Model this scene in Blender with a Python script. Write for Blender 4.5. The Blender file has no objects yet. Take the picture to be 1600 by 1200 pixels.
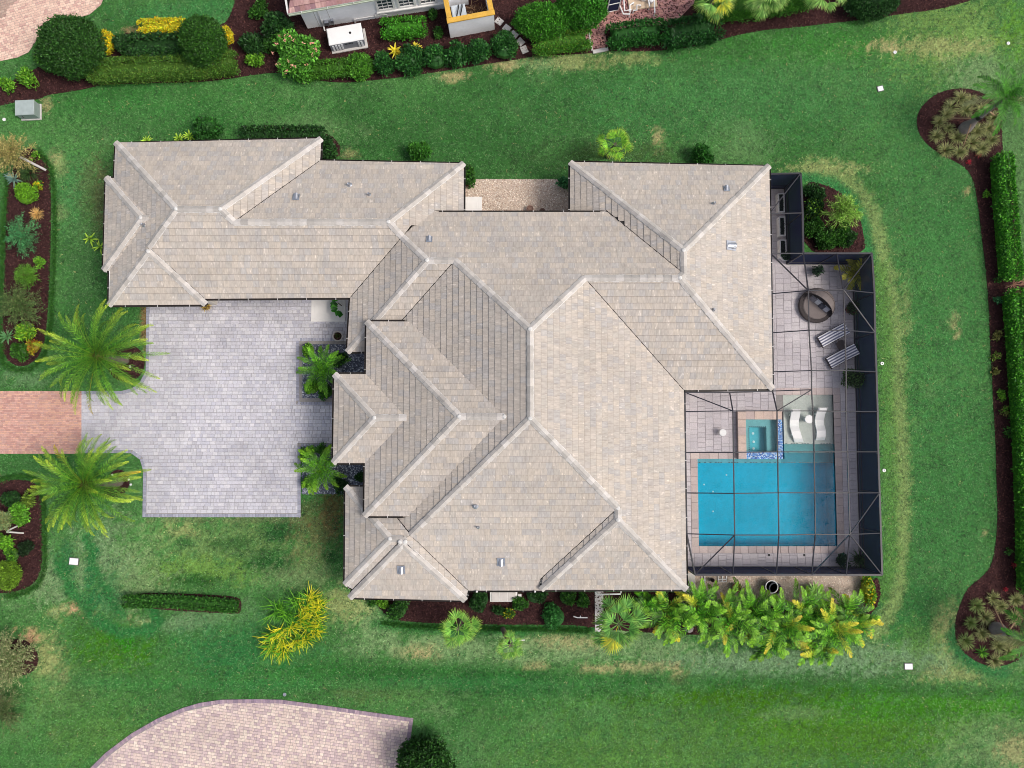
import bpy, math, random
import numpy as np
from mathutils import Vector, Matrix

random.seed(7)
SC = bpy.context.scene
COL = SC.collection

# ---------------------------------------------------------------- camera, light, exposure
CAM_H = 48.0            # drone height above the lawn (m)
FPX = 1274.0            # focal length in photo pixels (1600 wide)
TILT = math.atan(90.0 / FPX)   # the point straight below the drone is a little below the middle
cam_d = bpy.data.cameras.new('drone_camera')
cam = bpy.data.objects.new('drone_camera', cam_d)
COL.objects.link(cam)
cam.location = (0, 0, CAM_H)
cam.rotation_euler = (TILT, 0, 0)
cam_d.sensor_width = 36.0
cam_d.lens = 36.0 * FPX / 1600.0
cam_d.clip_start = 0.5
cam_d.clip_end = 2000
SC.camera = cam

SUN_EL, SUN_ROT = math.radians(55), math.radians(103)
world = bpy.data.worlds.new('World')
SC.world = world
world.use_nodes = True
wn = world.node_tree.nodes
wl = world.node_tree.links
wn.clear()
sky = wn.new('ShaderNodeTexSky')
sky.sky_type = 'NISHITA'
sky.sun_disc = False
sky.sun_elevation = SUN_EL
sky.sun_rotation = SUN_ROT
sky.dust_density = 4.0
sky.ozone_density = 0.5
bg = wn.new('ShaderNodeBackground')
bg.inputs['Strength'].default_value = 0.128
wo = wn.new('ShaderNodeOutputWorld')
hs = wn.new('ShaderNodeHueSaturation')        # thin high cloud: a paler sky
hs.inputs['Saturation'].default_value = 0.55
wl.new(sky.outputs[0], hs.inputs['Color'])
wl.new(hs.outputs[0], bg.inputs['Color'])
wl.new(bg.outputs[0], wo.inputs['Surface'])

sun_d = bpy.data.lights.new('sun', 'SUN')
sun_d.energy = 1.75
sun_d.angle = math.radians(17)
sun_d.color = (1.0, 0.92, 0.81)
sun = bpy.data.objects.new('sun', sun_d)
COL.objects.link(sun)
sv = Vector((math.sin(SUN_ROT) * math.cos(SUN_EL), math.cos(SUN_ROT) * math.cos(SUN_EL), math.sin(SUN_EL)))
sun.rotation_euler = sv.to_track_quat('Z', 'Y').to_euler()
sun.location = sv * 80

SC.view_settings.view_transform = 'Standard'
SC.view_settings.look = 'None'
SC.view_settings.gamma = 1.0
SC.view_settings.use_curve_mapping = False
SC.view_settings.exposure = 0.31
SC.cycles.pixel_filter_type = 'BLACKMAN_HARRIS'
SC.cycles.filter_width = 0.95
SC.cycles.max_bounces = 8
SC.cycles.transparent_max_bounces = 16

# ---------------------------------------------------------------- survey: where a point read off the photo stands on the site
CT, ST = math.cos(TILT), math.sin(TILT)


def ray(u, v):
    x, y = (u - 800.0) / FPX, -(v - 600.0) / FPX
    return np.array([x, y * CT + ST, y * ST - CT])


def G(u, v, z=0.0):
    d = ray(u, v)
    t = (z - CAM_H) / d[2]
    return np.array([d[0] * t, d[1] * t, z])


def G2(u, v, z=0.0):
    return G(u, v, z)[:2]


def GP(pts, z=0.0):
    return np.array([G2(u, v, z) for u, v in pts])


def px_of(x, y, z=0.0):
    """site metres -> survey pixel (used for the lawn's wear map only)"""
    yc = y * CT + (z - CAM_H) * ST
    zc = -(-y * ST + (z - CAM_H) * CT)
    return 800 + FPX * x / zc, 600 - FPX * yc / zc


# ---------------------------------------------------------------- mesh builder
class MB:
    def __init__(self):
        self.v, self.c, self.t, self.n = [], [], [], 0
        self.li, self.lt, self.mi = [], [], []

    def add(self, V, F, col=(1, 1, 1), tuv=None, mi=0):
        V = np.asarray(V, float).reshape(-1, 3)
        k = len(V)
        c = np.asarray(col, float)
        if c.ndim == 1:
            c = np.tile(c, (k, 1))
        self.v.append(V)
        self.c.append(c)
        tt = np.zeros((k, 3))
        if tuv is not None:
            tuv = np.asarray(tuv, float)
            tt[:, :tuv.shape[1]] = tuv
        self.t.append(tt)
        if isinstance(F, np.ndarray):
            F = [F]
        for f in F:
            f = np.asarray(f, int)
            if f.ndim == 1:
                f = f[None, :]
            self.li.append((f + self.n).ravel())
            self.lt.append(np.full(len(f), f.shape[1]))
            self.mi.append(np.full(len(f), mi))
        self.n += k

    def mesh(self, name, mats, off, smooth=False):
        me = bpy.data.meshes.new(name)
        V = np.concatenate(self.v) - off
        li = np.concatenate(self.li)
        lt = np.concatenate(self.lt)
        me.vertices.add(len(V))
        me.vertices.foreach_set('co', V.ravel().astype(np.float32))
        me.loops.add(len(li))
        me.loops.foreach_set('vertex_index', li.astype(np.int32))
        me.polygons.add(len(lt))
        ls = np.concatenate([[0], np.cumsum(lt)[:-1]])
        me.polygons.foreach_set('loop_start', ls.astype(np.int32))
        me.polygons.foreach_set('material_index', np.concatenate(self.mi).astype(np.int32))
        a = me.attributes.new('tint', 'FLOAT_COLOR', 'POINT')
        C = np.concatenate([np.concatenate(self.c), np.ones((len(V), 1))], 1)
        a.data.foreach_set('color', C.ravel().astype(np.float32))
        a = me.attributes.new('tuv', 'FLOAT_VECTOR', 'POINT')
        T = np.concatenate(self.t)
        a.data.foreach_set('vector', T.ravel().astype(np.float32))
        me.update()
        me.validate()
        if smooth:
            me.shade_smooth()
            me.set_sharp_from_angle(angle=math.radians(38))
        else:
            me.shade_flat()
        for m in (mats if isinstance(mats, (list, tuple)) else [mats]):
            me.materials.append(m)
        return me

    def build(self, name, mats, parent=None, loc=None, smooth=False):
        off = worig(parent) if parent is not None else np.zeros(3)
        if loc is not None:
            off = off + (np.asarray(loc, float) - off)
        me = self.mesh(name, mats, off, smooth)
        o = bpy.data.objects.new(name, me)
        COL.objects.link(o)
        if parent is not None:
            o.parent = parent
            o.location = Vector(off - worig(parent))
        else:
            o.location = Vector(off)
        return o


def worig(o):
    p = np.zeros(3)
    while o is not None:
        p += np.array(o.location)
        o = o.parent
    return p


def tag(o, label=None, cat=None, group=None, kind=None):
    if label: o['label'] = label
    if cat: o['category'] = cat
    if group: o['group'] = group
    if kind: o['kind'] = kind
    return o


def thing(name, label, cat, loc, group=None):
    o = bpy.data.objects.new(name, None)
    COL.objects.link(o)
    o.empty_display_size = 0.2
    o.location = Vector(loc)
    return tag(o, label, cat, group)


def box(mb, c, s, rz=0.0, col=(1, 1, 1), mi=0, bev=0.0):
    """box of size s centred on c, its top edges chamfered by bev"""
    sx, sy, sz = np.array(s) / 2.0
    ca, sa = math.cos(rz), math.sin(rz)
    lv = [(-sx, -sy, -sz), (sx, -sy, -sz), (sx, sy, -sz), (-sx, sy, -sz)]
    if bev > 0:
        b = bev
        lv += [(-sx, -sy, sz - b), (sx, -sy, sz - b), (sx, sy, sz - b), (-sx, sy, sz - b)]
        lv += [(-sx + b, -sy + b, sz), (sx - b, -sy + b, sz), (sx - b, sy - b, sz), (-sx + b, sy - b, sz)]
        f = [(3, 2, 1, 0), (8, 9, 10, 11)]
        for k in range(4):
            j = (k + 1) % 4
            f += [(k, j, 4 + j, 4 + k), (4 + k, 4 + j, 8 + j, 8 + k)]
    else:
        lv += [(-sx, -sy, sz), (sx, -sy, sz), (sx, sy, sz), (-sx, sy, sz)]
        f = [(3, 2, 1, 0), (4, 5, 6, 7)] + [(k, (k + 1) % 4, 4 + (k + 1) % 4, 4 + k) for k in range(4)]
    V = np.array([(x * ca - y * sa + c[0], x * sa + y * ca + c[1], z + c[2]) for x, y, z in lv])
    mb.add(V, [np.array(f)], col, V[:, :2], mi)


def tube(mb, pts, rad, n=8, col=(1, 1, 1), mi=0, cap=True):
    pts = np.asarray(pts, float)
    rad = np.broadcast_to(np.asarray(rad, float), (len(pts),))
    rings = []
    for i, p in enumerate(pts):
        d = pts[min(i + 1, len(pts) - 1)] - pts[max(i - 1, 0)]
        d = d / (np.linalg.norm(d) + 1e-9)
        a = np.cross(d, [0, 0, 1.0])
        if np.linalg.norm(a) < 1e-3:
            a = np.array([1.0, 0, 0])
        a /= np.linalg.norm(a)
        b = np.cross(d, a)
        th = np.arange(n) * 2 * math.pi / n
        rings.append(p + rad[i] * (np.cos(th)[:, None] * a + np.sin(th)[:, None] * b))
    V = np.concatenate(rings)
    k = np.arange(n)
    F = []
    for i in range(len(pts) - 1):
        F.append(np.stack([i * n + k, i * n + (k + 1) % n, (i + 1) * n + (k + 1) % n, (i + 1) * n + k], 1))
    if cap:
        F.append(k[::-1][None, :])
        F.append((k + (len(pts) - 1) * n)[None, :])
    mb.add(V, F, col, None, mi)


def lathe(mb, c, prof, n=24, col=(1, 1, 1), mi=0):
    """surface of revolution: prof = [(r, z), ...] from the outside bottom up; closed with flat caps where r > 0"""
    th = np.arange(n) * 2 * math.pi / n
    V = np.concatenate([np.stack([c[0] + r * np.cos(th), c[1] + r * np.sin(th), np.full(n, c[2] + z)], 1) for r, z in prof])
    k = np.arange(n)
    F = [np.stack([i * n + k, i * n + (k + 1) % n, (i + 1) * n + (k + 1) % n, (i + 1) * n + k], 1) for i in range(len(prof) - 1)]
    F += [k[::-1][None, :], (k + (len(prof) - 1) * n)[None, :]]
    mb.add(V, F, col, None, mi)


def prism(mb, poly, z0, z1, col=(1, 1, 1), mi=0):
    """vertical prism over a plan polygon (any winding)"""
    P = np.asarray(poly, float)
    if area2(P) < 0:
        P = P[::-1]
    n = len(P)
    V = np.concatenate([np.c_[P, np.full(n, z0)], np.c_[P, np.full(n, z1)]])
    k = np.arange(n)
    F = [k[::-1][None, :], (k + n)[None, :], np.stack([k, (k + 1) % n, (k + 1) % n + n, k + n], 1)]
    mb.add(V, F, col, V[:, :2], mi)


def area2(P):
    x, y = P[:, 0], P[:, 1]
    return 0.5 * float(np.sum(x * np.roll(y, -1) - y * np.roll(x, -1)))


def inside(P, x, y):
    """points in polygon, vectorised"""
    P = np.asarray(P)
    r = np.zeros(x.shape, bool)
    j = len(P) - 1
    for i in range(len(P)):
        xi, yi, xj, yj = P[i, 0], P[i, 1], P[j, 0], P[j, 1]
        c = ((yi > y) != (yj > y))
        with np.errstate(divide='ignore', invalid='ignore'):
            c &= x < (xj - xi) * (y - yi) / (yj - yi + 1e-12) + xi
        r ^= c
        j = i
    return r


def dist_poly(P, x, y, closed=False):
    P = np.asarray(P, float)
    d = np.full(x.shape, 1e9)
    m = len(P) if closed else len(P) - 1
    for i in range(m):
        a, b = P[i], P[(i + 1) % len(P)]
        ab = b - a
        t = np.clip(((x - a[0]) * ab[0] + (y - a[1]) * ab[1]) / (ab @ ab + 1e-12), 0, 1)
        d = np.minimum(d, np.hypot(x - a[0] - t * ab[0], y - a[1] - t * ab[1]))
    return d


def clip_half(P, a, b, c):
    """keep a*x + b*y <= c"""
    out = []
    n = len(P)
    for i in range(n):
        p, q = P[i], P[(i + 1) % n]
        dp, dq = a * p[0] + b * p[1] - c, a * q[0] + b * q[1] - c
        if dp <= 0:
            out.append(p)
        if (dp < 0 < dq) or (dq < 0 < dp):
            t = dp / (dp - dq)
            out.append((p[0] + t * (q[0] - p[0]), p[1] + t * (q[1] - p[1])))
    return out


def clip_rect(P, x0, y0, x1, y1):
    for a, b, c in ((-1, 0, -x0), (1, 0, x1), (0, -1, -y0), (0, 1, y1)):
        P = clip_half(P, a, b, c)
        if len(P) < 3:
            return []
    return P


_rs = np.random.RandomState(11)
_LAT = _rs.rand(256, 256)


def vnoise(x, y):
    xi, yi = np.floor(x).astype(int), np.floor(y).astype(int)
    fx, fy = x - xi, y - yi
    fx, fy = fx * fx * (3 - 2 * fx), fy * fy * (3 - 2 * fy)
    L = lambda a, b: _LAT[a % 256, b % 256]
    return (L(xi, yi) * (1 - fx) + L(xi + 1, yi) * fx) * (1 - fy) + (L(xi, yi + 1) * (1 - fx) + L(xi + 1, yi + 1) * fx) * fy


def fbm(x, y, o=4):
    s, a, t = 0, 0.5, 0
    for k in range(o):
        s = s + a * vnoise(x * 2 ** k + 17 * k, y * 2 ** k + 31 * k)
        t += a
        a *= 0.55
    return s / t


def lin(r, g, b):
    """sRGB 0..255 -> linear"""
    c = np.array([r, g, b], float) / 255
    return np.where(c <= 0.04045, c / 12.92, ((c + 0.055) / 1.055) ** 2.4)


# ---------------------------------------------------------------- materials
def new_mat(name):
    m = bpy.data.materials.new(name)
    m.use_nodes = True
    n = m.node_tree.nodes
    n.clear()
    out = n.new('ShaderNodeOutputMaterial')
    return m, n, m.node_tree.links, out


def noise_fac(n, l, scale, detail=3, coord=None, lo=0.0, hi=1.0):
    tx = n.new('ShaderNodeTexNoise')
    tx.inputs['Scale'].default_value = scale
    tx.inputs['Detail'].default_value = detail
    if coord is None:
        g = n.new('ShaderNodeNewGeometry')
        coord = g.outputs['Position']
    l.new(coord, tx.inputs['Vector'])
    mr = n.new('ShaderNodeMapRange')
    mr.inputs['From Min'].default_value = 0.25
    mr.inputs['From Max'].default_value = 0.75
    mr.inputs['To Min'].default_value = lo
    mr.inputs['To Max'].default_value = hi
    l.new(tx.outputs['Fac'], mr.inputs['Value'])
    return mr.outputs[0]


def mul(n, l, a, b):
    mx = n.new('ShaderNodeMix')
    mx.data_type = 'RGBA'
    mx.blend_type = 'MULTIPLY'
    mx.inputs['Factor'].default_value = 1.0
    l.new(a, mx.inputs['A'])
    l.new(b, mx.inputs['B'])
    return mx.outputs['Result']


def surf(name, color=None, rough=0.6, metal=0.0, spec=0.3, noise=((8, 0.85, 1.15),), bump=0.0, bscale=40, streak=None, lap=False):
    """Principled surface; color None = the mesh's own tint; mottled by each (scale, lo, hi) noise"""
    m, n, l, out = new_mat(name)
    p = n.new('ShaderNodeBsdfPrincipled')
    p.inputs['Roughness'].default_value = rough
    p.inputs['Metallic'].default_value = metal
    p.inputs['Specular IOR Level'].default_value = spec
    if color is None:
        a = n.new('ShaderNodeAttribute')
        a.attribute_name = 'tint'
        c = a.outputs['Color']
    else:
        rgb = n.new('ShaderNodeRGB')
        rgb.outputs[0].default_value = (*color, 1)
        c = rgb.outputs[0]
    for s, lo, hi in noise:
        c = mul(n, l, c, noise_fac(n, l, s, 3, None, lo, hi))
    if streak:
        a = n.new('ShaderNodeAttribute')
        a.attribute_name = 'tuv'
        for sx, sy, lo, hi in streak:
            mp = n.new('ShaderNodeMapping')
            mp.inputs['Scale'].default_value = (sx, sy, 1)
            l.new(a.outputs['Vector'], mp.inputs['Vector'])
            c = mul(n, l, c, noise_fac(n, l, 1.0, 2, mp.outputs[0], lo, hi))
    if lap:                                   # shadow line of each course painted dark along its lap, pale lichen flecks
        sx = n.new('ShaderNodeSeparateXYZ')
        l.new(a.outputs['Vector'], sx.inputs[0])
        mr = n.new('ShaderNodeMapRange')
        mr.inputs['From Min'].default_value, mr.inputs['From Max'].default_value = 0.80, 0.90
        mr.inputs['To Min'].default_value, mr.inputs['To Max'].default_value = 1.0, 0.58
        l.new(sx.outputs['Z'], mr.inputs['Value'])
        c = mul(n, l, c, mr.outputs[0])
        mp = n.new('ShaderNodeMapping')
        mp.inputs['Scale'].default_value = (9, 2.4, 1)
        l.new(a.outputs['Vector'], mp.inputs['Vector'])
        tx = n.new('ShaderNodeTexNoise')
        tx.inputs['Scale'].default_value = 1.0
        tx.inputs['Detail'].default_value = 1
        l.new(mp.outputs[0], tx.inputs['Vector'])
        mr = n.new('ShaderNodeMapRange')
        mr.inputs['From Min'].default_value, mr.inputs['From Max'].default_value = 0.66, 0.74
        mr.inputs['To Min'].default_value, mr.inputs['To Max'].default_value = 1.0, 1.32
        l.new(tx.outputs['Fac'], mr.inputs['Value'])
        c = mul(n, l, c, mr.outputs[0])
    l.new(c, p.inputs['Base Color'])
    if bump > 0:
        b = n.new('ShaderNodeBump')
        b.inputs['Strength'].default_value = bump
        b.inputs['Distance'].default_value = 0.02
        l.new(noise_fac(n, l, bscale, 4), b.inputs['Height'])
        l.new(b.outputs[0], p.inputs['Normal'])
    l.new(p.outputs[0], out.inputs['Surface'])
    return m


def foliage_mat(name, trans=0.22, rough=0.5, gain=(1, 1, 1)):
    m, n, l, out = new_mat(name)
    a = n.new('ShaderNodeAttribute')
    a.attribute_name = 'tint'
    c = mul(n, l, a.outputs['Color'], noise_fac(n, l, 5, 2, None, 0.75, 1.25))
    rgb = n.new('ShaderNodeRGB')
    rgb.outputs[0].default_value = (*gain, 1)
    c = mul(n, l, c, rgb.outputs[0])
    p = n.new('ShaderNodeBsdfPrincipled')
    p.inputs['Roughness'].default_value = rough
    p.inputs['Specular IOR Level'].default_value = 0.35
    l.new(c, p.inputs['Base Color'])
    t = n.new('ShaderNodeBsdfTranslucent')
    l.new(c, t.inputs['Color'])
    mx = n.new('ShaderNodeMixShader')
    mx.inputs[0].default_value = trans
    l.new(p.outputs[0], mx.inputs[1])
    l.new(t.outputs[0], mx.inputs[2])
    l.new(mx.outputs[0], out.inputs['Surface'])
    return m


def screen_mat(name, cover, color):
    """fine insect mesh: threads cover part of the surface"""
    m, n, l, out = new_mat(name)
    t = n.new('ShaderNodeBsdfTransparent')
    d = n.new('ShaderNodeBsdfDiffuse')
    d.inputs['Color'].default_value = (*color, 1)
    mx = n.new('ShaderNodeMixShader')
    mx.inputs[0].default_value = cover
    l.new(t.outputs[0], mx.inputs[1])
    l.new(d.outputs[0], mx.inputs[2])
    l.new(mx.outputs[0], out.inputs['Surface'])
    return m


def water_mat(name, absorb, dens):
    m, n, l, out = new_mat(name)
    t = n.new('ShaderNodeBsdfTransparent')
    g = n.new('ShaderNodeBsdfGlossy')
    g.inputs['Roughness'].default_value = 0.06
    f = n.new('ShaderNodeFresnel')
    f.inputs['IOR'].default_value = 1.33
    b = n.new('ShaderNodeBump')
    b.inputs['Strength'].default_value = 0.22
    b.inputs['Distance'].default_value = 0.02
    l.new(noise_fac(n, l, 4, 3), b.inputs['Height'])
    l.new(b.outputs[0], g.inputs['Normal'])
    l.new(b.outputs[0], f.inputs['Normal'])
    mx = n.new('ShaderNodeMixShader')
    l.new(f.outputs[0], mx.inputs[0])
    l.new(t.outputs[0], mx.inputs[1])
    l.new(g.outputs[0], mx.inputs[2])
    l.new(mx.outputs[0], out.inputs['Surface'])
    v = n.new('ShaderNodeVolumeAbsorption')
    v.inputs['Color'].default_value = (*absorb, 1)
    v.inputs['Density'].default_value = dens
    l.new(v.outputs[0], out.inputs['Volume'])
    return m


M = {}
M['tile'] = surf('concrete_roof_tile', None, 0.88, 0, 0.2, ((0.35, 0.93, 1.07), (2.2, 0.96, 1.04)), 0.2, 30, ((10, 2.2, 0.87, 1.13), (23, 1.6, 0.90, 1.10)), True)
M['cap'] = surf('ridge_cap_concrete', None, 0.85, 0, 0.2, ((3, 0.88, 1.12), (25, 0.92, 1.08)), 0.2, 30)
M['mortar'] = surf('roof_mortar', (0.62, 0.61, 0.60), 0.9, 0, 0.2, ((9, 0.75, 1.2),), 0.3, 30)
M['deck'] = surf('roof_underlay', (0.045, 0.042, 0.04), 0.9)
M['gutter'] = surf('bronze_gutter', (0.028, 0.022, 0.02), 0.45, 0.0, 0.4)
M['trim'] = surf('white_paint', (0.74, 0.73, 0.72), 0.6, 0, 0.3, ((3, 0.93, 1.04),))
M['stucco'] = surf('pale_stucco', (0.62, 0.58, 0.52), 0.9, 0, 0.2, ((1.5, 0.92, 1.05),), 0.3, 60)
M['wstucco'] = surf('white_stucco', (0.88, 0.89, 0.92), 0.9, 0, 0.2, ((0.7, 0.9, 1.06), (6, 0.96, 1.04)), 0.25, 70)
M['paver'] = surf('paver_stone', None, 0.85, 0, 0.25, ((0.5, 0.9, 1.1), (14, 0.88, 1.12)), 0.25, 60)
M['joint'] = surf('joint_sand', (0.27, 0.255, 0.25), 0.95)
M['pale'] = surf('pale_concrete', (0.74, 0.72, 0.71), 0.9, 0, 0.2, ((2, 0.93, 1.05),))
M['concrete'] = surf('concrete', (0.52, 0.50, 0.49), 0.9, 0, 0.2, ((2, 0.88, 1.1), (20, 0.94, 1.06)), 0.2, 50)
M['mulch'] = surf('bark_mulch', None, 0.95, 0, 0.15, ((1.0, 0.75, 1.2), (18, 0.6, 1.4)), 0.8, 35)
M['gravel'] = surf('gravel', None, 0.85, 0, 0.25, ((2, 0.9, 1.1), (30, 0.75, 1.25)), 0.6, 45)
M['leaf'] = foliage_mat('leaf', gain=(1.22, 1.22, 0.88))
M['grass'] = foliage_mat('grass_blade', 0.15, 0.7)
M['bark'] = surf('bark', None, 0.95, 0, 0.15, ((4, 0.75, 1.2), (30, 0.8, 1.2)), 0.6, 30)
M['white'] = surf('white_plastic', (0.78, 0.78, 0.79), 0.4, 0, 0.4, ((2, 0.96, 1.03),))
M['frame'] = surf('bronze_aluminium', (0.018, 0.018, 0.028), 0.45, 0.0, 0.4)
M['roof_screen'] = screen_mat('insect_screen', 0.06, (0.03, 0.031, 0.045))
M['wall_screen'] = screen_mat('dense_insect_screen', 0.965, (0.030, 0.035, 0.080))
M['plaster'] = surf('pool_plaster', None, 0.8, 0, 0.2, ((0.5, 0.9, 1.1), (3, 0.92, 1.08), (14, 0.9, 1.12)))
M['water'] = water_mat('pool_water', (0.25, 0.90, 0.97), 0.30)
M['mosaic'] = surf('glass_mosaic', None, 0.25, 0, 0.5, ((20, 0.9, 1.1),))
M['plain'] = surf('painted_tint', None, 0.6, 0, 0.3, ((4, 0.9, 1.08),))
M['wicker'] = surf('dark_wicker', (0.055, 0.045, 0.045), 0.7, 0, 0.3, ((40, 0.6, 1.5),), 0.6, 60)
M['cushion'] = surf('grey_brown_cushion', (0.21, 0.18, 0.175), 0.95, 0, 0.1, ((3, 0.92, 1.08), (60, 0.9, 1.1)))
M['metal'] = surf('galvanised_metal', (0.45, 0.47, 0.52), 0.35, 0.8, 0.5, ((5, 0.85, 1.1),))
M['dark'] = surf('dark_plastic', (0.02, 0.02, 0.022), 0.5)
M['glass'] = surf('dark_window_glass', (0.03, 0.045, 0.06), 0.08, 0, 0.6)
M['timber'] = surf('yellow_timber', (0.62, 0.36, 0.06), 0.7, 0, 0.3, ((2, 0.85, 1.12), (14, 0.9, 1.1)))
# ---------------------------------------------------------------- plan outlines (survey pixels on the ground)
BED_TOP = [(-60, 150), (0, 138), (35, 118), (60, 105), (130, 82), (160, 58), (200, 52), (290, 47), (345, 42), (362, 25), (378, -45), (1560, -45),
           (1525, -2), (1500, 6), (1460, 16), (1405, 22), (1370, 29), (1300, 36), (1235, 44), (1200, 46), (1150, 55), (1105, 68), (1060, 77), (1000, 81), (950, 79), (920, 84),
           (832, 88), (815, 92), (760, 100), (720, 107), (640, 119), (590, 125), (520, 131), (470, 117), (430, 113), (390, 118), (330, 128), (240, 130), (160, 132),
           (140, 138), (100, 145), (75, 148), (60, 156), (30, 158), (0, 166), (-60, 172)]
BED_EAST = [(1490, 138), (1520, 139), (1548, 152), (1563, 175), (1566, 215), (1566, 240), (1583, 300), (1598, 420), (1606, 560), (1612, 760), (1612, 920), (1640, 950), (1640, 1020),
            (1600, 1020), (1585, 1035), (1560, 1042), (1535, 1039), (1510, 1024), (1495, 1004), (1491, 985), (1494, 962), (1501, 942), (1511, 919),
            (1536, 900), (1549, 884), (1556, 850), (1559, 800), (1557, 760), (1556, 700), (1552, 640), (1550, 590), (1547, 540), (1545, 480), (1540, 420), (1535, 380), (1528, 320),
            (1522, 286), (1514, 268), (1498, 255), (1472, 243), (1448, 226), (1435, 208), (1431, 186), (1440, 165), (1463, 146)]
BED_WEST_UP = [(40, 230), (60, 234), (74, 252), (80, 275), (80, 330), (79, 400), (77, 450), (74, 500), (70, 535), (62, 556), (46, 571), (26, 573), (9, 560), (3, 538), (5, 500), (7, 440), (9, 370), (11, 300), (20, 262)]
BED_WEST_LO = [(-60, 752), (0, 752), (25, 749), (50, 751), (61, 762), (66, 790), (66, 830), (67, 875), (61, 903), (45, 918), (20, 926), (-60, 930)]
BED_HEDGE = [(203, 926), (280, 927), (360, 931), (374, 934), (378, 942), (376, 958), (365, 959), (203, 950)]
BED_SOUTH = [(575, 925), (940, 925), (1090, 925), (1090, 945), (1345, 940), (1362, 905), (1374, 902), (1376, 940), (1352, 970), (1330, 990), (1240, 1000), (1100, 992), (1000, 988), (930, 981), (900, 976),
             (800, 976), (720, 975), (640, 972), (610, 966), (590, 948)]
BED_NE = [(1253, 283), (1285, 287), (1312, 300), (1334, 322), (1345, 345), (1350, 372), (1352, 398), (1250, 400)]
BED_RING_A = [(165, 572), (176, 546), (204, 536), (226, 552), (226, 580), (206, 598), (180, 594)]
BED_RING_B = [(160, 770), (168, 742), (186, 731), (202, 742), (203, 760), (190, 776), (172, 780)]
BED_NW = [(380, 190), (530, 205), (532, 262), (380, 262)]
BED_SWB = [(-60, 1004), (20, 998), (42, 1000), (56, 1014), (62, 1030), (54, 1048), (40, 1055), (10, 1060), (-60, 1060)]
DRIVE = [(229, 440), (560, 440), (560, 628), (560, 697), (470, 697), (470, 808), (223, 808), (224, 735), (219, 718), (205, 708), (128, 708),
         (128, 611), (190, 611), (206, 607), (219, 597), (228, 580)]
BED_GRAV_A = [(473, 538), (580, 538), (580, 622), (473, 622)]
BED_GRAV_B = [(472, 697), (580, 697), (580, 772), (472, 772)]
APRON = [(-80, 611), (128, 611), (128, 709), (-80, 709)]
DRIVE_S = [(95, 1260), (140, 1201), (165, 1176), (205, 1146), (245, 1123), (285, 1106), (312, 1098), (345, 1093), (400, 1092), (440, 1093), (500, 1101), (646, 1122), (642, 1150), (625, 1260)]
DRIVE_NW = [(-80, 120), (0, 96), (28, 90), (45, 82), (58, 62), (75, 42), (110, 32), (140, 23), (158, 8), (172, -30), (172, -60), (-80, -60)]
COURT = [(715, 280), (905, 280), (905, 350), (715, 350)]
GRAV_S = [(1060, 890), (1346, 890), (1347, 925), (1335, 945), (1060, 950)]
DECK = [(1150, 297), (1227, 297), (1230, 414), (1333, 414), (1344, 886), (1028, 886), (1028, 585), (1150, 585)]
POOL = [(1088, 717), (1222, 717), (1222, 617), (1303, 617), (1309, 853), (1091, 853)]
PATIO_N = [(905, 38), (934, 36), (946, 19), (962, 16), (962, -40), (1090, -40), (1086, 4), (1062, 28), (1035, 40), (985, 44), (944, 48), (950, 77), (926, 82)]
HOUSE_GROUND = [(182, 232), (500, 232), (500, 266), (716, 266), (716, 340), (900, 340), (900, 266), (1180, 266), (1180, 600), (1055, 600), (1055, 912), (560, 912), (560, 470), (182, 470)]

# ---------------------------------------------------------------- lawn: wear map shared by the turf and its blades
G_BASE, G_DARK, G_MID = lin(64, 112, 54), lin(50, 94, 44), lin(82, 126, 68)
G_PALE, G_TAN, G_BROWN, G_OLIVE, G_LIME, G_STRAW = lin(116, 142, 94), lin(162, 150, 106), lin(98, 92, 60), lin(74, 112, 26), lin(92, 140, 34), lin(150, 152, 98)
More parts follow.
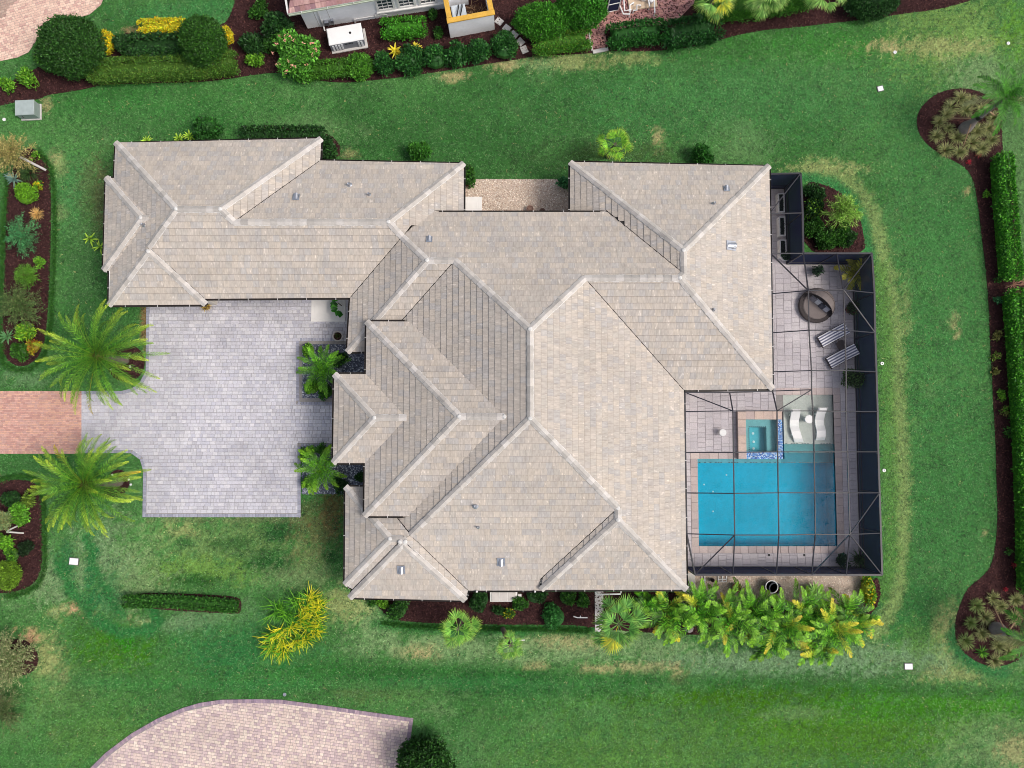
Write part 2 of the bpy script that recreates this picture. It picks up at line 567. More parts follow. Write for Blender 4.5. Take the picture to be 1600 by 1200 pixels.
# worn, dry or lush patches: (u, v, ru, rv, colour, strength)
PATCH = [
    (760, 205, 330, 70, G_DARK, .45), (560, 230, 260, 60, G_DARK, .35), (250, 170, 150, 50, lin(52, 110, 48), .5), (1150, 150, 260, 70, lin(60, 114, 60), .5),
    (1480, 400, 110, 330, lin(60, 112, 58), .6), (1480, 780, 120, 220, lin(60, 112, 58), .5), (1300, 70, 210, 30, lin(52, 112, 40), .55),
    (1500, 60, 90, 70, lin(112, 142, 72), .7), (1540, 115, 55, 40, G_PALE, .75), (1480, 72, 110, 14, G_STRAW, .6), (1380, 72, 24, 10, G_TAN, .6), (1585, 60, 30, 60, G_LIME, .5),
    (1580, 220, 40, 120, lin(92, 128, 76), .6), (1590, 330, 40, 200, lin(88, 120, 70), .5),
    (705, 120, 24, 6, G_TAN, .95), (790, 102, 26, 9, G_TAN, .8), (850, 100, 40, 12, G_PALE, .6), (905, 95, 60, 14, G_STRAW, .55), (985, 92, 40, 8, G_STRAW, .45),
    (1028, 218, 8, 14, G_TAN, .7), (545, 240, 12, 6, G_TAN, .4), (490, 205, 60, 20, G_PALE, .3), (1155, 230, 50, 40, G_PALE, .25),
    (1300, 1140, 330, 60, lin(70, 116, 28), .75), (1150, 1090, 240, 22, lin(60, 104, 16), .8), (1480, 1105, 220, 24, lin(58, 116, 24), .75), (1000, 1165, 160, 60, lin(74, 112, 58), .5),
    (1000, 1190, 260, 40, lin(80, 120, 52), .5), (1560, 1170, 90, 50, G_PALE, .5), (1590, 1175, 30, 24, G_TAN, .5), (1250, 1115, 50, 10, G_PALE, .4),
    (1400, 1025, 160, 26, G_PALE, .6), (1480, 990, 30, 40, G_STRAW, .75), (1500, 1050, 70, 16, G_STRAW, .5), (1395, 965, 60, 60, lin(54, 112, 56), .6), (1430, 1010, 40, 30, lin(90, 132, 60), .5),
    (1200, 1030, 240, 24, lin(112, 140, 102), .75), (900, 1010, 200, 26, G_PALE, .75), (880, 1000, 60, 14, G_TAN, .6), (940, 1045, 40, 8, G_TAN, .65), (1058, 1055, 14, 14, G_TAN, .6), (835, 1040, 30, 8, G_TAN, .5),
    (1010, 1043, 60, 8, G_TAN, .5), (700, 1015, 140, 26, G_PALE, .7), (650, 1018, 34, 14, G_TAN, .8), (590, 975, 50, 30, G_PALE, .6), (540, 945, 36, 30, G_STRAW, .55), (600, 1000, 60, 26, G_PALE, .5),
    (500, 1060, 180, 30, lin(46, 104, 44), .5), (900, 1070, 240, 20, lin(40, 96, 46), .5), (700, 1060, 120, 24, lin(38, 92, 42), .5), (545, 1080, 60, 16, G_BROWN, .25),
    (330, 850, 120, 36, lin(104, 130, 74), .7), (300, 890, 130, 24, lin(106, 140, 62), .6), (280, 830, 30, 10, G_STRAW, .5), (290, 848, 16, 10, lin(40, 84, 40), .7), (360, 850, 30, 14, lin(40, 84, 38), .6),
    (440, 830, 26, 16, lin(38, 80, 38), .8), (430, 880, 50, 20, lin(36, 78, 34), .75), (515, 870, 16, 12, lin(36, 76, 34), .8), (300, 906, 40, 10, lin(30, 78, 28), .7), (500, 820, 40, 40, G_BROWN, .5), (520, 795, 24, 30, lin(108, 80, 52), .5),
    (480, 870, 30, 26, lin(120, 126, 80), .4), (470, 900, 60, 20, lin(110, 128, 84), .5), (490, 790, 24, 12, lin(60, 80, 44), .5),
    (120, 948, 22, 12, lin(186, 146, 112), .95), (142, 962, 14, 10, lin(178, 142, 108), .8), (202, 970, 14, 7, lin(182, 146, 112), .95), (90, 955, 20, 10, G_STRAW, .6), (228, 973, 16, 8, G_STRAW, .5),
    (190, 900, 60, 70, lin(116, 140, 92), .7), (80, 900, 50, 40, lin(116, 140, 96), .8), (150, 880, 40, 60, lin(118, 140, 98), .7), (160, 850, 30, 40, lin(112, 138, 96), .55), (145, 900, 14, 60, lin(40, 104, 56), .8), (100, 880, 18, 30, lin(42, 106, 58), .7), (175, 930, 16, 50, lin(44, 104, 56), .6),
    (180, 1010, 70, 36, lin(58, 108, 18), .75), (195, 1000, 26, 20, lin(40, 124, 26), .5), (330, 960, 80, 24, lin(98, 130, 86), .55), (280, 975, 60, 14, lin(112, 138, 98), .5), (385, 1010, 100, 40, lin(42, 108, 56), .55),
    (50, 1000, 16, 14, lin(186, 146, 112), .9), (75, 1030, 24, 40, G_STRAW, .7), (98, 1060, 10, 12, G_TAN, .7), (85, 1145, 14, 14, G_STRAW, .5), (120, 1110, 80, 60, lin(90, 124, 66), .5), (150, 1150, 90, 40, lin(76, 118, 52), .5),
    (680, 1110, 24, 12, lin(110, 140, 90), .5), (700, 1180, 60, 40, lin(78, 122, 72), .4), (620, 1085, 60, 14, lin(84, 116, 62), .4),
    (95, 330, 12, 16, G_TAN, .4), (88, 250, 10, 14, G_TAN, .6), (93, 258, 10, 22, G_STRAW, .6), (73, 165, 8, 14, G_TAN, .6), (110, 300, 40, 60, lin(60, 116, 66), .4), (150, 310, 26, 60, G_BROWN, .35),
    (130, 420, 30, 80, lin(58, 92, 52), .5), (160, 300, 10, 60, lin(94, 96, 62), .5), (226, 500, 6, 40, lin(130, 100, 70), .7), (40, 590, 40, 14, lin(96, 126, 84), .6), (195, 200, 80, 30, lin(60, 98, 52), .4),
    (1290, 262, 60, 10, G_STRAW, .6), (1380, 470, 10, 30, lin(80, 120, 60), .5), (1415, 480, 8, 40, G_STRAW, .35), (1490, 502, 8, 12, G_TAN, .4), (1495, 520, 6, 8, G_TAN, .6), (1512, 300, 7, 6, G_TAN, .7), (1540, 832, 6, 6, G_TAN, .6),
    (300, 20, 100, 30, lin(58, 118, 64), .5), (205, 48, 14, 6, lin(140, 112, 84), .6), (960, 240, 100, 16, lin(70, 84, 44), .4), (860, 250, 60, 20, lin(46, 76, 38), .4),
]
STRIPES = [  # dry or lush strips along a line: (points, half width px, colour, strength)
    ([(1262, 258), (1300, 268), (1330, 285), (1352, 310), (1366, 350), (1380, 400), (1392, 450), (1400, 510), (1402, 570), (1404, 640), (1408, 720), (1410, 800), (1408, 870), (1402, 920), (1388, 960), (1366, 992)], 12, lin(142, 154, 94), .58),
    ([(1374, 420), (1384, 520), (1386, 600), (1390, 700), (1392, 800), (1392, 890), (1376, 930)], 12, lin(88, 130, 60), .7),
    ([(1255, 276), (1295, 283), (1330, 305), (1350, 340), (1360, 400)], 8, lin(48, 116, 62), .8),
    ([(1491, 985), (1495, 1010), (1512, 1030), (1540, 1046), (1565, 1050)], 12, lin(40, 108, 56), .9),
    ([(230, 812), (470, 812)], 4, lin(112, 116, 78), .5),
    ([(590, 975), (640, 980), (800, 984), (930, 986)], 9, lin(40, 106, 46), .8),
    ([(0, 1055), (200, 1070), (500, 1072), (800, 1062)], 9, lin(52, 112, 56), .4),
    ([(400, 1045), (700, 1050), (1000, 1062), (1600, 1085)], 8, lin(36, 88, 30), .4),
    ([(0, 1180), (140, 1110), (260, 1060)], 16, lin(60, 112, 50), .4),
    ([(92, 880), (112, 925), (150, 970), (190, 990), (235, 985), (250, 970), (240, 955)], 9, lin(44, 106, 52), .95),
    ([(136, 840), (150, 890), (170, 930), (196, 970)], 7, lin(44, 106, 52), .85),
]


def lawn_colour(x, y, jit=.22, seed=0):
    u, v = px_of(x, y)
    jr = np.random.RandomState(seed).normal(0, jit, x.shape)
    n1 = fbm(x * 0.22 + 5, y * 0.22 + 9, 4)
    n2 = fbm(x * 1.1 + 50, y * 1.1 + 3, 3)
    n3 = fbm(x * 0.6 + 80, y * 0.6 + 40, 3)
    k = np.clip((n1 - 0.35) * 3.0, 0, 1)[:, None]
    c = G_DARK * (1 - k) + G_MID * k
    c = c * 0.5 + G_BASE * 0.5
    dry = np.clip((n2 - 0.60) * 4, 0, 1)[:, None] * 0.22
    c = c * (1 - dry) + G_PALE * dry
    wob = jr + 0.55 * (fbm(x * 0.9 + 7, y * 0.9 + 70, 4) - 0.5) + 0.6 * (fbm(x * 3.1, y * 3.1, 2) - 0.5)
    for pu, pv, ru, rv, pc, s in PATCH:
        m = (np.abs(u - pu) < ru * 1.8) & (np.abs(v - pv) < rv * 1.8)
        if not m.any():
            continue
        d = np.hypot((u[m] - pu) / ru, (v[m] - pv) / rv) + wob[m] * 1.5
        a = np.clip((1.2 - d) / 0.65, 0, 1)
        a = (a * a * (3 - 2 * a) * min(s * 1.25, .97))[:, None]
        c[m] = c[m] * (1 - a) + pc * a
    for pts, hw, pc, s in STRIPES:
        P = np.array(pts, float)
        m = (u > P[:, 0].min() - 40) & (u < P[:, 0].max() + 40) & (v > P[:, 1].min() - 40) & (v < P[:, 1].max() + 40)
        if not m.any():
            continue
        d = dist_poly(P, u[m], v[m]) / hw + wob[m] * 1.1
        a = np.clip((1.25 - d) / 0.6, 0, 1)
        a = (a * a * (3 - 2 * a) * s)[:, None]
        c[m] = c[m] * (1 - a) + pc * a
    mow = 1 + 0.05 * np.sin(v / 4.6 + 3 * n3) * np.clip((v - 1040) / 30, 0, 1)
    c = c * np.array([.96, 1.01, 1.02])
    return c * (mow * (0.86 + 0.28 * n3))[:, None]


def build_lawn():
    xs = np.concatenate([[-400, -200, -100, -60, -45], np.arange(-36, 36.01, 0.22), [45, 60, 100, 200, 400]])
    ys = np.concatenate([[-400, -200, -100, -60, -40], np.arange(-24, 32.01, 0.22), [40, 60, 100, 200, 400]])
    X, Y = np.meshgrid(xs, ys)
    nx, ny = len(xs), len(ys)
    V = np.stack([X.ravel(), Y.ravel(), np.zeros(nx * ny)], 1)
    C = lawn_colour(np.clip(V[:, 0], -36, 36), np.clip(V[:, 1], -24, 32))
    i, j = np.meshgrid(np.arange(nx - 1), np.arange(ny - 1))
    q = (j * nx + i).ravel()
    F = np.stack([q, q + 1, q + nx + 1, q + nx], 1)
    pool = GP([(1080, 608), (1312, 608), (1320, 862), (1082, 862)])
    cx, cy = V[F].mean(1)[:, 0], V[F].mean(1)[:, 1]
    F = F[~inside(pool, cx, cy)]                     # the pool basin is dug out here
    mb = MB()
    mb.add(V, F, C)
    m, n, l, out = new_mat('turf')
    a = n.new('ShaderNodeAttribute')
    a.attribute_name = 'tint'
    c = mul(n, l, a.outputs['Color'], noise_fac(n, l, 1.6, 3, None, 0.88, 1.12))
    c = mul(n, l, c, noise_fac(n, l, 7, 4, None, 0.55, 1.5))
    p = n.new('ShaderNodeBsdfPrincipled')
    p.inputs['Roughness'].default_value = 0.95
    p.inputs['Specular IOR Level'].default_value = 0.1
    l.new(c, p.inputs['Base Color'])
    b = n.new('ShaderNodeBump')
    b.inputs['Strength'].default_value = 0.8
    b.inputs['Distance'].default_value = 0.03
    l.new(noise_fac(n, l, 14, 4), b.inputs['Height'])
    l.new(b.outputs[0], p.inputs['Normal'])
    l.new(p.outputs[0], out.inputs['Surface'])
    o = mb.build('lawn', m)
    tag(o, 'mown green lawn round the house with tan dry patches', None, None, 'structure')


def build_grass():
    rs = np.random.RandomState(3)
    n = 300000
    x, y = rs.uniform(-33, 33, n), rs.uniform(-20.5, 29, n)
    u, v = px_of(x, y)
    keep = (u > -40) & (u < 1640) & (v > -40) & (v < 1240)
    for P in (BED_TOP, BED_EAST, BED_WEST_UP, BED_WEST_LO, BED_HEDGE, BED_SOUTH, BED_NE, BED_RING_A, BED_RING_B, DRIVE, APRON, DRIVE_S, DRIVE_NW, COURT, GRAV_S, DECK, HOUSE_GROUND, BED_SWB, BED_GRAV_A, BED_GRAV_B, PATIO_N):
        keep &= ~inside(np.array(P, float), u, v)
    x, y = x[keep], y[keep]
    n = len(x)
    C = lawn_colour(x, y, .38, 5)
    clump = np.clip((fbm(x * 4.5, y * 4.5, 2) - .3) * 2.2, 0, 1)
    C = C * (0.36 + 0.6 * clump + 1.05 * rs.rand(n) ** 1.5)[:, None]
    st = rs.rand(n) < 0.008
    C[st] = G_STRAW * rs.uniform(0.7, 1.2, (st.sum(), 1))
    pl = rs.rand(n) < 0.30
    C[pl] = C[pl] * .6 + lin(108, 146, 92) * rs.uniform(0.25, .62, (pl.sum(), 1))
    V, F, CC = [], [], []
    for k in range(2):
        a = rs.uniform(0, 2 * math.pi, n)
        ln = rs.uniform(0.07, 0.17, n)
        w = rs.uniform(0.014, 0.034, n)
        hgt = rs.uniform(0.03, 0.07, n)
        bx, by = x + rs.normal(0, .03, n), y + rs.normal(0, .03, n)
        dx, dy = np.cos(a), np.sin(a)
        p0 = np.stack([bx - dy * w, by + dx * w, np.full(n, -.004)], 1)
        p1 = np.stack([bx + dy * w, by - dx * w, np.full(n, -.004)], 1)
        p2 = np.stack([bx + dx * ln, by + dy * ln, hgt], 1)
        V.append(np.stack([p0, p1, p2], 1).reshape(-1, 3))
        CC.append(np.repeat(C, 3, 0))
    V, CC = np.concatenate(V), np.concatenate(CC)
    mb = MB()
    mb.add(V, np.arange(len(V)).reshape(-1, 3), CC)
    o = mb.build('grass', M['grass'])
    tag(o, 'short blades of turf over the whole lawn', None, None, 'stuff')


# ---------------------------------------------------------------- beds, gravel
def smooth_poly(P, it=2):
    P = np.asarray(P, float)
    for _ in range(it):
        Q = np.roll(P, -1, 0)
        P = np.stack([P * .75 + Q * .25, P * .25 + Q * .75], 1).reshape(-1, 2)
    return P


def fill_ground(name, pts, mat, z, base, chips, cols, csize, seed, label, kind='stuff', smooth=True, pebble=False):
    """flat ground-cover patch with its loose bark or stones lying on it"""
    P = GP(pts)
    if smooth:
        P = smooth_poly(P, 2)
    if area2(P) < 0:
        P = P[::-1]
    rs = np.random.RandomState(seed)
    mb = MB()
    k = len(P)
    V = np.c_[P, np.full(k, z)]
    W = np.c_[P, np.full(k, -0.03)]
    r = np.arange(k)
    mb.add(np.concatenate([V, W]), [r[None, :], np.stack([r + k, (r + 1) % k + k, (r + 1) % k, r], 1)], base)
    lo, hi = P.min(0), P.max(0)
    u0, v0 = px_of(lo[0], lo[1])
    lo, hi = np.maximum(lo, [-33, -21]), np.minimum(hi, [33, 29])
    n = int(max(hi[0] - lo[0], 0) * max(hi[1] - lo[1], 0) * chips)
    if n > 0:
        x, y = rs.uniform(lo[0], hi[0], n), rs.uniform(lo[1], hi[1], n)
        ok = inside(P, x, y)
        uu, vv = px_of(x, y)
        ok &= (uu > -20) & (uu < 1620) & (vv > -20) & (vv < 1220)
        x, y = x[ok], y[ok]
        n = len(x)
    if n > 0:
        cols = np.array(cols)
        cc = cols[rs.randint(0, len(cols), n)] * rs.uniform(.75, 1.25, (n, 1))
        a = rs.uniform(0, 6.28, n)
        if pebble:
            s = rs.uniform(.6, 1.2, n) * csize
            d = np.array([(1, 0, 0), (0, 1, 0), (-1, 0, 0), (0, -1, 0), (0, 0, 1)])
            D = np.stack([d[:, 0][None] * np.cos(a)[:, None] - d[:, 1][None] * np.sin(a)[:, None], d[:, 0][None] * np.sin(a)[:, None] + d[:, 1][None] * np.cos(a)[:, None], np.tile(d[:, 2] * .7, (n, 1))], 2)
            V = D * s[:, None, None] + np.stack([x, y, np.full(n, z)], 1)[:, None, :]
            F = (np.arange(n) * 5)[:, None, None] + np.array([(0, 1, 4), (1, 2, 4), (2, 3, 4), (3, 0, 4)])[None]
            mb.add(V.reshape(-1, 3), F.reshape(-1, 3), np.repeat(cc, 5, 0))
        else:
            ln, w = rs.uniform(.5, 1.3, n) * csize, rs.uniform(.25, .5, n) * csize
            ti = rs.uniform(-.5, .5, n)
            ex = np.stack([np.cos(a), np.sin(a), ti], 1) * ln[:, None] / 2
            ey = np.stack([-np.sin(a), np.cos(a), rs.uniform(-.5, .5, n)], 1) * w[:, None] / 2
            c = np.stack([x, y, z + .012 + np.abs(ti) * ln / 2 + rs.uniform(0, .015, n)], 1)
            V = np.stack([c - ex - ey, c + ex - ey, c + ex + ey, c - ex + ey], 1).reshape(-1, 3)
            mb.add(V, np.arange(n * 4).reshape(-1, 4), np.repeat(cc, 4, 0))
    c0 = P.mean(0)
    o = mb.build(name, mat, None, (c0[0], c0[1], 0))
    return tag(o, label, None, None, kind)


MULCH = [lin(70, 44, 44), lin(58, 36, 38), lin(88, 58, 54), lin(48, 30, 32), lin(76, 50, 50)]
MBASE = lin(60, 38, 38)


def build_beds():
    mm = [('mulch_bed', BED_TOP, 'dark red-brown bark bed along the neighbouring white house'), ('mulch_bed', BED_EAST, 'long bark bed curving along the clipped east hedge'),
          ('mulch_bed', BED_WEST_UP, 'rounded bark bed beside the garage lawn, above the orange apron'), ('mulch_bed', BED_WEST_LO, 'rounded bark bed below the orange apron'),
          ('mulch_bed', BED_HEDGE, 'narrow bark strip under the small clipped lawn hedge'), ('mulch_bed', BED_SOUTH, 'bark bed along the south eave of the house'),
          ('mulch_bed', BED_NE, 'bark bed in the corner of the pool cage'), ('mulch_bed', BED_RING_A, 'bark ring at the foot of the upper drive palm'),
          ('mulch_bed', BED_RING_B, 'bark ring at the foot of the lower drive palm'), ('mulch_bed', BED_NW, 'bark bed behind the garage roof'), ('mulch_bed', BED_SWB, 'dark bark under the wispy shrubs by the lower drive')]
    for i, (nm, P, lab) in enumerate(mm):
        fill_ground(nm, P, M['mulch'], 0.025, MBASE, 90, MULCH, 0.12, 100 + i, lab)
    GC = [lin(204, 186, 170), lin(220, 206, 192), lin(182, 160, 144), lin(230, 222, 212), lin(164, 142, 128)]
    fill_ground('gravel_bed', COURT, M['gravel'], 0.02, lin(190, 172, 158), 260, GC, 0.035, 131, 'beige gravel court between the two north wings', smooth=False, pebble=True)
    fill_ground('gravel_bed', GRAV_S, M['gravel'], 0.03, lin(182, 166, 154), 260, GC, 0.032, 132, 'beige gravel strip south of the pool cage', smooth=False, pebble=True)
    SL = [lin(120, 126, 144), lin(150, 156, 172), lin(92, 98, 114), lin(206, 210, 218), lin(110, 116, 134)]
    fill_ground('gravel_bed', BED_GRAV_A, M['gravel'], 0.035, lin(84, 88, 102), 260, SL, 0.05, 133, 'dark slate gravel bed above the entry walk', smooth=False, pebble=True)
    fill_ground('gravel_bed', BED_GRAV_B, M['gravel'], 0.035, lin(84, 88, 102), 260, SL, 0.05, 134, 'dark slate gravel bed below the entry walk', smooth=False, pebble=True)


# ---------------------------------------------------------------- paving
def unit_paver(name, sx, sy, th, col, mat, b=0.012):
    mb = MB()
    box(mb, (0, 0, -th / 2), (sx, sy, th), 0, col, 0, b)
    return mb.mesh(name, mat, np.zeros(3))


def pave(parent, region, holes, ang, sx, sy, gap, z, th, cols, seed, name='paver', focus=None, most=300, rnd=0.0, stagger=0.5, lift=0.004, window=(-25, 1625, -25, 1225), tone=None):
    """lay stones over a plan polygon: the `most` nearest the focus as single parts, the rest in one piece"""
    rs = np.random.RandomState(seed)
    ca, sa = math.cos(ang), math.sin(ang)
    R = np.array([[ca, sa], [-sa, ca]])
    P = np.asarray(region) @ R.T
    H = [np.asarray(h) @ R.T for h in holes]
    lo, hi = P.min(0), P.max(0)
    cols = np.array(cols)
    whole, cut = [], []
    ny = int((hi[1] - lo[1]) / sy) + 2
    for j in range(ny):
        y0 = lo[1] + j * sy
        x = lo[0] - (stagger * (j % 2) + rnd * rs.rand()) * sx
        while x < hi[0]:
            w = sx if rnd == 0 else sx * rs.choice([0.66, 1.0, 1.0, 1.34])
            x1 = x + w
            r = (x + gap / 2, y0 + gap / 2, x1 - gap / 2, y0 + sy - gap / 2)
            x = x1
            cx, cy = (r[0] + r[2]) / 2, (r[1] + r[3]) / 2
            wx, wy = ca * cx - sa * cy, sa * cx + ca * cy
            u, v = px_of(wx, wy)
            if not (window[0] < u < window[1] and window[2] < v < window[3]):
                continue
            cc = [(r[0], r[1]), (r[2], r[1]), (r[2], r[3]), (r[0], r[3])]
            ax, ay = np.array([p[0] for p in cc]), np.array([p[1] for p in cc])
            ins = inside(P, ax, ay)
            hin = np.zeros(4, bool)
            for h in H:
                hin |= inside(h, ax, ay)
            col = cols[rs.randint(len(cols))] * rs.uniform(.94, 1.06)
            if tone is not None:
                col = col * tone(wx, wy)
            if ins.all() and not hin.any():
                whole.append((wx, wy, r[2] - r[0], r[3] - r[1], col))
            elif ins.any() and not hin.all():
                q = clip_rect([tuple(p) for p in P], *r)
                if len(q) >= 3 and not hin.any():
                    q = np.array(q)
                    if abs(area2(q)) > 0.0008:
                        cut.append((q @ R, col))
    fx, fy = focus if focus is not None else np.asarray(region).mean(0)
    whole.sort(key=lambda t: (t[0] - fx) ** 2 + (t[1] - fy) ** 2)
    po = worig(parent)
    cache = {}
    for wx, wy, w, h, col in whole[:most]:
        q = (round(w, 3), round(h, 3), rs.randint(10))
        if q not in cache:
            cache[q] = unit_paver(name, w, h, th, col, M['paver'])
        o = bpy.data.objects.new(name, cache[q])
        COL.objects.link(o)
        o.parent = parent
        o.location = (wx - po[0], wy - po[1], z + rs.uniform(-lift, lift) - po[2])
        o.rotation_euler = (rs.normal(0, .006), rs.normal(0, .006), ang)
    mb = MB()
    for wx, wy, w, h, col in whole[most:]:
        box(mb, (wx, wy, z - th / 2 + rs.uniform(-lift, lift)), (w, h, th), ang, col, 0, 0.012)
    for q, col in cut:
        prism(mb, q, z - th, z - 0.004 + rs.uniform(-lift, lift) * .5, col)
    if mb.n:
        o = mb.build(name + '_field', M['paver'], parent)
        tag(o, None, None, None, 'stuff')


def border(parent, line, width, ln, z, th, cols, seed, name='border_paver', side=1):
    """soldier course laid along a line"""
    rs = np.random.RandomState(seed)
    P = np.asarray(line, float)
    seg = np.hypot(*np.diff(P, axis=0).T)
    s = np.concatenate([[0], np.cumsum(seg)])
    n = max(int(s[-1] / ln), 1)
    mb = MB()
    cols = np.array(cols)
    k = 0
    for i in range(n):
        t = (i + .5) * s[-1] / n
        a = np.array([np.interp(t - .05, s, P[:, 0]), np.interp(t - .05, s, P[:, 1])])
        b = np.array([np.interp(t + .05, s, P[:, 0]), np.interp(t + .05, s, P[:, 1])])
        c, d = (a + b) / 2, (b - a) / (np.linalg.norm(b - a) + 1e-9)
        nrm = np.array([-d[1], d[0]]) * side
        u, v = px_of(c[0], c[1])
        if not (-30 < u < 1630 and -30 < v < 1230):
            continue
        c = c + nrm * width / 2
        box(mb, (c[0], c[1], z - th / 2 + rs.uniform(-.003, .003)), (s[-1] / n - .012, width, th), math.atan2(d[1], d[0]), cols[rs.randint(len(cols))] * rs.uniform(.9, 1.1), 0, .01)
        k += 1
    if mb.n:
        o = mb.build(name, M['paver'], parent)
        tag(o, None, None, None, 'stuff')


def slab_base(name, P, z, label, kind='structure'):
    mb = MB()
    c = P.mean(0)
    prism(mb, P, -0.05, z)
    o = mb.build(name, M['joint'], None, (c[0], c[1], 0))
    return tag(o, label, None, None, kind)


def build_paving():
    grey = [lin(182, 181, 190), lin(188, 187, 194), lin(175, 174, 185), lin(192, 190, 196), lin(178, 176, 184), lin(184, 182, 191)]
    edge = [lin(150, 151, 166), lin(157, 158, 172), lin(142, 144, 158)]
    D = GP(DRIVE)
    o = slab_base('driveway', D, 0.03, 'pale grey paved motor court in front of the garage')
    holes = [GP(BED_GRAV_A), GP([(472, 697), (600, 697), (600, 830), (472, 830)])]
    L1 = GP([(229, 478), (228, 580), (219, 597), (206, 607), (190, 611), (128, 611)])
    L2 = GP([(128, 708), (205, 708), (219, 718), (224, 735), (223, 808), (470, 808), (470, 698), (522, 698)])
    L3 = GP([(522, 628), (468, 628), (468, 533), (524, 533)])
    wear = lambda x, y: 0.86 + 0.34 * fbm(np.array([x * .35 + 3]), np.array([y * .35]), 3)[0]
    inner = GP([(234, 440), (560, 440), (560, 533), (463, 533), (463, 632), (560, 632), (560, 692), (465, 692), (465, 802), (229, 802), (230, 738), (223, 714), (207, 703), (128, 703), (128, 616), (192, 616), (208, 612), (222, 602), (233, 584)])
    pave(o, inner, [], 0.0, 0.26, 0.21, 0.012, 0.055, 0.05, grey, 21, focus=G2(340, 640), rnd=0.8, tone=wear)
    border(o, L1, 0.19, 0.16, 0.056, 0.05, edge, 22, side=-1 if False else 1)
    border(o, L2, 0.19, 0.16, 0.056, 0.05, edge, 23, side=1)
    border(o, L3, 0.19, 0.16, 0.056, 0.05, edge, 24, side=1)
    A = GP(APRON)
    o = slab_base('apron', A, 0.03, 'orange-pink brick apron joining the motor court')
    pink = [lin(194, 150, 138), lin(202, 160, 147), lin(184, 140, 131), lin(206, 162, 143), lin(192, 153, 144)]
    pave(o, GP([(-80, 615), (128, 615), (128, 705), (-80, 705)]), [], 0.0, 0.20, 0.10, 0.008, 0.05, 0.05, pink, 25, focus=G2(80, 660), rnd=0.5)
    border(o, GP([(-80, 611), (128, 611)]), 0.15, 0.11, 0.051, 0.05, pink, 26, side=-1)
    border(o, GP([(-80, 709), (128, 709)]), 0.15, 0.11, 0.051, 0.05, pink, 27, side=1)
    D = GP(DRIVE_S)
    o = slab_base('driveway', D, 0.03, 'pink and grey cobbled driveway at the lower edge with a curved rim')
    mix = [lin(204, 184, 178), lin(208, 190, 182), lin(190, 170, 170), lin(198, 178, 176), lin(216, 200, 188), lin(182, 162, 164), lin(204, 184, 176)]
    inner = GP([(105, 1260), (148, 1203), (172, 1180), (210, 1151), (249, 1129), (288, 1112), (346, 1099), (400, 1098), (440, 1099), (500, 1107), (639, 1127), (636, 1150), (618, 1260)])
    tracks = lambda x, y: 0.9 + 0.22 * fbm(np.array([x * .5]), np.array([y * .5 + 40]), 3)[0]
    pave(o, inner, [], math.radians(-8), 0.21, 0.165, 0.014, 0.05, 0.05, mix, 28, focus=G2(430, 1150), rnd=0.5, tone=tracks)
    rim = [lin(150, 132, 146), lin(162, 142, 152), lin(138, 122, 138)]
    border(o, GP(DRIVE_S), 0.22, 0.13, 0.052, 0.05, rim, 29, side=-1)
    D = GP(DRIVE_NW)
    o = slab_base('driveway', D, 0.03, 'pink brick driveway in the upper corner by the round topiary')
    pk = [lin(208, 176, 162), lin(216, 186, 170), lin(196, 160, 150), lin(222, 194, 178)]
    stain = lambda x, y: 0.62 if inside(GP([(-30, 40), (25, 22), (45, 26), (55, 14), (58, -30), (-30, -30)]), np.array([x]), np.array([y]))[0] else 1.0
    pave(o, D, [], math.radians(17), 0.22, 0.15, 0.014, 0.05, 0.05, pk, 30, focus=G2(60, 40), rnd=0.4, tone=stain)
    D = GP(PATIO_N)
    o = slab_base('patio', D, 0.035, 'dusky pink brick patio by the neighbouring pool equipment')
    dp = [lin(172, 126, 122), lin(184, 138, 130), lin(160, 114, 114), lin(178, 134, 132)]
    pave(o, D, [], math.radians(8), 0.22, 0.11, 0.01, 0.06, 0.05, dp, 31, focus=G2(1020, 25), rnd=0.4)
    o2 = MB()
    for a, b in (((926, 82), (950, 77)), ((918, 40), (925, 80))):
        A_, B_ = G2(*a), G2(*b)
        L = np.linalg.norm(B_ - A_)
        box(o2, (*(A_ + B_) / 2, .05), (L, .22 if b[0] > 930 else .1, .14), math.atan2(*(B_ - A_)[::-1]), (1, 1, 1), 0, .02)
    o2.build('kerb', M['concrete'], o)
    # concrete pads and slabs
    for nm, P, z, lab in (('concrete_slab', [(487, 455), (540, 455), (540, 503), (487, 503)], .09, 'pale square slab beside the front garage wall'),
                          ('concrete_slab', [(722, 308), (753, 308), (753, 345), (722, 345)], .10, 'pale square slab in the corner of the gravel court'),
                          ('concrete_slab', [(1062, 895), (1086, 895), (1086, 926), (1062, 926)], .10, 'grey slab at the corner between the roof and the south gravel'),
                          ('path', [(929, 915), (943, 915), (943, 987), (929, 987)], .06, 'narrow concrete path leaving the south wall of the house')):
        mb = MB()
        P = GP(P)
        c = P.mean(0)
        s = np.abs(P[2] - P[0])
        if nm == 'path':
            for k in range(3):
                box(mb, (c[0], P[0][1] - (k + .5) * s[1] / 3, z / 2 - .02), (s[0], s[1] / 3 - .015, z + .04), 0, (1, 1, 1), 0, .015)
        else:
            box(mb, (c[0], c[1], z / 2 - .02), (s[0], s[1], z + .04), 0, (1, 1, 1), 0, .02)
            box(mb, (c[0], c[1], z + .004), (s[0] * .8, s[1] * .8, .016), 0, (1, 1, 1), 0, .008)
            box(mb, (c[0], c[1], z + .016), (s[0] * .55, s[1] * .55, .016), 0, (1, 1, 1), 0, .008)
        o = mb.build(nm, M['pale'] if z in (.09, .10) and P[0][1] > -6 else M['concrete'], None, (c[0], c[1], 0))
        tag(o, lab, None, None, 'structure')
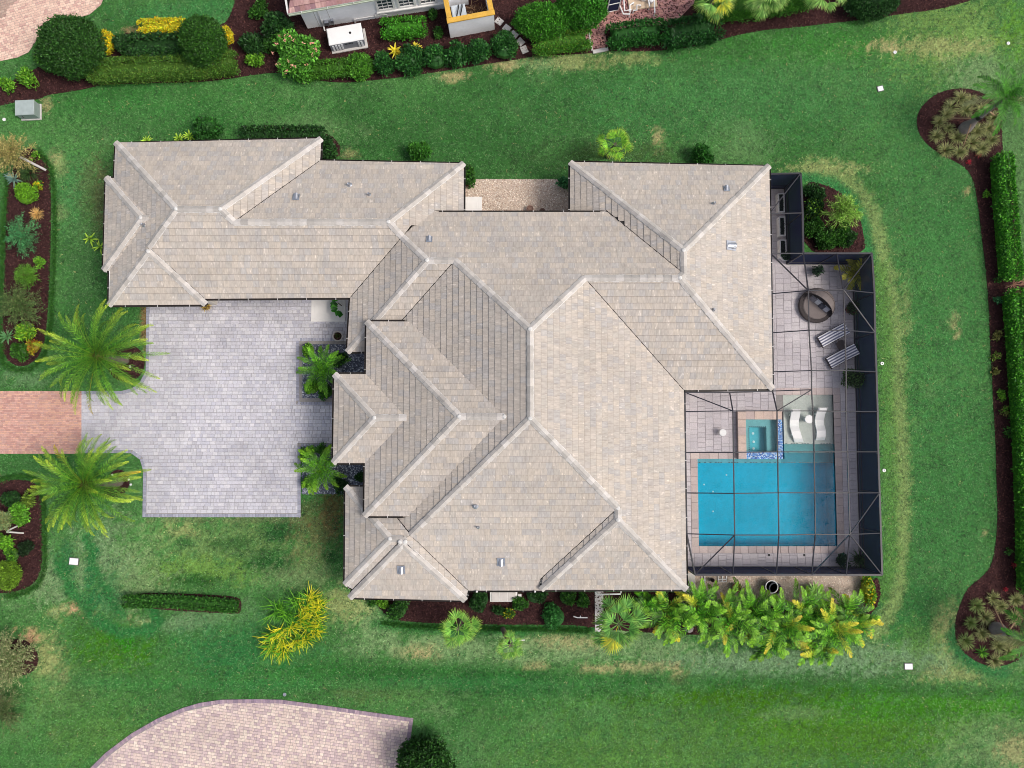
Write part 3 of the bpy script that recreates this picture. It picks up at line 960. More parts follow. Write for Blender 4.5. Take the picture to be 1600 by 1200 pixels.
# ---------------------------------------------------------------- roofs
PITCH = 0.5
SLOPE = {'N': (0, 1), 'S': (0, -1), 'E': (1, 0), 'W': (-1, 0)}


def solve_roof(VX, FACES):
    """every roof corner from the planes that meet there (pitch 6 in 12) and the sight line to it"""
    planes = {}
    for fn, (d, anchor, verts) in FACES.items():
        s = np.array(SLOPE[d]) if isinstance(d, str) else np.array(d, float)
        a = G(*anchor)
        nv = np.array([PITCH * s[0], PITCH * s[1], 1.0])
        L = np.linalg.norm(nv)
        planes[fn] = (nv / L, (nv @ a) / L, s)
    pos = {}
    for k, (u, v) in VX.items():
        d = ray(u, v)
        d /= np.linalg.norm(d)
        p1 = np.cross(d, [0, 1, 0]); p1 /= np.linalg.norm(p1)
        p2 = np.cross(d, p1)
        o = np.array([0, 0, CAM_H])
        A, B = [], []
        for fn, (dd, an, verts) in FACES.items():
            if k in verts:
                A.append(planes[fn][0]); B.append(planes[fn][1])
        for q in (p1, p2):
            A.append(q * .05); B.append((q @ o) * .05)
        pos[k] = np.linalg.lstsq(np.array(A), np.array(B), rcond=None)[0]
    return planes, pos


class Roof:
    def __init__(self, parent, VX, FACES, palette, seed, course=0.36, tw=0.33):
        self.parent, self.pal = parent, np.array(palette)
        self.planes, self.pos = solve_roof(VX, FACES)
        self.faces = FACES
        self.rs = np.random.RandomState(seed)
        self.course, self.tw = course, tw

    def edges(self):
        E = {}
        for fn, (d, a, verts) in self.faces.items():
            for i in range(len(verts)):
                e = (verts[i], verts[(i + 1) % len(verts)])
                E.setdefault(frozenset(e), []).append(fn)
        return E

    def build(self, valleys, caps, n_single=300, cap_single=300, tile_mat=None, cap_tint=None):
        pos, planes = self.pos, self.planes
        # underlay
        mb = MB()
        for fn, (d, a, verts) in self.faces.items():
            P = np.array([pos[k] for k in verts])
            nn, cc, _ = planes[fn]
            P[:, 2] = (cc - P[:, :2] @ nn[:2]) / nn[2] - .012
            n = len(P)
            if area2(P[:, :2]) < 0:
                P = P[::-1]
            r = np.arange(n)
            mb.add(np.concatenate([P, P - [0, 0, .16]]), [r[None, :], r[::-1][None, :] + n, np.stack([r + n, (r + 1) % n + n, (r + 1) % n, r], 1)])
        roof = mb.build('roof', M['deck'], self.parent)
        ro = worig(roof)
        # tiles
        vseg = []
        for a, b in valleys:
            vseg.append((pos[a], pos[b]))
        whole = []
        cutmb = MB()
        cosA = 1 / math.sqrt(1 + PITCH ** 2)
        for fi, (fn, (d, a, verts)) in enumerate(self.faces.items()):
            nrm, _, s = planes[fn]
            eu = np.array([-s[1], s[0], 0.0])
            ew = np.array([-s[0] * cosA, -s[1] * cosA, PITCH * cosA])
            if np.dot(np.cross(eu, ew), nrm) < 0:
                eu = -eu
            P3 = np.array([pos[k] for k in verts])
            # the lowest corner fixes the first course
            w0 = (P3 @ ew).min()
            O = P3[np.argmin(P3 @ ew)]
            O = O - eu * 0
            P = [((p - O) @ eu, (p - O) @ ew) for p in P3]
            PA = np.array(P)
            vs = []
            for va, vb in vseg:
                if abs((va - O) @ nrm) < .25 and abs((vb - O) @ nrm) < .25:
                    vs.append((np.array([(va - O) @ eu, (va - O) @ ew]), np.array([(vb - O) @ eu, (vb - O) @ ew])))
            nrow = int((PA[:, 1].max() - PA[:, 1].min()) / self.course) + 1
            umin, umax = PA[:, 0].min(), PA[:, 0].max()
            for j in range(nrow + 1):
                wlo = -0.06 + j * self.course if j == 0 else j * self.course
                wlo = j * self.course - 0.04
                x = umin - self.rs.rand() * self.tw
                rowt = self.rs.uniform(.97, 1.03)
                while x < umax:
                    x1 = x + self.tw
                    r = (x + .002, wlo, x1 - .002, wlo + self.course + .03)
                    x = x1
                    q = clip_rect(P, *r)
                    if len(q) < 3:
                        continue
                    c = np.mean(q, 0)
                    cutv = False
                    for va, vb in vs:
                        ab = vb - va
                        L = np.linalg.norm(ab)
                        t = ((c - va) @ ab) / (L * L)
                        nn = np.array([-ab[1], ab[0]]) / L
                        dd = (c - va) @ nn
                        if -.05 < t < 1.05 and abs(dd) < .5:
                            sg = 1 if dd > 0 else -1
                            q = clip_half(q, -sg * nn[0], -sg * nn[1], -(sg * (va @ nn) + .028))
                            cutv = True
                            if len(q) < 3:
                                break
                    if len(q) < 3:
                        continue
                    Q = np.array(q)
                    ar = abs(area2(Q))
                    if ar < .004:
                        continue
                    tint = self.pal[self.rs.randint(len(self.pal))] * self.rs.uniform(.97, 1.03) * rowt
                    jit = self.rs.uniform(-.004, .004)
                    full = ar > .985 * (r[2] - r[0]) * (r[3] - r[1]) and not cutv
                    if full:
                        whole.append((O, eu, ew, nrm, r, tint, jit, fi))
                    else:
                        self.tile(cutmb, O, eu, ew, nrm, Q, wlo, tint, jit, fi)
        whole.sort(key=lambda t: -(t[0] + t[2] * t[4][1])[2])
        one, rest = whole[:n_single], whole[n_single:]
        mat = tile_mat or M['tile']
        # shared meshes for single tiles: a few tints per face
        cache = {}
        for O, eu, ew, nrm, r, tint, jit, fi in one:
            key = self.rs.randint(14)
            if key not in cache:
                t = MB()
                w, h = r[2] - r[0], r[3] - r[1]
                Q = np.array([(0, 0), (w, 0), (w, h), (0, h)])
                self.tile(t, np.zeros(3), np.array([1, 0, 0.]), np.array([0, 1, 0.]), np.array([0, 0, 1.]), Q, 0.0, tint, 0, key * 3)
                cache[key] = t.mesh('roof_tile', mat, np.zeros(3))
            o = bpy.data.objects.new('roof_tile', cache[key])
            COL.objects.link(o)
            o.parent = roof
            p = O + eu * r[0] + ew * r[1] + nrm * jit - ro
            o.matrix_basis = Matrix(((eu[0], ew[0], nrm[0], p[0]), (eu[1], ew[1], nrm[1], p[1]), (eu[2], ew[2], nrm[2], p[2]), (0, 0, 0, 1)))
        for O, eu, ew, nrm, r, tint, jit, fi in rest:
            Q = np.array([(r[0], r[1]), (r[2], r[1]), (r[2], r[3]), (r[0], r[3])])
            self.tile(cutmb, O, eu, ew, nrm, Q, r[1], tint, jit, fi)
        if cutmb.n:
            o = cutmb.build('roof_tile_field', mat, roof)
            tag(o, None, None, None, 'stuff')
        # ridge and hip caps
        E = self.edges()
        capmb, mort, singles, dabs = MB(), MB(), [], set()
        ct = np.array(cap_tint if cap_tint is not None else [lin(186, 180, 175), lin(179, 174, 170), lin(192, 187, 184), lin(173, 168, 164)])
        for a, b in caps:
            fs = [f for f, (d, an, vv) in self.faces.items() if a in vv and b in vv]
            A, B = pos[a], pos[b]
            if A[2] > B[2]:
                A, B = B, A
            e = B - A
            L = np.linalg.norm(e)
            e = e / L
            if len(fs) < 2:
                cand = [f for f in self.faces if abs(planes[f][0] @ ((A + B) / 2) - planes[f][1]) < .2 and abs(planes[f][0] @ e) < .08]
                fs = (fs + [f for f in cand if f not in fs])[:2]
            if len(fs) < 2:
                print('cap?', a, b, fs)
                continue
            side = []
            for f in fs[:2]:
                n = planes[f][0]
                t = np.cross(e, n)
                if t[2] > 0:
                    t = -t
                if abs(t[2]) < 1e-4:
                    pass
                side.append((t / np.linalg.norm(t), n))
            n = max(int(round(L / .40)), 1)
            step = L / n
            for i in range(n):
                s0, s1 = A + e * (i * step - .02), A + e * ((i + 1) * step + .015)
                tint = ct[self.rs.randint(len(ct))] * self.rs.uniform(.93, 1.07)
                singles.append((s0, s1, side, tint))
            up = np.array([0, 0, 1.0])
            for t, nn in side:
                m = max(int(L / .12), 2)
                ss = np.linspace(0, L, m + 1)
                wv = .160 + self.rs.uniform(-.012, .012, m + 1)
                hh = .055 + self.rs.uniform(-.01, .01, m + 1)
                Pc = [A + e * x + t * w for x, w in zip(ss, wv)]
                V = []
                for p, h in zip(Pc, hh):
                    V += [p - t * .02 + nn * h, p + t * .012 + nn * h, p + t * .025]
                V = np.array(V)
                k = np.arange(m) * 3
                mort.add(V, [np.stack([k, k + 1, k + 4, k + 3], 1), np.stack([k + 1, k + 2, k + 5, k + 4], 1)])
            # one dab of mortar where caps meet
            kk = tuple(np.round(B, 2))
            if kk in dabs:
                continue
            dabs.add(kk)
            lathe(mort, B + np.array([0, 0, .02]), [(.13, -.02), (.11, .08), (.05, .11)], 7)
        singles.sort(key=lambda t: -t[0][2])
        for s0, s1, side, tint in singles[:cap_single]:
            t = MB()
            self.cap(t, s0, s1, side, tint)
            t.build('ridge_cap', M['cap'], roof, loc=s0)
        for s0, s1, side, tint in singles[cap_single:]:
            self.cap(capmb, s0, s1, side, tint)
        if capmb.n:
            tag(capmb.build('ridge_cap_run', M['cap'], roof), None, None, None, 'stuff')
        if mort.n:
            tag(mort.build('ridge_mortar', M['mortar'], roof), None, None, None, 'stuff')
        return roof

    def tile(self, mb, O, eu, ew, nrm, Q, wlo, tint, jit, fi):
        """one flat tile: tilted so that its lower edge rides on the course below"""
        if area2(Q) < 0:
            Q = Q[::-1]
        n = len(Q)
        h = .042 - .030 * np.clip((Q[:, 1] - wlo) / self.course, 0, 1.1) + jit
        T = O + Q[:, :1] * eu + Q[:, 1:] * ew + h[:, None] * nrm
        Bt = O + Q[:, :1] * eu + Q[:, 1:] * ew + (h[:, None] - .03) * nrm
        k = np.arange(n)
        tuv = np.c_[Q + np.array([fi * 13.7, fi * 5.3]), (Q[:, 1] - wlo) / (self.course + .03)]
        mb.add(np.concatenate([T, Bt]), [k[None, :], np.stack([k + n, (k + 1) % n + n, (k + 1) % n, k], 1)], tint, np.concatenate([tuv, tuv]))

    def cap(self, mb, s0, s1, side, tint):
        (ta, na), (tb, nb) = side
        up = np.array([0, 0, 1.0])
        rings = []
        for s, lift, w in ((s0, .03, .155), (s1, .012, .145)):
            rings.append(np.array([s + ta * w + na * .03, s + ta * w + na * (.05 + lift), s + ta * .07 + na * (.065 + lift), s + up * (.09 + lift),
                                   s + tb * .07 + nb * (.065 + lift), s + tb * w + nb * (.05 + lift), s + tb * w + nb * .03]))
        V = np.concatenate(rings)
        k = np.arange(6)
        F = [np.stack([k, k + 1, k + 8, k + 7], 1), np.arange(7)[None, ::-1], (np.arange(7) + 7)[None, :]]
        mb.add(V, F, tint)


def gutter(parent, A, B, s, drop=0.10, hang=True):
    """bronze trough along an eave from A to B, s = outward direction"""
    s3 = np.array([s[0], s[1], 0.0])
    e = B - A
    L = np.linalg.norm(e)
    e = e / L
    prof = [(0.0, -.02), (0.0, -.13), (.10, -.13), (.115, -.01), (.105, -.01), (.092, -.115), (.012, -.115), (.012, -.02)]
    mb = MB()
    R0 = np.array([A + s3 * x + [0, 0, z] for x, z in prof])
    R1 = np.array([B + s3 * x + [0, 0, z] for x, z in prof])
    n = len(prof)
    k = np.arange(n)
    mb.add(np.concatenate([R0, R1]), [np.stack([k, (k + 1) % n, (k + 1) % n + n, k + n], 1), k[::-1][None, :], k[None, :] + n])
    # white drip edge under the tiles, and strap hangers
    c = (A + B) / 2 - s3 * .02 + [0, 0, .012]
    az = math.atan2(e[1], e[0])
    box(mb, c, (L, .05, .05), az, (1, 1, 1), 1)
    if hang:
        m = max(int(L / 1.5), 1)
        for i in range(m):
            p = A + e * (L * (i + .5) / m) + s3 * .055 + [0, 0, .0]
            box(mb, p, (.025, .12, .015), az, (1, 1, 1), 1)
    return mb.build('gutter', [M['gutter'], M['trim']], parent)


def build_house():
    E, EN, EM, EP = 3.15, 3.95, 2.80, 4.2
    VX = dict(
        a=(180, 224), b=(504, 220), b2=(503, 256), c=(724, 255), c2=(724, 352), c3=(642, 352), R1=(277, 328), R2=(364, 327), R3=(384, 351), R4=(615, 348), R5=(631, 361), R6=(671, 404), R7=(703, 403),
        V1=(237, 389), g=(171, 477), g2=(322, 475), g3=(322, 464), S1=(238, 391),
        wa=(166, 278), wb=(179, 279), wr=(233, 343), wt=(223, 344), wc=(162, 422), wd=(171, 423),
        q0=(544, 462), q=(543, 550), vs=(582, 545),
        R8=(831, 518), R9=(830, 655), R10=(962, 790), R11=(962, 815), R12=(915, 440), R13=(1060, 440), R14=(1070, 397), R15=(1071, 416),
        e2=(668, 332), e3=(951, 332), nw=(891, 254), nw2=(891, 352), nw3=(974, 352), ne=(1196, 254), se=(1206, 608), k=(1067, 610),
        me=(1072, 921), m1=(846, 921), m1b=(846, 922), m2=(846, 898), sb2=(731, 933), sb3=(731, 922), Sb=(640, 851), Sq=(642, 842), Sa=(630, 850), sb=(547, 934), sb1=(547, 916),
        w2=(540, 761), Wa=(612, 839), Wb=(620, 838), w2s=(539, 913), vv=(587, 772), w2e=(582, 761))
    F = dict(
        GW=('W', (175.5, 350, E), ['a', 'R1', 'V1', 'S1', 'g']),
        N1=('N', (340, 222, E), ['a', 'b', 'R2', 'R1']),
        B1E=('E', (503.5, 238, E - .15), ['b', 'b2', 'R3', 'R2']),
        N2=('N', (610, 255.5, E), ['b2', 'c', 'R4', 'R3']),
        B2E=('E', (724, 290, E), ['c', 'c2', 'c3', 'R5', 'R4']),
        MG=('S', (440, 463, E + .1), ['R1', 'R2', 'R3', 'R4', 'R5', 'q0', 'g3', 'V1']),
        GS=('S', (250, 476, E), ['g', 'S1', 'g2']),
        GE=('E', (322, 470, E), ['g2', 'S1', 'V1', 'g3']),
        WBW=('W', (164, 350, E), ['wa', 'wt', 'wc']),
        WBN=('N', (172, 278.5, E), ['wa', 'wb', 'wr', 'wt']),
        WBS=('S', (166, 422.5, E), ['wt', 'wr', 'wd', 'wc']),
        G1=('W', (543.5, 505, E), ['q0', 'R5', 'R6', 'q']),
        S1f=('S', (557, 550, E), ['q', 'R6', 'R7', 'vs']),
        MW=('W', (830.5, 585, 7.45), ['R7', 'R8', 'R9', 'Sq', 'vv', 'vs']),
        MN=('N', (800, 332, EN), ['e2', 'e3', 'R15', 'R13', 'R12', 'R8', 'R7', 'R6', 'R5']),
        NEW=('W', (891, 290, E - .15), ['nw', 'R14', 'R15', 'nw3', 'nw2']),
        NN=('N', (1040, 253.5, E - .15), ['nw', 'ne', 'R14']),
        NEE=('E', (1202, 430, E + .05), ['ne', 'se', 'R13', 'R15', 'R14']),
        NES=('S', (1136, 609, E), ['se', 'k', 'R12', 'R13']),
        ME=('E', (1070, 760, E), ['R12', 'k', 'me', 'R11', 'R10', 'R9', 'R8']),
        MS=('S', (790, 922, EM), ['R9', 'R10', 'm2', 'm1b', 'sb3', 'Sq']),
        SEW=('W', (846, 910, E), ['R10', 'R11', 'm1', 'm2']),
        SES=('S', (960, 921, E), ['R11', 'm1', 'me']),
        SBE=('E', (731, 928, EM), ['sb2', 'sb3', 'Sq', 'Sb']),
        SBS=('S', (640, 933.5, EM + .15), ['sb', 'sb2', 'Sb', 'Sa']),
        SBW=('W', (547, 925, EM + .15), ['sb1', 'sb', 'Sa', 'Wb']),
        W2W=('W', (539.5, 840, E), ['w2', 'Wa', 'w2s']),
        W2N=('N', (555, 761, E), ['w2', 'w2e', 'vv', 'Sq', 'Sb', 'Sa', 'Wb', 'Wa']),
        W2S=('S', (543, 914, E), ['w2s', 'Wa', 'Wb', 'sb1']))
    house = thing('house', 'large single storey house with pale grey-beige hipped tile roof', 'house', (0, 0, 0))
    pal = [lin(179, 170, 161), lin(176, 168, 161), lin(173, 166, 161), lin(182, 172, 162), lin(178, 169, 161), lin(174, 167, 160), lin(170, 165, 162), lin(180, 171, 163)]
    rf = Roof(house, VX, F, pal, 5)
    for k_, (u, v) in VX.items():
        p = rf.pos[k_]
        uu, vv = px_of(*p)
        if abs(uu - u) + abs(vv - v) > 9:
            print('roof corner off', k_, round(uu - u, 1), round(vv - v, 1), p.round(2))
    val = [('b2', 'R3'), ('R5', 'q0'), ('R7', 'vs'), ('e3', 'R15'), ('R12', 'k'), ('R10', 'm2'), ('Sq', 'sb3'), ('Sq', 'vv'), ('Wb', 'sb1'), ('V1', 'g3')]
    caps = [('a', 'R1'), ('R1', 'R2'), ('R2', 'b'), ('R2', 'R3'), ('R3', 'R4'), ('R4', 'c'), ('R1', 'V1'), ('S1', 'g'), ('S1', 'g2'), ('wa', 'wt'), ('wc', 'wt'), ('wt', 'wr'), ('R4', 'R5'), ('R5', 'R6'),
            ('q', 'R6'), ('R6', 'R7'), ('R7', 'R8'), ('R8', 'R9'), ('R8', 'R12'), ('R12', 'R13'), ('R13', 'R15'), ('R15', 'R14'), ('nw', 'R14'), ('ne', 'R14'), ('se', 'R13'), ('R9', 'R10'), ('R10', 'R11'),
            ('R11', 'm1'), ('R11', 'me'), ('R9', 'Sq'), ('Sa', 'Sb'), ('Sb', 'sb2'), ('Sa', 'sb'), ('Wb', 'Sa'), ('Wa', 'Wb'), ('Wa', 'w2'), ('Wa', 'w2s')]
    rf.build(val, caps)
    P = rf.pos
    for a, b, s in (('a', 'b', 'N'), ('b', 'b2', 'E'), ('b2', 'c', 'N'), ('c', 'c2', 'E'), ('a', 'wb', 'W'), ('wa', 'wb', 'N'), ('wa', 'wc', 'W'), ('wc', 'wd', 'S'), ('wd', 'g', 'W'), ('g', 'g2', 'S'), ('g2', 'g3', 'E'),
                    ('g3', 'q0', 'S'), ('q0', 'q', 'W'), ('q', 'vs', 'S'), ('e2', 'e3', 'N'), ('nw', 'nw2', 'W'), ('nw', 'ne', 'N'), ('ne', 'se', 'E'), ('se', 'k', 'S'), ('k', 'me', 'E'), ('me', 'm1', 'S'), ('m1', 'm2', 'W'),
                    ('m1b', 'sb3', 'S'), ('sb3', 'sb2', 'E'), ('sb2', 'sb', 'S'), ('sb', 'sb1', 'W'), ('w2s', 'sb1', 'S'), ('w2s', 'w2', 'W'), ('w2', 'w2e', 'N')):
        A, B = P[a].copy(), P[b].copy()
        z = min(A[2], B[2])
        A[2] = B[2] = z
        gutter(house, A, B, SLOPE[s])
    # the raised entry roofs
    VE = dict(n=(573, 503), nv=(641, 503), t=(712, 650), r=(788, 650), s=(570, 806), sv=(641, 806),
              pn=(523, 585), pv=(572, 585), pt=(586, 653), pr=(635, 653), ps=(521, 723), psv=(571, 723))
    FE = dict(EW=('W', (571.5, 654, EP), ['n', 't', 's']), EN=('N', (607, 503, EP), ['n', 'nv', 'r', 't']), ES=('S', (605, 806, EP), ['t', 'r', 'sv', 's']),
              PW=('W', (522, 654, EP), ['pn', 'pt', 'ps']), PN=('N', (548, 585, EP), ['pn', 'pv', 'pr', 'pt']), PS=('S', (546, 723, EP), ['pt', 'pr', 'psv', 'ps']))
    re = Roof(house, VE, FE, pal, 9)
    re.build([], [('n', 't'), ('s', 't'), ('t', 'r'), ('pn', 'pt'), ('ps', 'pt'), ('pt', 'pr')], 0, 0)
    P2 = re.pos
    for a, b, s in (('n', 'nv', 'N'), ('n', 's', 'W'), ('s', 'sv', 'S'), ('pn', 'pv', 'N'), ('pn', 'ps', 'W'), ('ps', 'psv', 'S')):
        A, B = P2[a].copy(), P2[b].copy()
        z = min(A[2], B[2])
        A[2] = B[2] = z
        gutter(house, A, B, SLOPE[s])
    # walls, half a metre inside the eaves
    def wallbox(u0, v0, u1, v1, z1, ze, nm='wall'):
        a, b = G2(u0, v0, ze), G2(u1, v1, ze)
        x0, x1 = min(a[0], b[0]) + .5, max(a[0], b[0]) - .5
        y0, y1 = min(a[1], b[1]) + .5, max(a[1], b[1]) - .5
        mb = MB()
        box(mb, ((x0 + x1) / 2, (y0 + y1) / 2, z1 / 2), (x1 - x0, y1 - y0, z1), 0, (1, 1, 1))
        mb.build(nm, M['stucco'], house)
    wallbox(176, 222, 503, 464, 3.0, E)
    wallbox(172, 440, 322, 476, 3.0, E)
    wallbox(164, 278, 200, 422, 3.0, E)
    wallbox(480, 256, 724, 463, 3.01, E)
    wallbox(543, 365, 680, 549, 2.98, E)
    wallbox(668, 332, 951, 540, 3.7, EN)
    wallbox(891, 253, 1201, 609, 3.0, E)
    wallbox(620, 500, 1069, 921, 2.97, E)
    wallbox(540, 761, 700, 915, 2.99, E)
    wallbox(547, 800, 731, 934, 2.8, EM)
    wallbox(572, 503, 660, 806, 4.05, EP)
    for u, v in ((530, 594), (530, 714)):
        mb = MB()
        p = G(u, v, EP)
        box(mb, (p[0] + .35, p[1], 2.05), (.45, .45, 4.1))
        mb.build('porch_pillar', M['stucco'], house)
    # downpipe ends and vents on the roof
    def on_roof(u, v):
        best = None
        d = ray(u, v)
        o = np.array([0, 0, CAM_H])
        for R in (rf, re):
            for fn, (dd, an, vv) in R.faces.items():
                n, c, s = R.planes[fn]
                t = (c - n @ o) / (n @ d)
                p = o + d * t
                if inside(np.array([R.pos[k][:2] for k in vv]), np.array([p[0]]), np.array([p[1]]))[0]:
                    if best is None or p[2] > best[0][2]:
                        best = (p, n, s)
        return best
    for u, v, sz in ((1141, 384, .42), (783, 877, .34), (627, 889, .34), (463, 309, .30), (671, 375, .26), (1135, 296, .26)):
        p, n, s = on_roof(u, v)
        mb = MB()
        az = math.atan2(s[1], s[0])
        ax = np.array([math.cos(az), math.sin(az), 0])
        ay = np.array([-ax[1], ax[0], 0])
        # flashing sheet, throat and curved hood opening downhill
        dn = np.array([s[0], s[1], -PITCH]); dn /= np.linalg.norm(dn)
        q = p + n * .065
        V = [q + dn * a * sz * .75 + ay * b * sz * .62 for a, b in ((-1, -1), (1, -1), (1, 1), (-1, 1))]
        mb.add(np.array(V + [x + n * .012 for x in V]), [np.array([(4, 5, 6, 7)]), np.array([(0, 1, 5, 4), (1, 2, 6, 5), (2, 3, 7, 6), (3, 0, 4, 7)])])
        ring0, ring1 = [], []
        for th in np.linspace(0, math.pi, 9):
            off = ay * math.cos(th) * sz * .42 + n * (math.sin(th) * sz * .42 + .06)
            ring0.append(q - dn * sz * .55 + ay * math.cos(th) * sz * .30 + n * math.sin(th) * sz * .12)
            ring1.append(q + dn * sz * .50 + off)
        V = np.array(ring0 + ring1)
        k = np.arange(8)
        mb.add(V, [np.stack([k, k + 1, k + 10, k + 9], 1), np.arange(9)[None, :], (np.arange(9) + 9)[None, ::-1]])
        mb.build('roof_vent', M['metal'], house, loc=p)
    for u, v, r in ((546, 290, .07), (743, 790, .07), (747, 823, .045), (1115, 319, .05), (1114, 484, .045), (577, 305, .05), (226, 352, .05)):
        p, n, s = on_roof(u, v)
        mb = MB()
        lathe(mb, p + n * .03, [(r * 2.4, 0), (r * 1.3, .06), (r, .08), (r, .30), (r * .8, .30), (r * .8, .26)], 10)
        mb.build('vent_pipe', M['metal'], house, loc=p)
    # gutter elbows that stand out white at the eave ends
    for u, v, w, h in ((1199, 267, .28, .22), (745, 924, .1, .1), (836, 924, .1, .1)):
        p = G(u, v, 2.9)
        mb = MB()
        box(mb, p, (w, h, .2), 0, (1, 1, 1), 0, .03)
        mb.build('downpipe_head', M['trim'], house, loc=p)
    return rf, re
# ---------------------------------------------------------------- plants
def leaves(mb, P, D, N, L, W, C, fold=.25):
    """leaf blades: base P, direction D, face normal N (all n x 3), length L, width W, colour C"""
    S = np.cross(D, N)
    S /= np.linalg.norm(S, axis=1)[:, None] + 1e-9
    L, W = np.asarray(L)[:, None], np.asarray(W)[:, None]
    m = P + D * L * .5
    V = np.stack([P, m + S * W / 2 + N * W * fold, P + D * L, m - S * W / 2 + N * W * fold], 1).reshape(-1, 3)
    n = len(P)
    k = np.arange(n)[:, None] * 4
    mb.add(V, [(k + np.array([[0, 1, 2]])), (k + np.array([[0, 2, 3]]))], np.repeat(C, 4, 0))


def unit(v):
    return v / (np.linalg.norm(v, axis=-1, keepdims=True) + 1e-9)


def leaf_cols(rs, n, cols, spread=.25):
    cols = np.array(cols)
    return cols[rs.randint(0, len(cols), n)] * rs.uniform(1 - spread, 1 + spread, (n, 1))


def scatter_on(mb, rs, Q, Nn, leaf, cols, spread=.25, up=.35, rough=.55):
    n = len(Q)
    spread = min(spread * 1.75, .6)
    D = unit(Nn * .5 + rs.normal(0, .6, (n, 3)) + np.array([0, 0, up]))
    N = unit(Nn + rs.normal(0, rough, (n, 3)))
    D = unit(D - N * np.sum(D * N, 1)[:, None] * .6)
    leaves(mb, Q, D, N, leaf * rs.uniform(.7, 1.3, n), leaf * rs.uniform(.4, .65, n), leaf_cols(rs, n, cols, spread))


GREEN = [lin(48, 92, 40), lin(58, 106, 44), lin(40, 80, 36), lin(70, 120, 50)]
DGREEN = [lin(34, 70, 38), lin(42, 82, 42), lin(28, 58, 32), lin(52, 94, 50)]
LGREEN = [lin(86, 140, 44), lin(104, 158, 52), lin(70, 120, 38), lin(122, 170, 64)]
YELLOW = [lin(196, 186, 50), lin(214, 196, 48), lin(160, 172, 54), lin(204, 168, 40)]
OLIVE = [lin(112, 116, 70), lin(134, 132, 86), lin(92, 98, 56), lin(150, 146, 100)]
BLUEG = [lin(52, 112, 78), lin(66, 128, 92), lin(42, 94, 64), lin(84, 146, 108)]


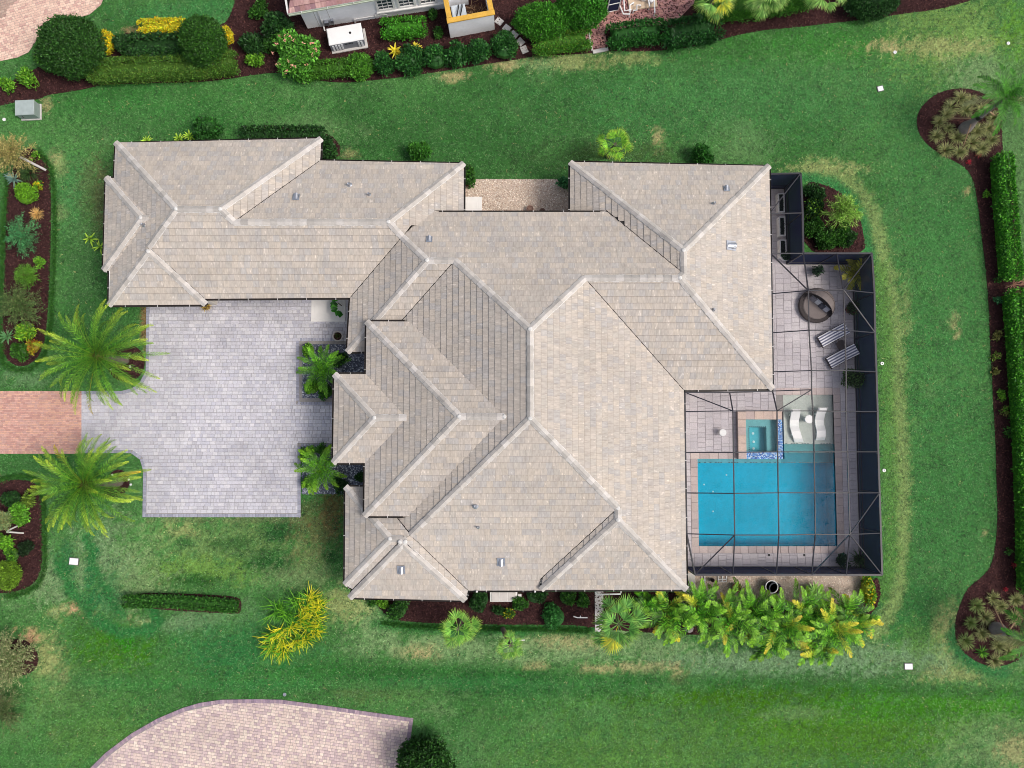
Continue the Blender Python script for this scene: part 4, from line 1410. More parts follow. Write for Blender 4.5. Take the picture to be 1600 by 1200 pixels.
def shrub(name, u, v, r, label, cat='shrub', cols=GREEN, h=None, leaf=.11, group=None, seed=0, lumps=9, ry=None, clipped=False, dens=1.0, flowers=None, extra=None, rot=0.0, core=True):
    """leafy bush: leaf blades over many overlapping clumps, twigs inside; r, ry in survey pixels at its own height"""
    rs = np.random.RandomState(seed + int(u * 7 + v * 13) % 9999)
    leaf *= 1.4
    h = h if h is not None else max(.45, r / 26.5 * 1.2)
    sc = FPX / (CAM_H - h * .6)
    rx, ry_ = r / sc, (ry if ry is not None else r) / sc
    c = G(u, v, h * .6)
    base = np.array([c[0], c[1], 0.0])
    # where the base stands: straight below the crown
    mb = MB()
    cr, sr = math.cos(rot), math.sin(rot)
    R = np.array([[cr, -sr, 0], [sr, cr, 0], [0, 0, 1]])
    hz = h / 2
    if clipped:
        n = int(dens * 2.6 * 4 * math.pi * ((rx * ry_ + rx * hz + ry_ * hz) / 3) / (leaf * leaf * .30))
        d = unit(rs.normal(0, 1, (n, 3)))
        d[:, 2] = np.abs(d[:, 2]) * np.where(rs.rand(n) < .78, 1, -1)
        bump = 1 + .09 * (vnoise(d[:, 0] * 4 + 9, d[:, 1] * 4 + d[:, 2] * 3) - .5) * 2
        k = (np.where(rs.rand(n) < .05, rs.uniform(1.0, 1.09, n), rs.uniform(.88, 1.0, n)) * bump)[:, None]
        Q = d * k * np.array([rx, ry_, hz]) + [0, 0, hz]
        Nn = unit(d / np.array([rx, ry_, hz]))
        scatter_on(mb, rs, Q @ R.T + base, Nn @ R.T, leaf, cols, .28)
        if core:
            cs = MB()
    else:
        for i in range(lumps):
            a = rs.uniform(0, 6.283)
            q = math.sqrt(rs.rand()) * .68 if i else 0
            lr = rs.uniform(.34, .52) if lumps > 4 else .7
            cz = rs.uniform(.30, .70) * (1 - .35 * q)
            cc = np.array([math.cos(a) * q * rx, math.sin(a) * q * ry_, cz * h])
            ax = np.array([lr * rx, lr * ry_, min(lr, .42) * h])
            ar = 4 * math.pi * ((ax[0] * ax[1] + ax[0] * ax[2] + ax[1] * ax[2]) / 3)
            n = int(dens * 1.5 * ar / (leaf * leaf * .30))
            d = unit(rs.normal(0, 1, (n, 3)))
            d[:, 2] = np.where(d[:, 2] < -.4, -d[:, 2], d[:, 2])
            Q = cc + d * ax * rs.uniform(.72, 1.08, (n, 1))
            lc = np.array(cols) * rs.uniform(.85, 1.15)
            scatter_on(mb, rs, Q @ R.T + base, d @ R.T, leaf, lc, .25)
    # stems and a woody heart
    for i in range(6):
        a = rs.uniform(0, 6.28)
        tip = np.array([math.cos(a) * rx * .6, math.sin(a) * ry_ * .6, h * rs.uniform(.5, .8)])
        tube(mb, [base, base + (tip * [.35, .35, .55]) @ R.T, base + tip @ R.T], [.02, .014, .006], 5, lin(80, 66, 50))
    if core:
        th = np.linspace(0, 2 * math.pi, 13)[:-1]
        prof = [(.45, .05), (.74, .32), (.72, .55), (.45, .74), (.12, .80)]
        V = np.concatenate([np.stack([np.cos(th) * rx * a, np.sin(th) * ry_ * a, np.full(12, h * z)], 1) for a, z in prof]) @ R.T + base
        k = np.arange(12)
        mb.add(V, [np.stack([i * 12 + k, i * 12 + (k + 1) % 12, (i + 1) * 12 + (k + 1) % 12, (i + 1) * 12 + k], 1) for i in range(4)] + [(k + 48)[None, :]], np.array(cols).mean(0) * .75)
    if flowers:
        fc, nf, fs = flowers
        d = unit(rs.normal(0, 1, (nf, 3)))
        d[:, 2] = np.abs(d[:, 2]) + .25
        Q = d * np.array([rx, ry_, hz]) * .98 + [0, 0, hz]
        Q = np.repeat(Q @ R.T + base, 6, 0) + rs.normal(0, fs * .35, (nf * 6, 3))
        scatter_on(mb, rs, Q, np.tile([0, 0, 1.0], (nf * 6, 1)), fs, [fc], .15, 0)
    o = mb.build(name, M['leaf'], None, base)
    return tag(o, label, cat, group)


def hedge(name, line, w, h, label, cat='hedge', cols=GREEN, leaf=.10, seed=0, group=None, dens=1.0, rnd=.35, lump=.10, tone=None):
    """clipped hedge along a ground line (survey pixels at mid height), w and h in metres"""
    rs = np.random.RandomState(seed + 40)
    leaf *= 1.45
    P = GP(line, h * .6)
    seg = np.hypot(*np.diff(P, axis=0).T)
    s = np.concatenate([[0], np.cumsum(seg)])
    L = s[-1]
    per = w + 2 * h
    n = int(dens * 1.9 * L * per / (leaf * leaf * .30))
    t = rs.uniform(-w * .35, L + w * .35, n)
    tc = np.clip(t, 0, L)
    c = np.stack([np.interp(tc, s, P[:, 0]), np.interp(tc, s, P[:, 1])], 1)
    c2 = np.stack([np.interp(np.clip(tc + .05, 0, L), s, P[:, 0]), np.interp(np.clip(tc + .05, 0, L), s, P[:, 1])], 1)
    c1 = np.stack([np.interp(np.clip(tc - .05, 0, L), s, P[:, 0]), np.interp(np.clip(tc - .05, 0, L), s, P[:, 1])], 1)
    e = unit(c2 - c1)
    nr = np.stack([-e[:, 1], e[:, 0]], 1)
    a = rs.uniform(-.15, math.pi + .15, n)
    ex = 2.0 / 4.5
    ca, sa = np.cos(a), np.sin(a)
    sx = np.sign(ca) * np.abs(ca) ** ex
    sz = np.sign(sa) * np.abs(sa) ** ex
    endf = np.sqrt(np.clip(1 - ((t - tc) / (w * .40)) ** 2, 0, 1))
    k = np.where(rs.rand(n) < .06, rs.uniform(1.0, 1.2, n), rs.uniform(.84, 1.02, n)) * (1 + lump * 3 * (fbm(t * 1.2 + seed, a * 1.5, 3) - .5))
    off = sx * w / 2 * k * (.3 + .7 * endf)
    z = h * .5 + np.clip(sz, -.9, 1) * h * .5 * k * (.75 + .25 * endf)
    over = t - tc
    Q = np.stack([c[:, 0] + nr[:, 0] * off + e[:, 0] * over, c[:, 1] + nr[:, 1] * off + e[:, 1] * over, np.clip(z, .03, None)], 1)
    Nn = unit(np.stack([nr[:, 0] * ca + e[:, 0] * over * 2, nr[:, 1] * ca + e[:, 1] * over * 2, sa], 1))
    mb = MB()
    cl = [np.array(q) for q in cols]
    scatter_on(mb, rs, Q, Nn, leaf, cl, .28)
    # woody heart of the hedge
    pts = np.c_[P, np.full(len(P), 0)]
    for i in range(len(P) - 1):
        A, B = P[i], P[i + 1]
        box(mb, (*(A + B) / 2, h * .38), (np.linalg.norm(B - A) + w * .2, w * .70, h * .76), math.atan2(*(B - A)[::-1]), np.mean(cl, 0) * .8, 0, w * .12)
    b = P.mean(0)
    o = mb.build(name, M['leaf'], None, (b[0], b[1], 0))
    return tag(o, label, cat, group)


def pinnate(mb, base, az, el, L, rs, cols, tip, droop=1.5, pairs=34, ll=.42, lw=.045, vee=.35, thick=.018, twist=0.0):
    """one feather-shaped palm frond"""
    n = 15
    p = np.array(base, float)
    pts, dirs = [p.copy()], []
    e = el
    for i in range(n - 1):
        d = np.array([math.cos(az) * math.cos(e), math.sin(az) * math.cos(e), math.sin(e)])
        dirs.append(d)
        p = p + d * L / (n - 1)
        pts.append(p.copy())
        e -= droop / (n - 1) * (.5 + 1.0 * i / n)
        az += twist / (n - 1)
    dirs.append(dirs[-1])
    pts, dirs = np.array(pts), np.array(dirs)
    tube(mb, pts, np.linspace(thick, .006, n), 4, np.array(cols[0]) * .75 + np.array(tip) * .25)
    t = np.linspace(.10, .995, pairs)
    x = t * (n - 1)
    Pp = np.stack([np.interp(x, np.arange(n), pts[:, k]) for k in range(3)], 1)
    D = unit(np.stack([np.interp(x, np.arange(n), dirs[:, k]) for k in range(3)], 1))
    side = unit(np.cross(D, [0, 0, 1.0]))
    upv = unit(np.cross(side, D))
    fb = rs.uniform(.72, 1.25)
    prof = np.sin(np.clip(t * .92 + .06, 0, 1) * math.pi) ** .55
    c = np.array(cols)[rs.randint(0, len(cols), pairs)]
    k = (np.clip((t - .45) / .55, 0, 1) ** 1.4)[:, None]
    c = c * (1 - k) + np.array(tip) * k
    for sg in (-1, 1):
        fw = .55 + .45 * t
        dd = unit(side * sg * (1 - .35 * t)[:, None] + D * fw[:, None] + upv * vee + rs.normal(0, .10, (pairs, 3)))
        ln = ll * prof * rs.uniform(.85, 1.15, pairs)
        nn = unit(upv - dd * np.sum(upv * dd, 1)[:, None])
        # drooping leaflet in two pieces
        mid = Pp + dd * (ln * .55)[:, None]
        S = unit(np.cross(dd, nn)) * lw / 2
        end = mid + unit(dd - [0, 0, .35]) * (ln * .5)[:, None]
        V = np.stack([Pp - S * .5, Pp + S * .5, mid + S, mid - S, end], 1).reshape(-1, 3)
        q = np.arange(pairs)[:, None] * 5
        cc = np.repeat(c * rs.uniform(.7, 1.3, (pairs, 1)) * fb, 5, 0)
        mb.add(V, [q + np.array([[0, 1, 2, 3]]), q + np.array([[3, 2, 4]])], cc)


def fanleaf(mb, base, az, el, petiole, R, rs, cols, tip, nb=18, droop=.5):
    """one fan-shaped palm leaf on its stalk"""
    d = np.array([math.cos(az) * math.cos(el), math.sin(az) * math.cos(el), math.sin(el)])
    b = np.array(base, float)
    hub = b + d * petiole
    midp = (b + hub) / 2 + np.array([0, 0, .05])
    tube(mb, [b, midp, hub], [.022, .017, .012], 5, np.array(cols[-1]) * 1.1)
    e2 = el - droop
    f = np.array([math.cos(az) * math.cos(e2), math.sin(az) * math.cos(e2), math.sin(e2)])
    s = unit(np.cross(f, [0, 0, 1.0]))
    up = np.cross(s, f)
    ang = np.linspace(-1.3, 1.3, nb) + rs.normal(0, .03, nb)
    dirs = np.cos(ang)[:, None] * f + np.sin(ang)[:, None] * s + up * (.12 * np.cos(ang * 2))[:, None]
    dirs = unit(dirs)
    ln = R * (1 - .22 * np.abs(ang) / 1.5) * rs.uniform(.9, 1.08, nb)
    ws = R * .085
    S = unit(np.cross(dirs, up)) * ws / 2
    m1 = hub + dirs * (ln * .55)[:, None]
    end = m1 + unit(dirs - np.array([0, 0, .30])) * (ln * .45)[:, None]
    h0 = np.tile(hub, (nb, 1))
    V = np.stack([h0, m1 + S, end, m1 - S, m1 + up * ws * .25], 1).reshape(-1, 3)
    q = np.arange(nb)[:, None] * 5
    c = np.array(cols)[rs.randint(0, len(cols), nb)] * rs.uniform(.7, 1.3, (nb, 1)) * rs.uniform(.75, 1.2)
    C = np.stack([c, c, c * .4 + np.array(tip) * .6, c, c], 1).reshape(-1, 3)
    mb.add(V, [q + np.array([[0, 1, 4]]), q + np.array([[1, 2, 4]]), q + np.array([[4, 2, 3]]), q + np.array([[0, 4, 3]])], C)


def trunk(parent, base, top, r0, r1, bulb=None, seed=0, mat='bark', col=(.16, .13, .11)):
    rs = np.random.RandomState(seed)
    mb = MB()
    n = 14
    t = np.linspace(0, 1, n)
    P = np.asarray(base)[None] * (1 - t)[:, None] + np.asarray(top)[None] * t[:, None]
    rad = r0 * (1 - t) + r1 * t
    if bulb:
        rad = rad + bulb * np.exp(-((t - .12) / .16) ** 2)
    rad = rad * (1 + .05 * ((np.arange(n) % 2) * 2 - 1))
    tube(mb, P, rad, 12, col)
    return mb.build('trunk', M[mat], parent, smooth=False)


def strap(mb, base, az, el, L, W, rs, col, droop=1.2, tipc=None):
    """long strap-shaped leaf arching outwards"""
    n = 6
    p = np.array(base, float)
    V, C = [], []
    e = el
    sd = np.array([-math.sin(az), math.cos(az), 0])
    prof = [.55, 1, 1, .85, .55, .04]
    for i in range(n):
        w = W * prof[i] / 2
        d = np.array([math.cos(az) * math.cos(e), math.sin(az) * math.cos(e), math.sin(e)])
        up = np.cross(d, sd)
        V += [p - sd * w, p - up * w * .5, p + sd * w]
        k = i / (n - 1)
        c = np.array(col) * (1 - k * .0) if tipc is None else np.array(col) * (1 - k) + np.array(tipc) * k
        C += [c, c, c]
        p = p + d * L / (n - 1)
        e -= droop / (n - 1)
    k = np.arange(n - 1) * 3
    mb.add(np.array(V), [np.stack([k, k + 1, k + 4, k + 3], 1), np.stack([k + 1, k + 2, k + 5, k + 4], 1)], np.array(C))


def rosette(name, u, v, r, label, cat='plant', cols=LGREEN, tip=None, n=26, W=.09, h=.35, el=(0.2, 1.3), droop=1.0, seed=0, group=None, z0=0.0):
    rs = np.random.RandomState(seed + int(u * 3 + v * 5))
    c = G(u, v, h * .6)
    b = np.array([c[0], c[1], z0])
    R = r / FPX * (CAM_H - h)
    mb = MB()
    cols = np.array(cols)
    for i in range(n):
        k = i / n
        e = el[0] + (el[1] - el[0]) * k
        strap(mb, b + [0, 0, h * .15 + h * .4 * k], i * 2.39996 + rs.normal(0, .15), e, R * rs.uniform(.85, 1.15) * (1.12 - .25 * k) / max(.75, math.cos(e * .45)), W * rs.uniform(.8, 1.2), rs, cols[rs.randint(len(cols))] * rs.uniform(.85, 1.15), droop, tip)
    tube(mb, [b, b + [0, 0, h * .5]], [.05, .04], 7, lin(90, 80, 60))
    o = mb.build(name, M['leaf'], None, b)
    return tag(o, label, cat, group)


def tuft(name, u, v, r, label, cat='grass clump', cols=OLIVE, h=.45, n=150, seed=0, group=None, W=.013, tip=None):
    """clump of thin arching grass blades"""
    rs = np.random.RandomState(seed + int(u * 11 + v * 17))
    c = G(u, v, h * .5)
    b = np.array([c[0], c[1], 0.0])
    R = r / FPX * (CAM_H - h * .5)
    mb = MB()
    a = rs.uniform(0, 6.283, n)
    q = np.sqrt(rs.rand(n))
    L = R * rs.uniform(.6, 1.15, n)
    e0 = 1.35 - q * .75
    base = b + np.stack([np.cos(a) * q * .16 * R, np.sin(a) * q * .16 * R, np.full(n, 0.01)], 1)
    a2 = a + rs.normal(0, .25, n)
    dx, dy = np.cos(a2), np.sin(a2)
    col = leaf_cols(rs, n, cols, .2)
    tp = col * 1.15 if tip is None else col * .4 + np.array(tip) * .6
    pts, wid = [], [1, .9, .6, .05]
    for k, (f, zf) in enumerate(((0, 0), (.35, .75), (.72, 1.0), (1.0, .80))):
        pts.append(base + np.stack([dx * L * f, dy * L * f, h * zf * np.sin(e0) * (1.05 - .45 * q)], 1))
    sd = np.stack([-dy, dx, np.zeros(n)], 1)
    V, C = [], []
    for p, w, kk in zip(pts, wid, (0, .3, .7, 1)):
        V += [p - sd * W * w, p + sd * W * w]
        C += [col * (1 - kk) + tp * kk] * 2
    V = np.stack(V, 1).reshape(-1, 3)
    C = np.stack(C, 1).reshape(-1, 3)
    g = np.arange(n)[:, None] * 8
    mb.add(V, [g + np.array([[0, 1, 3, 2]]), g + np.array([[2, 3, 5, 4]]), g + np.array([[4, 5, 7, 6]])], C)
    o = mb.build(name, M['leaf'], None, b)
    return tag(o, label, cat, group)


def feathery(name, u, v, r, label, cat='shrub', cols=OLIVE, h=2.0, nb=90, seed=0, ry=None, needle=.16, group=None, base=None, stem=True, cloud=.0):
    """airy needle-leaved shrub or tree crown: many wispy branches"""
    rs = np.random.RandomState(seed + int(u * 5 + v * 3))
    sc = FPX / (CAM_H - h * .75)
    R, Ry = r / sc, (ry or r) / sc
    c = G(u, v, h * .75)
    if base is not None:
        bb = G(*base)
        b = np.array([bb[0], bb[1], 0.0])
    else:
        b = np.array([c[0], c[1], 0.0])
    o = thing(name, label, cat, b, group)
    mb, st = MB(), MB()
    cols = np.array(cols)
    top = np.array([c[0], c[1], h * .55])
    tube(st, [b, (b + top) / 2, top], [.05, .04, .03], 6, lin(120, 108, 90))
    for i in range(nb):
        a = rs.uniform(0, 6.283)
        q = math.sqrt(rs.rand())
        tip = np.array([c[0] + math.cos(a) * q * R, c[1] + math.sin(a) * q * Ry, h * (1.0 - .5 * q * q) * rs.uniform(.8, 1.05)])
        p0 = top + rs.normal(0, .06, 3)
        m = (p0 + tip) / 2 + [0, 0, .12]
        tube(st, [p0, m, tip], [.010, .007, .003], 3, lin(126, 112, 88), cap=False)
        k = 46
        t = rs.uniform(.25, 1.0, k)
        Q = (p0 * ((1 - t) ** 2)[:, None] + m * (2 * t * (1 - t))[:, None] + tip * (t ** 2)[:, None]) + rs.normal(0, .05 + cloud, (k, 3))
        D = unit((tip - p0)[None] * .8 / (np.linalg.norm(tip - p0) + .01) + rs.normal(0, .75, (k, 3)))
        N = unit(np.cross(D, rs.normal(0, 1, (k, 3))))
        leaves(mb, Q, D, N, needle * rs.uniform(.6, 1.4, k), np.full(k, .030) * rs.uniform(.8, 1.3, k), leaf_cols(rs, k, cols * 1.25, .4), .0)
    st.build('stem', M['bark'], o)
    mb.build('foliage', M['leaf'], o)
    return o


def phoenix(u, v, base, z, n, Lp, label, seed, group):
    rs = np.random.RandomState(seed)
    b = G(*base)
    top = G(u, v, z)
    root = thing('date_palm', label, 'palm tree', b, group)
    trunk(root, b - [0, 0, .05], top, .26, .20, None, seed)
    cr = MB()
    lathe(cr, top - [0, 0, .5], [(.20, 0), (.34, .2), (.32, .45), (.16, .62), (.04, .7)], 12, lin(84, 92, 44))
    cr.build('crown_shaft', M['bark'], root)
    dark = [lin(56, 110, 34), lin(76, 132, 42), lin(42, 86, 28), lin(98, 152, 52)]
    L = Lp / FPX * (CAM_H - z)
    for i in range(n):
        k = (i + .5) / n
        el = 1.25 - 1.55 * k ** .9
        az = i * 2.39996 + rs.normal(0, .1)
        y = rs.rand()
        tip = lin(168, 188, 66) if y < .6 else (lin(212, 176, 50) if y < .63 else lin(120, 152, 54))
        mb = MB()
        pinnate(mb, top + [math.cos(az) * .10, math.sin(az) * .10, .12 - .35 * k], az, el, L * (.88 + .22 * k) * rs.uniform(.85, 1.1), rs, dark, tip, 1.0 + .7 * rs.rand(), 40, .27, .027, .5, .028, rs.normal(0, .25))
        mb.build('frond', M['leaf'], root, loc=top)
    return root


def fan_palm(u, v, z, r, label, seed, base=None, n=22, cols=None, tip=None, yel=.15, group=None, name='fan_palm'):
    rs = np.random.RandomState(seed)
    top = G(u, v, z)
    b = G(*base) if base else np.array([top[0], top[1], 0.0])
    root = thing(name, label, 'palm tree', b, group)
    trunk(root, b - [0, 0, .05], top + [0, 0, .1], .14, .11, None, seed)
    n = int(n * .66)
    L = r / FPX * (CAM_H - z)
    cols = cols or [lin(72, 124, 48), lin(88, 140, 58), lin(60, 108, 44), lin(104, 150, 70)]
    for i in range(n):
        k = (i + .5) / n
        az = i * 2.39996 + rs.normal(0, .12)
        el = 1.2 - 1.45 * k
        yy = rs.rand() < yel
        mb = MB()
        fanleaf(mb, top, az, el, L * .55 * rs.uniform(.55, 1.15), L * .50 * rs.uniform(.8, 1.1), rs, [lin(150, 168, 60), lin(186, 182, 60)] if yy else cols, tip if tip is not None else lin(140, 176, 80), 17, .45)
        mb.build('frond', M['leaf'], root, loc=top)
    return root


def clump_palm(name, u, v, r, label, seed, n=18, z=1.6, cols=None, tip=None, cat='palm', group=None, lw=.075, ll=.42, stems=4, spread=.25, el0=1.25, el1=.15, base_z=0.0, pairs=24, droop=1.25, yel=.2):
    """many-stemmed feather palm"""
    rs = np.random.RandomState(seed)
    c = G(u, v, z * .75)
    b = np.array([c[0], c[1], base_z])
    root = thing(name, label, cat, b, group)
    L = r / FPX * (CAM_H - z)
    cols = cols or [lin(66, 118, 36), lin(84, 138, 44), lin(54, 100, 32), lin(102, 150, 52)]
    st = MB()
    heads = []
    for s in range(stems):
        a = s * 6.283 / stems + rs.uniform(0, 1)
        q = spread * rs.uniform(.4, 1) if stems > 1 else 0
        hd = b + [math.cos(a) * q, math.sin(a) * q, z * rs.uniform(.40, .62)]
        tube(st, [b + [math.cos(a) * q * .4, math.sin(a) * q * .4, -.05], hd], [.05, .04], 7, lin(150, 140, 70))
        heads.append((hd, a))
    st.build('stem', M['bark'], root)
    for i in range(n):
        hd, a = heads[i % stems]
        k = (i + .5) / n
        az = i * 2.39996 + rs.normal(0, .2)
        el = el0 + (el1 - el0) * k
        mb = MB()
        t = tip if tip is not None else lin(120, 160, 50)
        cc = cols
        if rs.rand() < yel:
            t, cc = lin(206, 186, 54), [lin(150, 166, 54), lin(104, 146, 46)]
        pinnate(mb, hd, az, el, L * rs.uniform(.85, 1.1) * (.9 + .25 * k), rs, cc, t, droop, pairs, ll, lw, .25, .014, rs.normal(0, .3))
        mb.build('frond', M['leaf'], root, loc=hd)
    return root


def twiggy(u, v, r, label, seed, tipdir, col, z=1.4, n=26):
    """bare young tree: a leaning stem breaking into many twigs"""
    rs = np.random.RandomState(seed)
    b = G(u, v)
    t = np.array([tipdir[0], tipdir[1], 0.0])
    root = thing('bare_tree', label, 'tree', b)
    mb = MB()
    hd = b + [0, 0, z * .45]
    tube(mb, [b - [0, 0, .05], hd], [.045, .03], 7, col)
    mb.build('trunk', M['bark'], root)
    mb = MB()
    R = r / FPX * CAM_H
    for i in range(n):
        a = rs.uniform(0, 6.28)
        L = R * rs.uniform(.5, 1.1)
        d = np.array([math.cos(a), math.sin(a), rs.uniform(.1, .9)]) + t * .8
        d = d / np.linalg.norm(d)
        m = hd + d * L * .5 + rs.normal(0, .04, 3)
        tube(mb, [hd, m, hd + d * L + rs.normal(0, .06, 3)], [.014, .009, .004], 4, np.array(col) * rs.uniform(.8, 1.25), cap=False)
        for q in range(3):
            tube(mb, [m, m + unit(d + rs.normal(0, .5, 3)) * L * .35], [.006, .003], 3, np.array(col) * 1.1, cap=False)
    mb.build('twigs', M['bark'], root)
    return root
# ---------------------------------------------------------------- pool terrace
def rect(u0, v0, u1, v1, z=0.0):
    a, b = G2(u0, v0, z), G2(u1, v1, z)
    return min(a[0], b[0]), min(a[1], b[1]), max(a[0], b[0]), max(a[1], b[1])


def build_terrace():
    # basin edges in site metres
    px0, py0, px1, py1 = rect(1089.5, 717, 1306.5, 853)
    sx0, sy0, sx1, sy1 = rect(1223, 617, 1304, 717)
    px1 = max(px1, sx1); sx1 = px1
    sy0 = py1
    ZD = .05
    xs0, xs1 = G2(1170, 600)[0], G2(1338, 700)[0]
    ax0, ay0, ax1, ay1 = rect(1153, 643, 1223.5, 717, .40)
    ax1 = min(ax1, sx0)
    ay0 = py1
    # base slab as rectangles that leave the basin open
    mb = MB()
    rects = [(G2(1030, 700)[0], G2(700, 886)[1], px0, G2(700, 585)[1]), (px0, G2(700, 886)[1], px1, py0), (px1, G2(700, 886)[1], G2(1338, 700)[0], G2(700, 414)[1]),
             (px0, py1, ax0, G2(700, 585)[1]), (sx0, sy1, px1, G2(700, 414)[1]), (G2(1152, 500)[0], G2(700, 585)[1], sx0, G2(700, 414)[1]), (G2(1152, 350)[0], G2(700, 414)[1], G2(1228.5, 350)[0], G2(700, 297)[1]), (ax0, ay1, sx0, G2(700, 585)[1])]
    for x0, y0, x1, y1 in rects:
        box(mb, ((x0 + x1) / 2, (y0 + y1) / 2, -.06), (x1 - x0, y1 - y0, .18))
    deck = mb.build('pool_deck', M['joint'], None, ((px0 + px1) / 2, py1, 0))
    tag(deck, 'pale lilac-grey paved pool terrace under the screen cage', None, None, 'structure')
    dk = [lin(192, 186, 191), lin(195, 189, 193), lin(189, 183, 189), lin(193, 186, 191), lin(191, 185, 190)]
    reg = GP(DECK)
    hole = np.array([(px0 - .42, py0 - .42), (px1 + .42, py0 - .42), (px1 + .42, sy1 + .42), (sx0 - .05, sy1 + .42), (sx0 - .05, py1 + .42), (px0 - .42, py1 + .42)])
    # fields of stone, clear of the coping
    K = .42
    regs = [(rects[0][0], rects[0][1], px0 - K, rects[0][3]), (px0 - K, rects[1][1], px1 + K, py0 - K), (px1 + K, rects[2][1], rects[2][2], rects[2][3]),
            (px0 - K, py1 + K, ax0, rects[3][3]), (sx0 - K, sy1 + K, px1 + K, rects[4][3]), (rects[5][0], rects[3][3], sx0 - K, rects[5][3]), rects[6], (ax0 + .01, ay1 + .01, sx0 - K, rects[7][3])]
    for i, (x0, y0, x1, y1) in enumerate(regs):
        P = np.array([(x0, y0), (x1, y0), (x1, y1), (x0, y1)])
        pave(deck, P, [], math.pi / 2, .30, .46, .009, .075, .04, dk, 60 + i, focus=((x0 + x1) / 2, (y0 + y1) / 2), most=45, rnd=.6, name='paver')
    cop = [lin(186, 172, 170), lin(192, 178, 174), lin(180, 168, 168)]
    for j, (a, b) in enumerate((((px0, py1), (px0, py0)), ((px0 - K, py0), (px1 + K, py0)), ((px1, py0), (px1, sy1)), ((px1 + K, sy1), (sx0 - K, sy1)), ((px0 - K, py1), (ax0, py1)))):
        a, b = np.array(a), np.array(b)
        sd = -1 if j in (0, 1, 2, 3) else 1
        border(deck, [a, b], K - .01, .46, .078, .04, cop, 70 + j, name='coping', side={0: -1, 1: -1, 2: -1, 3: -1, 4: 1}[j])
    # ---- the pool
    pool = thing('swimming_pool', 'turquoise swimming pool with a shallow ledge under the screen cage', 'swimming pool', ((px0 + px1) / 2, py1, 0))
    blue, ledge, wall = (.012, .42, .60), lin(188, 187, 182), (.06, .40, .52)
    zf, zl = -1.45, -.30
    yl = G2(700, 694)[1]
    y2 = G2(700, 708)[1]
    y3 = G2(700, 724)[1]
    def quad(mb, a, b, c, d, col):
        mb.add(np.array([a, b, c, d]), np.array([(0, 1, 2, 3)]), col)
    def basin(mb, x0, y0, x1, y1, zb, zt, cf, cw, sides='nsew'):
        quad(mb, (x0, y0, zb), (x1, y0, zb), (x1, y1, zb), (x0, y1, zb), cf)
        if 's' in sides: quad(mb, (x0, y0, zt), (x0, y0, zb), (x1, y0, zb), (x1, y0, zt), cw)
        if 'n' in sides: quad(mb, (x1, y1, zt), (x1, y1, zb), (x0, y1, zb), (x0, y1, zt), cw)
        if 'w' in sides: quad(mb, (x0, y1, zt), (x0, y1, zb), (x0, y0, zb), (x0, y0, zt), cw)
        if 'e' in sides: quad(mb, (x1, y0, zt), (x1, y0, zb), (x1, y1, zb), (x1, y1, zt), cw)
    mb = MB()
    basin(mb, px0, py0, px1, y3, zf, ZD, blue, wall, 'sew')
    basin(mb, px0, y3, sx0, py1, -.55, ZD, (.12, .36, .42), wall, 'nw')
    quad(mb, (px0, y3, -.55), (px0, y3, zf), (px1, y3, zf), (px1, y3, -.95), (.1, .36, .45))
    quad(mb, (px1, y3, ZD), (px1, y3, zf), (px1, yl, zf), (px1, yl, ZD), wall)
    quad(mb, (sx0, py1, ZD), (sx0, py1, zf), (sx0, yl, zf), (sx0, yl, ZD), wall) if yl > py1 else None
    mb.build('pool_shell', M['plaster'], pool)
    mb = MB()
    basin(mb, sx0, yl, sx1, sy1, zl, ZD, ledge, ledge, 'new')
    mb.build('sun_shelf', M['plaster'], pool)
    for i, (a, b, z, col) in enumerate(((y2, yl, -.55, lin(104, 156, 160)), (y3, y2, -.80, lin(70, 140, 156)))):
        mb = MB()
        box(mb, ((sx0 + sx1) / 2, (a + b) / 2, z - .25), (sx1 - sx0 - .004, b - a, .5), 0, col)
        mb.build('step', M['plaster'], pool)
    # tile trim of the step edges
    mb = MB()
    rs = np.random.RandomState(4)
    for y, z in ((yl + .03, zl), (y2 + .03, -.55), (y3 + .03, -.80)):
        for x in np.arange(sx0 + .08, sx1 - .08, .16):
            if rs.rand() < .75:
                box(mb, (x, y, z + .006), (.10, .05, .012), 0, lin(70, 100, 108))
    for x in np.arange(px0 + .1, sx0 - .1, .16):
        if rs.rand() < .6:
            box(mb, (x, y3 + .04, -.545), (.10, .05, .012), 0, lin(60, 96, 108))
    tag(mb.build('trim_tile', M['mosaic'], pool), None, None, None, 'stuff')
    mb = MB()
    for (u, v) in ((1135, 742), (1100, 757), (1114, 768), (1114, 799), (1195, 870)):
        p = G(u, v, zf)
        if u == 1195: continue
        lathe(mb, (p[0], p[1], zf + .002), [(.055, 0), (.045, .02), (.02, .025)], 10, (.6, .7, .7))
    mb.build('floor_fitting', M['white'], pool)
    # the water body
    mb = MB()
    zt = -.07
    outl = np.array([(px0 + .004, py0 + .004), (px1 - .004, py0 + .004), (px1 - .004, sy1 - .004), (sx0 + .004, sy1 - .004), (sx0 + .004, py1 - .004), (px0 + .004, py1 - .004)])
    prism(mb, outl, zf - .3, zt)
    mb.build('water', M['water'], pool)
    # ---- raised spa
    wx0, wy0, wx1, wy1 = rect(1165, 655, 1215.5, 706, .40)
    spa = thing('spa', 'raised square spa with a blue mosaic spill edge beside the pool ledge', 'spa', ((ax0 + ax1) / 2, (ay0 + ay1) / 2, 0))
    pink = [lin(196, 176, 166), lin(206, 184, 172), lin(190, 172, 168)]
    # solid rim walls; the pool side ones carry mosaic
    mb = MB()
